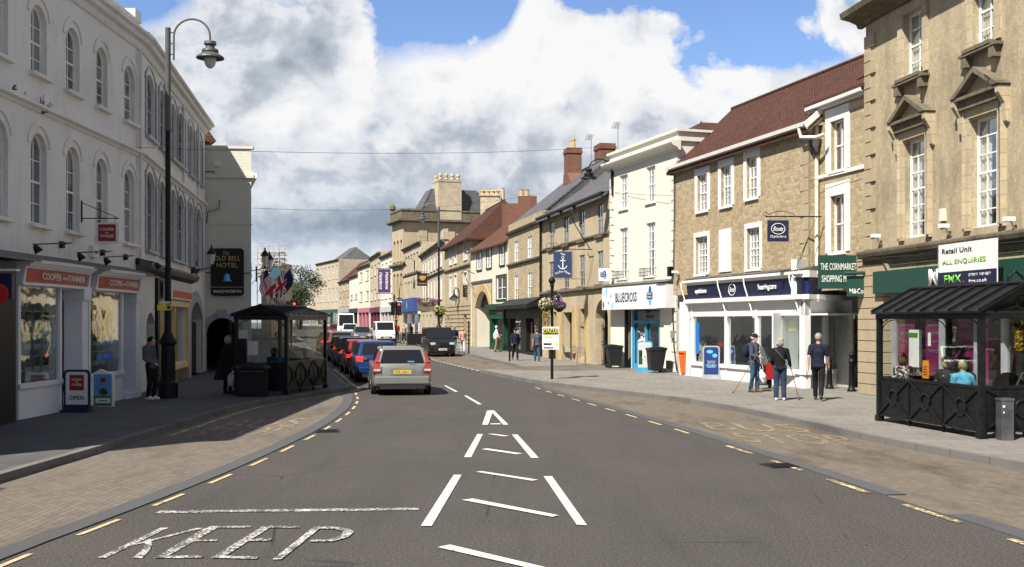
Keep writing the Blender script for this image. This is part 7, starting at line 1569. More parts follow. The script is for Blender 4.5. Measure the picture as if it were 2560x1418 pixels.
MB().tube([(AT(2108, 31.2), 31.15, HZ(684, 31.2)), (AT(2180, 31.2), 31.15, HZ(682, 31.2))], .05, 8).build('lamp_bar', 'sign_green', b[0])
m = MB(); m.tube([(b[1]+.5+.1*math.cos(t), 31.1, b[4]+.25+.1*math.sin(t)) for t in [i*.6 for i in range(11)]], .012, 5); m.build('scroll', 'iron_black', b[0])
b = board_facing('hanging_sign', 'navy hanging opticians sign with a white oval on a scrolled bracket', 1919, 1972, 551, 604, 34.0, 'boots_navy'); bootslogo(b[0], (b[1], b[5], b[3]+.40), .17, STD); txt(b, 'Opticians', 0, .22, .10, .50, 'sign_white', bold=.02)
m = MB(); y_ = 34.02; m.bar((b[1]-.4, y_, b[4]+.12), (9.75, y_, b[4]+.12), .035); m.tube([(b[1]-.4+.06*math.cos(t), y_, b[4]+.2+.06*math.sin(t)) for t in [i*.5 for i in range(12)]], .01, 5); m.tube([(b[1]-.35+i*.1, y_, b[4]+.17+.12*math.sin(i/9*3.14)) for i in range(10)], .01, 5)
for q in (-.25, .25): m.bar((b[1]+q, y_, b[4]), (b[1]+q, y_, b[4]+.1), .01)
m.bar((9.6, y_, b[4]+.12), (8.9, y_, b[4]-1.6), .012); m.build('bracket', 'iron_black', b[0])
b = board_facing('inn_sign', 'dark blue inn sign with a white anchor hanging in front of the ochre hotel', 1384, 1430, 629, 695, 53.7, 'anchor_blue'); r, cx_, wd_, z0_, z1_, y_ = b; zc_ = (z0_+z1_)/2
lettering('The', r, 'sign_text', (cx_, y_, z1_-.14), .11, .24, .01); lettering('Anchor Hotel', r, 'sign_text', (cx_, y_, z0_+.32), .13, .78, .01, arc=-.55)
m = MB(); m.box(cx_-.025, cx_+.025, y_-.02, y_, zc_-.2, zc_+.3); m.box(cx_-.13, cx_+.13, y_-.02, y_, zc_+.18, zc_+.22); m.tube([(cx_+.06*math.cos(t), y_-.01, zc_+.36+.06*math.sin(t)) for t in [i*.7 for i in range(10)]], .012, 5)
m.tube([(cx_+.22*math.cos(t), y_-.01, zc_+.02+.24*math.sin(t)) for t in [3.3+i*.27 for i in range(11)]], .022, 6); m.build('anchor', 'sign_text', r)
m = MB(); wx = 3.6; m.bar((cx_-.9, y_+.03, z1_+.14), (wx+.4, y_+.03, z1_+.10), .04); m.tube([(wx+.3, y_, z1_+.1), (wx-.4, y_, z1_+1.2), (wx-.7, y_, z1_+1.9), (wx-.55, y_, z1_+2.1)], .025, 6); m.bar((cx_+.5, y_, z0_-.1), (cx_+.5, y_, z1_+.1), .02); m.bar((cx_-.6, y_, z0_-.05), (cx_+.9, y_, z0_-.05), .02)
for q in (-.35, 0, .35): m.bar((cx_+q, y_+.03, z1_), (cx_+q, y_+.03, z1_+.14), .015)
for i in range(4): m.tube([(cx_-.7+i*.35+.12*math.cos(t), y_+.03, z1_+.30+.12*math.sin(t)) for t in [k*.5 for k in range(10)]], .010, 4)
m.build('bracket', 'iron_black', r)
b = board_facing('hanging_sign', 'small white sign with a blue cross above the left end of the fascia', 1496, 1526, 671, 703, 50.4, 'sign_white'); cross4(b[0], b[1], b[3]+.30, .2, b[5]-.01, 'blue_mid', 'blue_light')
q = MB().box(b[1]-.19, b[1]+.06, b[5]-.03, b[5]-.02, b[3]+.22, b[3]+.42).build('emblem_panel', 'blue_deep', b[0]); lettering('BLUE', q, 'sign_white', (b[1]-.065, b[5]-.035, b[3]+.37), .06, .18, .02); lettering('CROSS', q, 'sign_white', (b[1]-.065, b[5]-.035, b[3]+.27), .06, .2, .02)
for i, (p0, p1, lb) in enumerate(((945.5, 959, 'narrower left purple banner with white script on the far white building'), (958.8, 976, 'wider right purple banner with white script on the far white building'))):
    b = board_facing('banner', lb, p0, p1, 673, 732, 150-i*2.5, 'purple', group='purple banners on the white building'); lettering('Hazeltons', b[0], 'sign_text', (b[1]+.05, b[5], (b[3]+b[4])/2), .5, 2.4, .01, slant=-math.pi/2, shear=.4)
    m = MB(); m.bar((b[1]-.8, b[5], b[4]+.1), (b[1]+.8, b[5], b[4]+.1), .08); m.bar((b[1]-.8, b[5], b[3]-.1), (b[1]+.8, b[5], b[3]-.1), .08); m.build('bracket', 'iron_black', b[0])
b = board_facing('inn_sign', 'black inn sign with a gold crest hanging above the red flower trough', 1043, 1070, 683, 715, 118, 'sign_black'); m = MB(); c_ = Vector((b[1], b[5]-.01, b[3]+.85)); m.ball(c_, .28, 10, 8, (.9, .05, 1)); m.ball(c_+Vector((.25, 0, .08)), .14, 8, 6, (.8, .05, 1.4)); m.ball(c_+Vector((-.25, 0, .08)), .14, 8, 6, (.8, .05, 1.4)); m.build('crest', 'gold', b[0])
MB().box(b[1]-.42, b[1]+.42, b[5]-.01, b[5]-.003, b[3]+.22, b[3]+.30).build('name_line', 'gold', b[0]); MB().bar((b[1]-.9, b[5], b[4]+.12), (b[1]+1.6, b[5], b[4]+.12), .05).build('bracket', 'iron_black', b[0])
b = board_facing('hanging_sign', 'black rectangular sign with four short gold lines beside the archway', 1157, 1180, 713, 742, 88, 'sign_black')
for i, s_ in enumerate(('Car park', 'hotel', 'garden', 'cafe')): lettering(s_, b[0], 'olive_gold', (b[1], b[5], b[4]-.2-i*.19), .10, [.5, .28, .36, .24][i], .01)
MB().bar((b[1]-.5, b[5], b[4]+.08), (b[1]+.9, b[5], b[4]+.08), .04).build('bracket', 'iron_black', b[0])
# ================================================================== FLOWERS, POSTS
for n_, c_ in (('petal_yellow', (.72, .60, .22)), ('petal_white', (.70, .68, .62)), ('petal_purple', (.13, .02, .20)), ('petal_red', (.42, .03, .12)), ('petal_gold', (.60, .42, .04))): plain(n_, c_, .7, 0, .3, 20)
def blob_leaves(n, c, rad, size, mb=None, shell=.5):
    m = mb or MB(); c = Vector(c)
    for i in range(n):
        d = Vector((random.gauss(0, 1), random.gauss(0, 1), random.gauss(0, 1))).normalized()*(random.uniform(shell, 1)); p = c+Vector((d.x*rad[0], d.y*rad[1], d.z*rad[2]))
        a = Vector((random.gauss(0, 1), random.gauss(0, 1), random.gauss(0, 1))).normalized()*size*random.uniform(.6, 1.3); b_ = a.cross(Vector((random.gauss(0, 1), random.gauss(0, 1), random.gauss(0, 1)))).normalized()*size*.55
        m.poly([p-a*.5, p-b_*.5, p+a*.5, p+b_*.5])
    return m
def basket(label, loc, r, petals, n=260, trail=0, trailmat='petal_gold', group='hanging flower baskets', sz=.06, pot=True):
    t = thing('flower_basket', label, 'flower basket', loc, 0, group)
    blob_leaves(n, (0, 0, 0), (r, r, r*.75), sz*1.2).build('leaves', 'leaf_green', t)
    for q in petals: blob_leaves(int(n*.9/len(petals)), (0, 0, .03), (r*1.05, r*1.05, r*.8), sz, shell=.85).build('blossoms', q, t)
    if pot: MB().lathe([(.05, -r*.9), (r*.55, -r*.6), (r*.75, -.05), (r*.7, -.05)], (0, 0, 0), 12).build('bowl', 'iron_black', t)
    if trail:
        m = MB()
        for i in range(int(trail*500)): a = random.uniform(0, 6.28); q = random.uniform(0, 1); rr = r*.55*(1-.6*q); p = Vector((math.cos(a)*rr, math.sin(a)*rr, -.1-trail*q)); s_ = random.uniform(.5, 1)*.05; m.poly([p, p+Vector((s_, random.uniform(-s_, s_), -s_*.3)), p+Vector((random.uniform(-s_, s_), s_, -s_))])
        m.build('trailing_stems', trailmat, t); blob_leaves(int(trail*120), (0, 0, -trail*.5), (r*.4, r*.4, trail*.45), .06).build('trailing_leaves', 'leaf_lime', t)
    MB().tube([(0, 0, 0), (0, 0, r*1.6)], .008, 4).build('hanger', 'iron_black', t)
    return t
p = W(1380, 948); po = thing('sign_post', 'black post with a crest ring carrying two flower baskets and a yellow circus poster', 'post', p)
MB().tube([(0, 0, 0), (0, 0, HZ(700, p.y)-.12)], .055, 10).build('pole', 'iron_black', po)
m = MB(); zt = HZ(706, p.y)-.12; m.ball((0, 0, zt+.06), .13, 12, 8); m.lathe([(.06, -.1), (.1, -.06), (.06, 0)], (0, 0, zt-.05), 10)
for s_ in (-1, 1): m.tube([(s_*(.06+.16*math.sin(t)), 0, zt-.55+.2*math.cos(t)) for t in [i*3.14/8 for i in range(9)]], .03, 6); m.tube([(0, 0, zt-.9), (s_*.32, 0, zt-.85), (s_*.34, 0, zt-1.0)], .02, 6)
m.build('finial', 'iron_black', po)
ps = MB().box(-.36, .26, -.10, -.07, HZ(874, p.y)-.12, HZ(817, p.y)-.12).build('poster', 'sign_white', po); z0_, z1_ = HZ(874, p.y)-.12, HZ(817, p.y)-.12; hh = z1_-z0_
MB().box(-.33, .23, -.104, -.10, z0_+hh*.66, z0_+hh*.92).build('poster_band', 'tree_print', ps); lettering('CIRCUS', ps, 'yellow', (-.05, -.108, z0_+hh*.80), hh*.18, .54, .03); lettering('Ginnett', ps, 'yellow', (-.13, -.105, z0_+hh*.58), hh*.09, .33, .02)
MB().box(-.31, -.02, -.104, -.10, z0_+hh*.2, z0_+hh*.28).build('text_line', 'text_black', ps); MB().box(-.31, .05, -.104, -.10, z0_+hh*.05, z0_+hh*.10).build('text_line', 'text_black', ps); MB().ball((.16, -.10, z0_+hh*.24), .06, 10, 6, (1, .1, 1)).build('yellow_spot', 'yellow', ps)
basket('cream and yellow flower basket on the left of the circus poster post, with long trails', (p.x-.22, p.y, HZ(762, p.y)), .29, ['petal_yellow', 'petal_white'], 420, 1.0)
basket('deep purple petunia basket on the right of the circus poster post', (p.x+.27, p.y, HZ(766, p.y)), .24, ['petal_purple'], 420)
basket('mixed white flower mound above the purple petunias on the post', (p.x+.15, p.y+.1, HZ(748, p.y)), .22, ['petal_white', 'petal_purple'], 240, pot=False)
yl = 76; lx = AT(1097, yl)
basket('yellow flower basket with green trails on the lamp post behind the small van', (lx+.1, yl-.3, HZ(778, yl)), .50, ['petal_yellow'], 380, .8, 'leaf_lime', sz=.09)
t_ = basket('dark red flower trough left of the lamp post', (AT(1068, yl), yl-.2, HZ(756, yl)), .55, ['petal_red', 'petal_purple'], 460, sz=.09, pot=False); t_.scale = (1.5, .7, .75); MB().box(-.45, .40, -.3, .3, -.85, -.1).build('trough', 'stone_dark', t_)
basket('yellow flower basket hanging at the gable of the right shelter', (AT(2530, 21.6), 21.6, HZ(735, 21.6)), .28, ['petal_yellow', 'petal_gold'], 520, .0, sz=.035)
basket('trailing golden flower basket behind the end of the right shelter', (AT(2548, 21.9), 21.9, HZ(800, 21.9)), .22, ['petal_gold'], 300, .5, sz=.03)
bp_ = thing('basket_bracket', 'black crook shaped post carrying the golden baskets behind the right shelter', 'post', (AT(2562, 21.8), 21.8, .12)); m = MB(); m.tube([(0, 0, 0), (0, 0, 2.7), (-.05, 0, 3.0), (-.2, 0, 3.12), (-.33, 0, 3.0), (-.33, 0, 2.85)], .03, 8); m.build('pole', 'iron_black', bp_)
def slimpost(label, px, py, ytop, r=.05): p = W(px, py); o = MB().tube([(0, 0, 0), (0, 0, HZ(ytop, p.y)-PAV)], r, 10).build('slim_post', 'iron_black', None, p); tag(o, label, 'post', 'slim black posts on the right pavement')
slimpost('slim black post in front of the man in navy by the barbers', 1274, 903, 790); slimpost('slim black post right of the woman in white trousers', 1172, 884, 806)
lp2 = thing('lantern_post', 'old style lantern on a hooked post behind the pink dressed woman', 'lantern', (AT(1148, 92), 92, .35)); m = MB(); m.tube([(0, 0, 0), (0, 0, 4.3), (-.1, 0, 4.7), (-.3, 0, 4.8), (-.42, 0, 4.6), (-.42, 0, 4.3)], .05, 8); m.build('pole', 'iron_black', lp2); m = MB(); m.lathe([(.12, 0), (.30, .6)], (-.42, 0, 3.3), 6); m.build('glass', 'lamp_glass', lp2); m = MB(); m.lathe([(.42, 0), (.36, .08), (.1, .3), (.05, .5)], (-.42, 0, 3.9), 6); m.build('top', 'iron_black', lp2)
# bollards
def bollard(label, px, py, H):
    p = W(px, py); o = thing('bollard', label, 'bollard', p, 0, 'black bollards at the arcade'); MB().lathe([(.13, 0), (.13, .05), (.10, .09), (.085, .2), (.075, H*.72), (.095, H*.74), (.095, H*.77), (.07, H*.79), (.065, H*.88), (.09, H*.9), (.07, H*.95), (.02, H)], (0, 0, 0), 14).build('post', 'iron_black', o, smooth=True)
bollard('black bollard hidden partly behind the man in the black polo', 2074, 972, 1.0); bollard('free standing black bollard with a heart shaped top by the stone pier', 2129, 979, 1.2)
# ================================================================== BINS, A-BOARDS, FURNITURE
def wheelie(label, px, py, rz, mat, H=1.05, w=.56, group='wheeled bins outside the shops'):
    t = thing('wheelie_bin', label, 'wheelie bin', W(px, py), rz, group); k = H/1.05
    a = [(-w*.40, -.28, .10), (w*.40, -.28, .10), (w*.40, .22, .10), (-w*.40, .22, .10)]; b_ = [(-w/2, -.34, .93), (w/2, -.34, .93), (w/2, .36, .93), (-w/2, .36, .93)]
    m = MB(); m.add([(x, y, z*k) for x, y, z in a+b_], [(3, 2, 1, 0), (4, 5, 6, 7), (0, 1, 5, 4), (1, 2, 6, 5), (2, 3, 7, 6), (3, 0, 4, 7)]); m.box(-w/2-.02, w/2+.02, -.36, .38, .90*k, .94*k); m.build('bin_body', mat, t)
    m = MB(); m.prism([(-w/2-.02, -.39, .94*k), (-w/2-.02, .40, .94*k), (-w/2-.02, .40, 1.0*k), (-w/2-.02, .1, 1.05*k), (-w/2-.02, -.36, .99*k)], (w+.04, 0, 0)); m.tube([(-w*.3, .43, .95*k), (w*.3, .43, .95*k)], .018, 6); m.build('lid', mat, t)
    for s_ in (-1, 1): MB().lathe([(.10, -.025), (.10, .025)], (s_*w*.45, .27, .10), 14, 'x').build('wheel', 'rubber', t)
wheelie('dark grey wheelie bin beside the iron gate', 1535, 920, R(100), 'plastic_bin', 1.08); wheelie('dark grey wheelie bin right of the shop door with the dog poster board', 1640, 932, R(-80), 'plastic_bin', 1.08)
wheelie('bright orange bin between the white building and the opticians window', 1722, 938, R(-70), 'orange', 1.0, .42)
def aboard(label, px, py, rz, H=.95, w=.62, frame='text_black', face='sign_white', base=True, grp=None, flat=False, name='pavement_sign'):
    t = thing(name, label, 'A-board', W(px, py), rz, grp); c = .08; z0_ = .12 if base else 0.02
    pts = [(-w/2, 0, z0_), (w/2, 0, z0_), (w/2, 0, H-c), (w/2-c*.3, 0, H-c*.3), (w/2-c, 0, H), (-w/2+c, 0, H), (-w/2+c*.3, 0, H-c*.3), (-w/2, 0, H-c)]
    MB().prism(pts, (0, .04, 0)).build('frame', frame, t); k = .05
    fc = MB(); fc.prism([(x*(1-2*k/w), -.006, z0_+k+(z-z0_)*(H-z0_-2*k)/(H-z0_)) for x, y, z in pts], (0, .006, 0)); f_ = fc.build('face', face, t)
    if base: m = MB(); m.prism([(-w/2-.02, -.16, 0), (w/2+.02, -.16, 0), (w/2+.02, .2, 0), (-w/2-.02, .2, 0)], (0, 0, .05)); m.prism([(-w/2, -.05, .05), (w/2, -.05, .05), (w/2, .09, .05), (-w/2, .09, .05)], (0, 0, .09)); m.build('base', frame, t)
    return t, f_
t, f_ = aboard('white A-board with a red square and the word OPEN outside the estate agent', 192, 1030, R(-3), .98, .62, 'sign_navy')
MB().box(-.17, .17, -.012, -.006, .50, .86).build('red_square', 'sign_red', f_); lettering('COOPER', f_, 'sign_white', (0, -.014, .75), .055, .25, .01); lettering('AND', f_, 'sign_white', (0, -.014, .69), .03, .07); lettering('TANNER', f_, 'sign_white', (0, -.014, .63), .055, .25, .01); lettering('OPEN', f_, 'text_black', (0, -.01, .33), .10, .34, .03)
t = thing('leaflet_box', 'upright leaflet box printed with blue sky, a tree and grass beside the OPEN board', 'leaflet box', W(258, 1017), R(6))
MB().prism([(-.23, 0, 0), (.23, 0, 0), (.23, 0, .80), (-.08, 0, .92), (-.23, 0, .84)], (0, .18, 0)).build('box', 'sign_white', t); MB().box(-.225, .2, -.006, -.002, .25, .80).build('sky_print', 'sky_print', t); MB().box(-.225, .2, -.008, -.002, .02, .27).build('grass_print', 'grass_print', t)
m = MB(); m.ball((0, -.008, .38), .10, 12, 8, (1, .03, .8)); m.ball((.04, -.008, .35), .07, 10, 6, (1, .03, .8)); m.box(-.01, .012, -.012, -.006, .24, .34); m.build('tree_print', 'tree_print', t); MB().box(-.06, .06, -.012, -.006, .60, .72).build('red_square', 'sign_red', t); MB().box(-.18, .17, -.012, -.006, .09, .21).build('text_panel', 'sign_white', t); MB().box(-.10, .10, -.014, -.012, .14, .16).build('text_line', 'text_black', t)
t, f_ = aboard('blue A-board with rounded grey frame in front of the opticians window', 1778, 948, R(-8), 1.22, .62, 'win_grey', 'blue_deep')
m = MB(); m.ball((-.05, -.01, 1.0), .11, 10, 6, (1.1, .05, .6)); m.ball((.13, -.01, .86), .09, 10, 6, (1, .05, .8)); m.build('picture', 'blue_light', f_)
for i, (q, w_) in enumerate((("You're on the road?", .30), ('WE HAVE', .26), ('APPOINTMENTS', .40))): lettering(q, f_, 'sign_white', (0, -.01, .66-i*.075), .045, w_, .01)
MB().box(-.16, .16, -.012, -.008, .42, .48).build('text_strip', 'sky_print', f_)
t, f_ = aboard('blue framed A-board with a black and white dog picture outside the shop door', 1612, 929, R(-5), 1.28, .66, 'door_blue', 'light_grey', True)
MB().box(-.2, .2, -.012, -.008, 1.12, 1.2).build('text_strip', 'sign_white', f_); m = MB(); m.ball((.0, -.012, .72), .17, 12, 8, (.8, .04, 1.3)); m.build('dog_face', 'sign_white', f_); m = MB(); m.ball((-.14, -.014, .74), .09, 10, 6, (.7, .04, 1.6)); m.ball((.14, -.014, .74), .09, 10, 6, (.7, .04, 1.6)); m.ball((0, -.03, .62), .035, 8, 6, (1, .4, .8)); m.build('dog_ears', 'text_black', f_); MB().box(-.26, -.1, -.010, -.006, .3, .9).build('green_print', 'tree_print', f_)
def chair(label, loc, rz):
    t = thing('cafe_chair', label, 'chair', loc, rz, 'metal cafe chairs outside the hotel')
    for sx in (-1, 1):
        MB().tube([(sx*.2, -.2, 0), (sx*.19, -.2, .62), (sx*.2, .1, .66)], .012, 5).build('leg', 'steel', t); MB().tube([(sx*.2, .24, 0), (sx*.19, .18, .45), (sx*.18, .24, .84)], .012, 5).build('leg', 'steel', t)
    MB().box(-.2, .2, -.2, .2, .43, .455).build('seat', 'steel', t); m = MB(); m.tube([(-.18, .24, .84), (-.1, .27, .88), (.1, .27, .88), (.18, .24, .84)], .012, 5)
    for i in range(3): m.box(-.17, .17, .21, .22, .55+i*.1, .60+i*.1)
    m.build('backrest', 'steel', t)
def table(label, loc):
    t = thing('cafe_table', label, 'table', loc, R(20), 'cafe tables outside the hotel'); MB().lathe([(.35, 0), (.36, .01), (.36, .025), (.33, .03)], (0, 0, .71), 18).build('tabletop', 'steel', t); m = MB(); m.tube([(0, 0, .03), (0, 0, .71)], .025, 8); m.build('stem', 'steel', t)
    m = MB(); 
    for i in range(4): a = i*1.57; m.bar((0, 0, .05), (math.cos(a)*.28, math.sin(a)*.28, .015), .03)
    m.build('foot', 'steel', t)
for px_, py_, lb in ((1427, 899, 'left cafe table below the carved doorway'), (1457, 904, 'right cafe table nearer the arch')): table(lb, W(px_, py_))
for px_, py_, a, lb in ((1418, 900, 80, 'metal cafe chair left of the left table'), (1437, 904, 190, 'metal cafe chair in front between the two tables'), (1453, 912, 170, 'metal cafe chair with its back to the road, nearest the kerb'), (1472, 905, -90, 'metal cafe chair right of the right table'), (1445, 896, 0, 'metal cafe chair against the hotel wall')): chair(lb, W(px_, py_), R(a))
pl = thing('planter_box', 'dark planter trough against the hotel wall behind the circus post', 'planter', W(1390, 897)); MB().prism([(-.38, -.2, 0), (.38, -.2, 0), (.42, .2, .0), (-.42, .2, 0)], (0, 0, .62)).build('trough', 'plastic_bin', pl); MB().box(-.42, .42, -.24, .24, .58, .66).build('rim', 'plastic_bin', pl)
fn = thing('pavement_screen', 'black fabric screen fencing the far pavement beside the small van', 'screen', W(1048, 866), R(10)); m = MB(); m.box(-.9, .9, -.02, .02, .1, 1.0); m.build('canvas', 'cloth_black', fn)
for q in (-.95, .95): MB().tube([(q, 0, 0), (q, 0, 1.1)], .03, 6).build('post', 'iron_black', fn)
gr = thing('pedestrian_rail', 'dark pedestrian guard rail by the far crossing', 'railing', W(1026, 862), R(60)); m = MB(); 
for zz in (.15, 1.0): m.tube([(-1.4, 0, zz), (1.4, 0, zz)], .03, 6)
for i in range(12): q = -1.4+i*2.8/11; m.tube([(q, 0, .15), (q, 0, 1.0)], .015, 5)
m.build('rail', 'iron_black', gr)
# ================================================================== WALL FITTINGS
def spot(label, u0_, u1_, z, z2): 
    t = thing('spotlight', label, 'spotlight', L1.A, L1.rz, 'swan neck spotlights over the estate agent fascia'); m = MB(); m.tube([(u0_, -.05, z), (u0_+.1, -.25, z+.05), (u1_-.1, -.60, z2+.06), (u1_, -.66, z2)], .016, 6); m.build('arm', 'iron_black', t); m = MB(); m.tube([(u1_-.02, -.60, z2+.04), (u1_+.02, -.68, z2-.10)], [.05, .10], 10); m.build('head', 'iron_black', t); MB().box(u0_-.06, u0_+.06, -.1, .02, z-.08, z+.08).build('wall_box', 'iron_black', t)
for px0, px1, py0, lb in ((150, 82, 612, 'spotlight over the left coral fascia'), (252, 192, 632, 'spotlight above the gap between the two coral fascias'), (310, 258, 643, 'spotlight over the right coral fascia'), (340, 386, 655, 'end spotlight at the right corner of the estate agent')):
    spot(lb, L1.u(px0), L1.u(px1, .55), L1.z(px0, py0), L1.z(px1, py0+6, .6))
al = thing('alarm_box', 'white alarm box on the wall between the coral fascias', 'alarm box', L1.A, L1.rz); MB().box(L1.u(222), L1.u(236), -.12, 0, 3.88, 4.18).build('box', 'sign_white', al); MB().box(L1.u(226), L1.u(232), -.125, -.12, 3.98, 4.05).build('label', 'text_black', al)
al = thing('alarm_box', 'pale yellow alarm box on the tall stone building above the letting board', 'alarm box', R1.A, R1.rz); q = R1.u(2362); MB().prism([(q-.09, -.12, R1.z(2362, 553)), (q+.09, -.12, R1.z(2362, 553)), (q+.06, -.12, R1.z(2362, 522)), (q-.06, -.12, R1.z(2362, 522))], (0, .12, 0)).build('box', 'render_cream', al)
def camera_(label, fac, px, py):
    t = thing('security_camera', label, 'camera', fac.A, fac.rz, 'security cameras and floodlights on the walls'); q, z_ = fac.u(px), fac.z(px, py); MB().box(q-.07, q+.07, -.34, -.10, z_-.05, z_+.05).build('housing', 'sign_white', t); MB().tube([(q, 0, z_-.25), (q, -.1, z_-.2), (q, -.2, z_)], .02, 5).build('arm', 'steel', t)
camera_('white camera beside the quoins of the tall stone building', R1, 2207, 590); camera_('white camera right of the pale alarm box', R1, 2380, 565); camera_('grey floodlight below the upper right window', R1, 2545, 548); camera_('small camera on the rubble wall left of the blocked window', B1, 1776, 683); camera_('small camera on the rubble wall near the white building', B1, 1700, 680)
sp = thing('loudspeaker', 'black loudspeaker at the corner of the white building', 'loudspeaker', W1.A, W1.rz); q = W1.L-.1; MB().box(q-.12, q+.12, -.35, -.08, 4.1, 4.5).build('cabinet', 'iron_black', sp); MB().bar((q, -.1, 4.3), (q, .02, 4.3), .04).build('bracket', 'iron_black', sp)
# flags on the hotel flank
def flagmat(kind, u, v):
    if kind == 'jack':
        x, y = u-.5, (v-.5)
        if abs(x) < .07 or abs(y) < .12: return 1
        if abs(x) < .12 or abs(y) < .2: return 2
        d = min(abs(y-x), abs(y+x)); return 1 if d < .045 else (2 if d < .12 else 0)
    if kind == 'stripes': return 0 if (u < .4 and v > .46) else (1 if int(v*13) % 2 == 0 else 2)
    if kind == 'george': return 1 if abs(u-.5) < .09 or abs(v-.5) < .14 else 2
    return 0
C('flag_blue', 24, 30, 90); C('flag_red', 190, 26, 44); C('flag_white', 232, 232, 236)
def flag(label, kind, x, y, z, lean, L_=1.5, H_=.95):
    t = thing('flag', label, 'flag', (x, y, z), 0, 'flags on poles along the hotel flank'); t.scale = (.68, .68, .68); d = Vector((.72, -.15, .68)).normalized()
    MB().tube([(0, 0, 0), d*1.9], .02, 6).build('pole', 'sign_white', t); nx, ny = 28, 18; m = MB(); vs = []
    for j in range(ny+1):
        for i in range(nx+1):
            u_, v_ = i/nx, j/ny; top = d*(1.8-H_*(1-v_)); fall = u_*L_; p = top+Vector((.12*fall, -.05*fall+.07*math.sin(u_*9+lean)*u_, -fall*.92))+Vector((.06*math.sin(u_*7+v_*3+lean), 0, 0)); vs.append(tuple(p))
    m.v = vs
    for j in range(ny):
        for i in range(nx): m.f.append((j*(nx+1)+i, j*(nx+1)+i+1, (j+1)*(nx+1)+i+1, (j+1)*(nx+1)+i)); m.m.append(flagmat(kind, (i+.5)/nx, (j+.5)/ny))
    m.build('cloth', ['flag_blue', 'flag_red', 'flag_white'], t, smooth=True)
flag('red and white striped flag nearest the hotel corner', 'stripes', -12.0, 49.5, 3.9, .3); flag('white flag with a red cross between the striped and the union flag', 'george', -12.2, 51.5, 3.6, 1.4); flag('union flag at the right end of the row', 'jack', -12.2, 54.0, 4.0, 2.2, 1.8, 1.25); flag('blue backed flag half hidden behind the others', 'blue', -12.3, 56, 4.2, .9)
m = MB()
for i in range(9):
    y_ = 48+i*2.6; x_ = -11.13-.194*(y_-46)+.5
    m.tube([(x_-.6, y_, 2.9), (x_+.4, y_, 3.0), (x_+.4, y_, 3.3), (x_+.1, y_, 3.5)], .02, 5); m.tube([(x_+.3, y_, 3.2), (x_+.3, y_+2.6, 3.2)], .015, 4)
tag(m.build('wrought_bracket', 'iron_black', None), 'tangle of black iron brackets along the hotel flank below the flags', 'bracket')
# wires
def wire(label, a, b, sag, r=.007):
    a, b = Vector(a), Vector(b); pts = [a.lerp(b, i/16)-Vector((0, 0, sag*4*(i/16)*(1-i/16))) for i in range(17)]; tag(MB().tube(pts, r, 5).build('overhead_wire', 'cable_black', None), label, 'wire', 'wires across the street')
wire('upper wire from the left terrace to the tall white building', (-10.9, 31.0, HZ(368, 31.0)), (4.66, 51.0, HZ(366, 51)), .25); wire('lower wire from the hotel gable towards the ochre hotel', (AT(555, 46), 46, HZ(516, 46)), (1.7, 64.6, 9.9), .5)
wire('short wire from the white building across to the tall stone building', (4.8, 50.6, 8.3), (10.3, 31.9, HZ(425, 31.9)), .4)
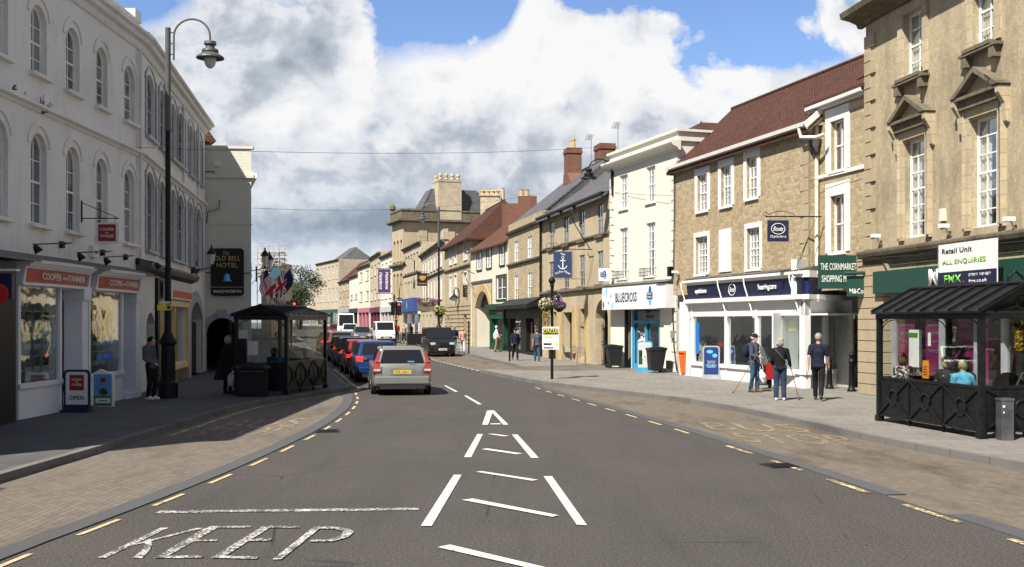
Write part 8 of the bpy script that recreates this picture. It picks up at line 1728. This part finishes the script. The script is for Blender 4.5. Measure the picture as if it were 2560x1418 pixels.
# ================================================================== TREES beyond the bend
plain('bark', (.09, .065, .045), .9, 0, .3, 5); plain('leaf_tree_a', (.045, .075, .022), .7, 0, .55, 1.2); plain('leaf_tree_b', (.075, .095, .030), .7, 0, .55, 1.2)
def tree(label, px, y, H, Wd, mat, n=2600):
    t = thing('tree', label, 'tree', at(px, y), random.uniform(0, 6), 'trees beyond the bend of the street'); m = MB(); m.tube([(0, 0, -1), (.1, 0, H*.25), (-.1, .1, H*.55), (0, 0, H*.8)], [.4, .3, .2, .08], 8)
    for i in range(6): a = i*1.05; m.tube([(0, 0, H*(.25+.07*i)), (math.cos(a)*Wd*.3, math.sin(a)*Wd*.3, H*(.45+.07*i))], [.12, .04], 5)
    m.build('trunk', 'bark', t); m = MB()
    for i in range(22): a = random.uniform(0, 6.28); e = random.uniform(-.5, 1); c = (math.cos(a)*Wd*.34*math.cos(e), math.sin(a)*Wd*.34*math.cos(e), H*.60+H*.28*math.sin(e)); q = random.uniform(.14, .24)*Wd; blob_leaves(n//22, c, (q, q, q*.8), .42, m, .3)
    m.build('crown', mat, t)
for a in (('dark rounded tree left of the far traffic light', 705, 205, 8.0, 7, 'leaf_tree_a'), ('lighter bushy tree in the gap at the end of the street', 727, 215, 10.5, 9, 'leaf_tree_b'), ('tall dark tree against the far brick chimney', 752, 222, 14.0, 10, 'leaf_tree_a'), ('low tree behind the hotel flags', 690, 190, 6.5, 6, 'leaf_tree_b'), ('small dark tree in front of the far white gable', 741, 200, 8.5, 6, 'leaf_tree_a')): tree(*a)
# ================================================================== tidy: loose twins inside one part become parts of their own
for nm in ('surround', 'pilaster', 'gable', 'fascia_cornice', 'string_course', 'console', 'awning_arm', 'side_panels', 'door_seams', 'shut_line'):
    for o in [q for q in COL.objects if q.type == 'MESH' and q.name.split('.')[0] == nm]:
        bm = bmesh.new(); bm.from_mesh(o.data); bm.verts.ensure_lookup_table(); seen = {}; gi = 0
        bmesh.ops.remove_doubles(bm, verts=bm.verts, dist=1e-5); bm.verts.ensure_lookup_table()
        for v in bm.verts:
            if v in seen: continue
            st = [v]; seen[v] = gi
            while st:
                q = st.pop()
                for e in q.link_edges:
                    w2_ = e.other_vert(q)
                    if w2_ not in seen: seen[w2_] = gi; st.append(w2_)
            gi += 1
        if 1 < gi <= 8:
            for k_ in range(gi):
                idx = {}; vs = []; fs = []
                for f in bm.faces:
                    if seen[f.verts[0]] == k_:
                        for v in f.verts:
                            if v not in idx: idx[v] = len(vs); vs.append(tuple(v.co))
                        fs.append([idx[v] for v in f.verts])
                me = bpy.data.meshes.new(nm); me.from_pydata(vs, [], fs); me.materials.append(o.data.materials[0]); n_ = bpy.data.objects.new(nm, me); COL.objects.link(n_); n_.parent = o.parent
            bpy.data.objects.remove(o)
        bm.free()
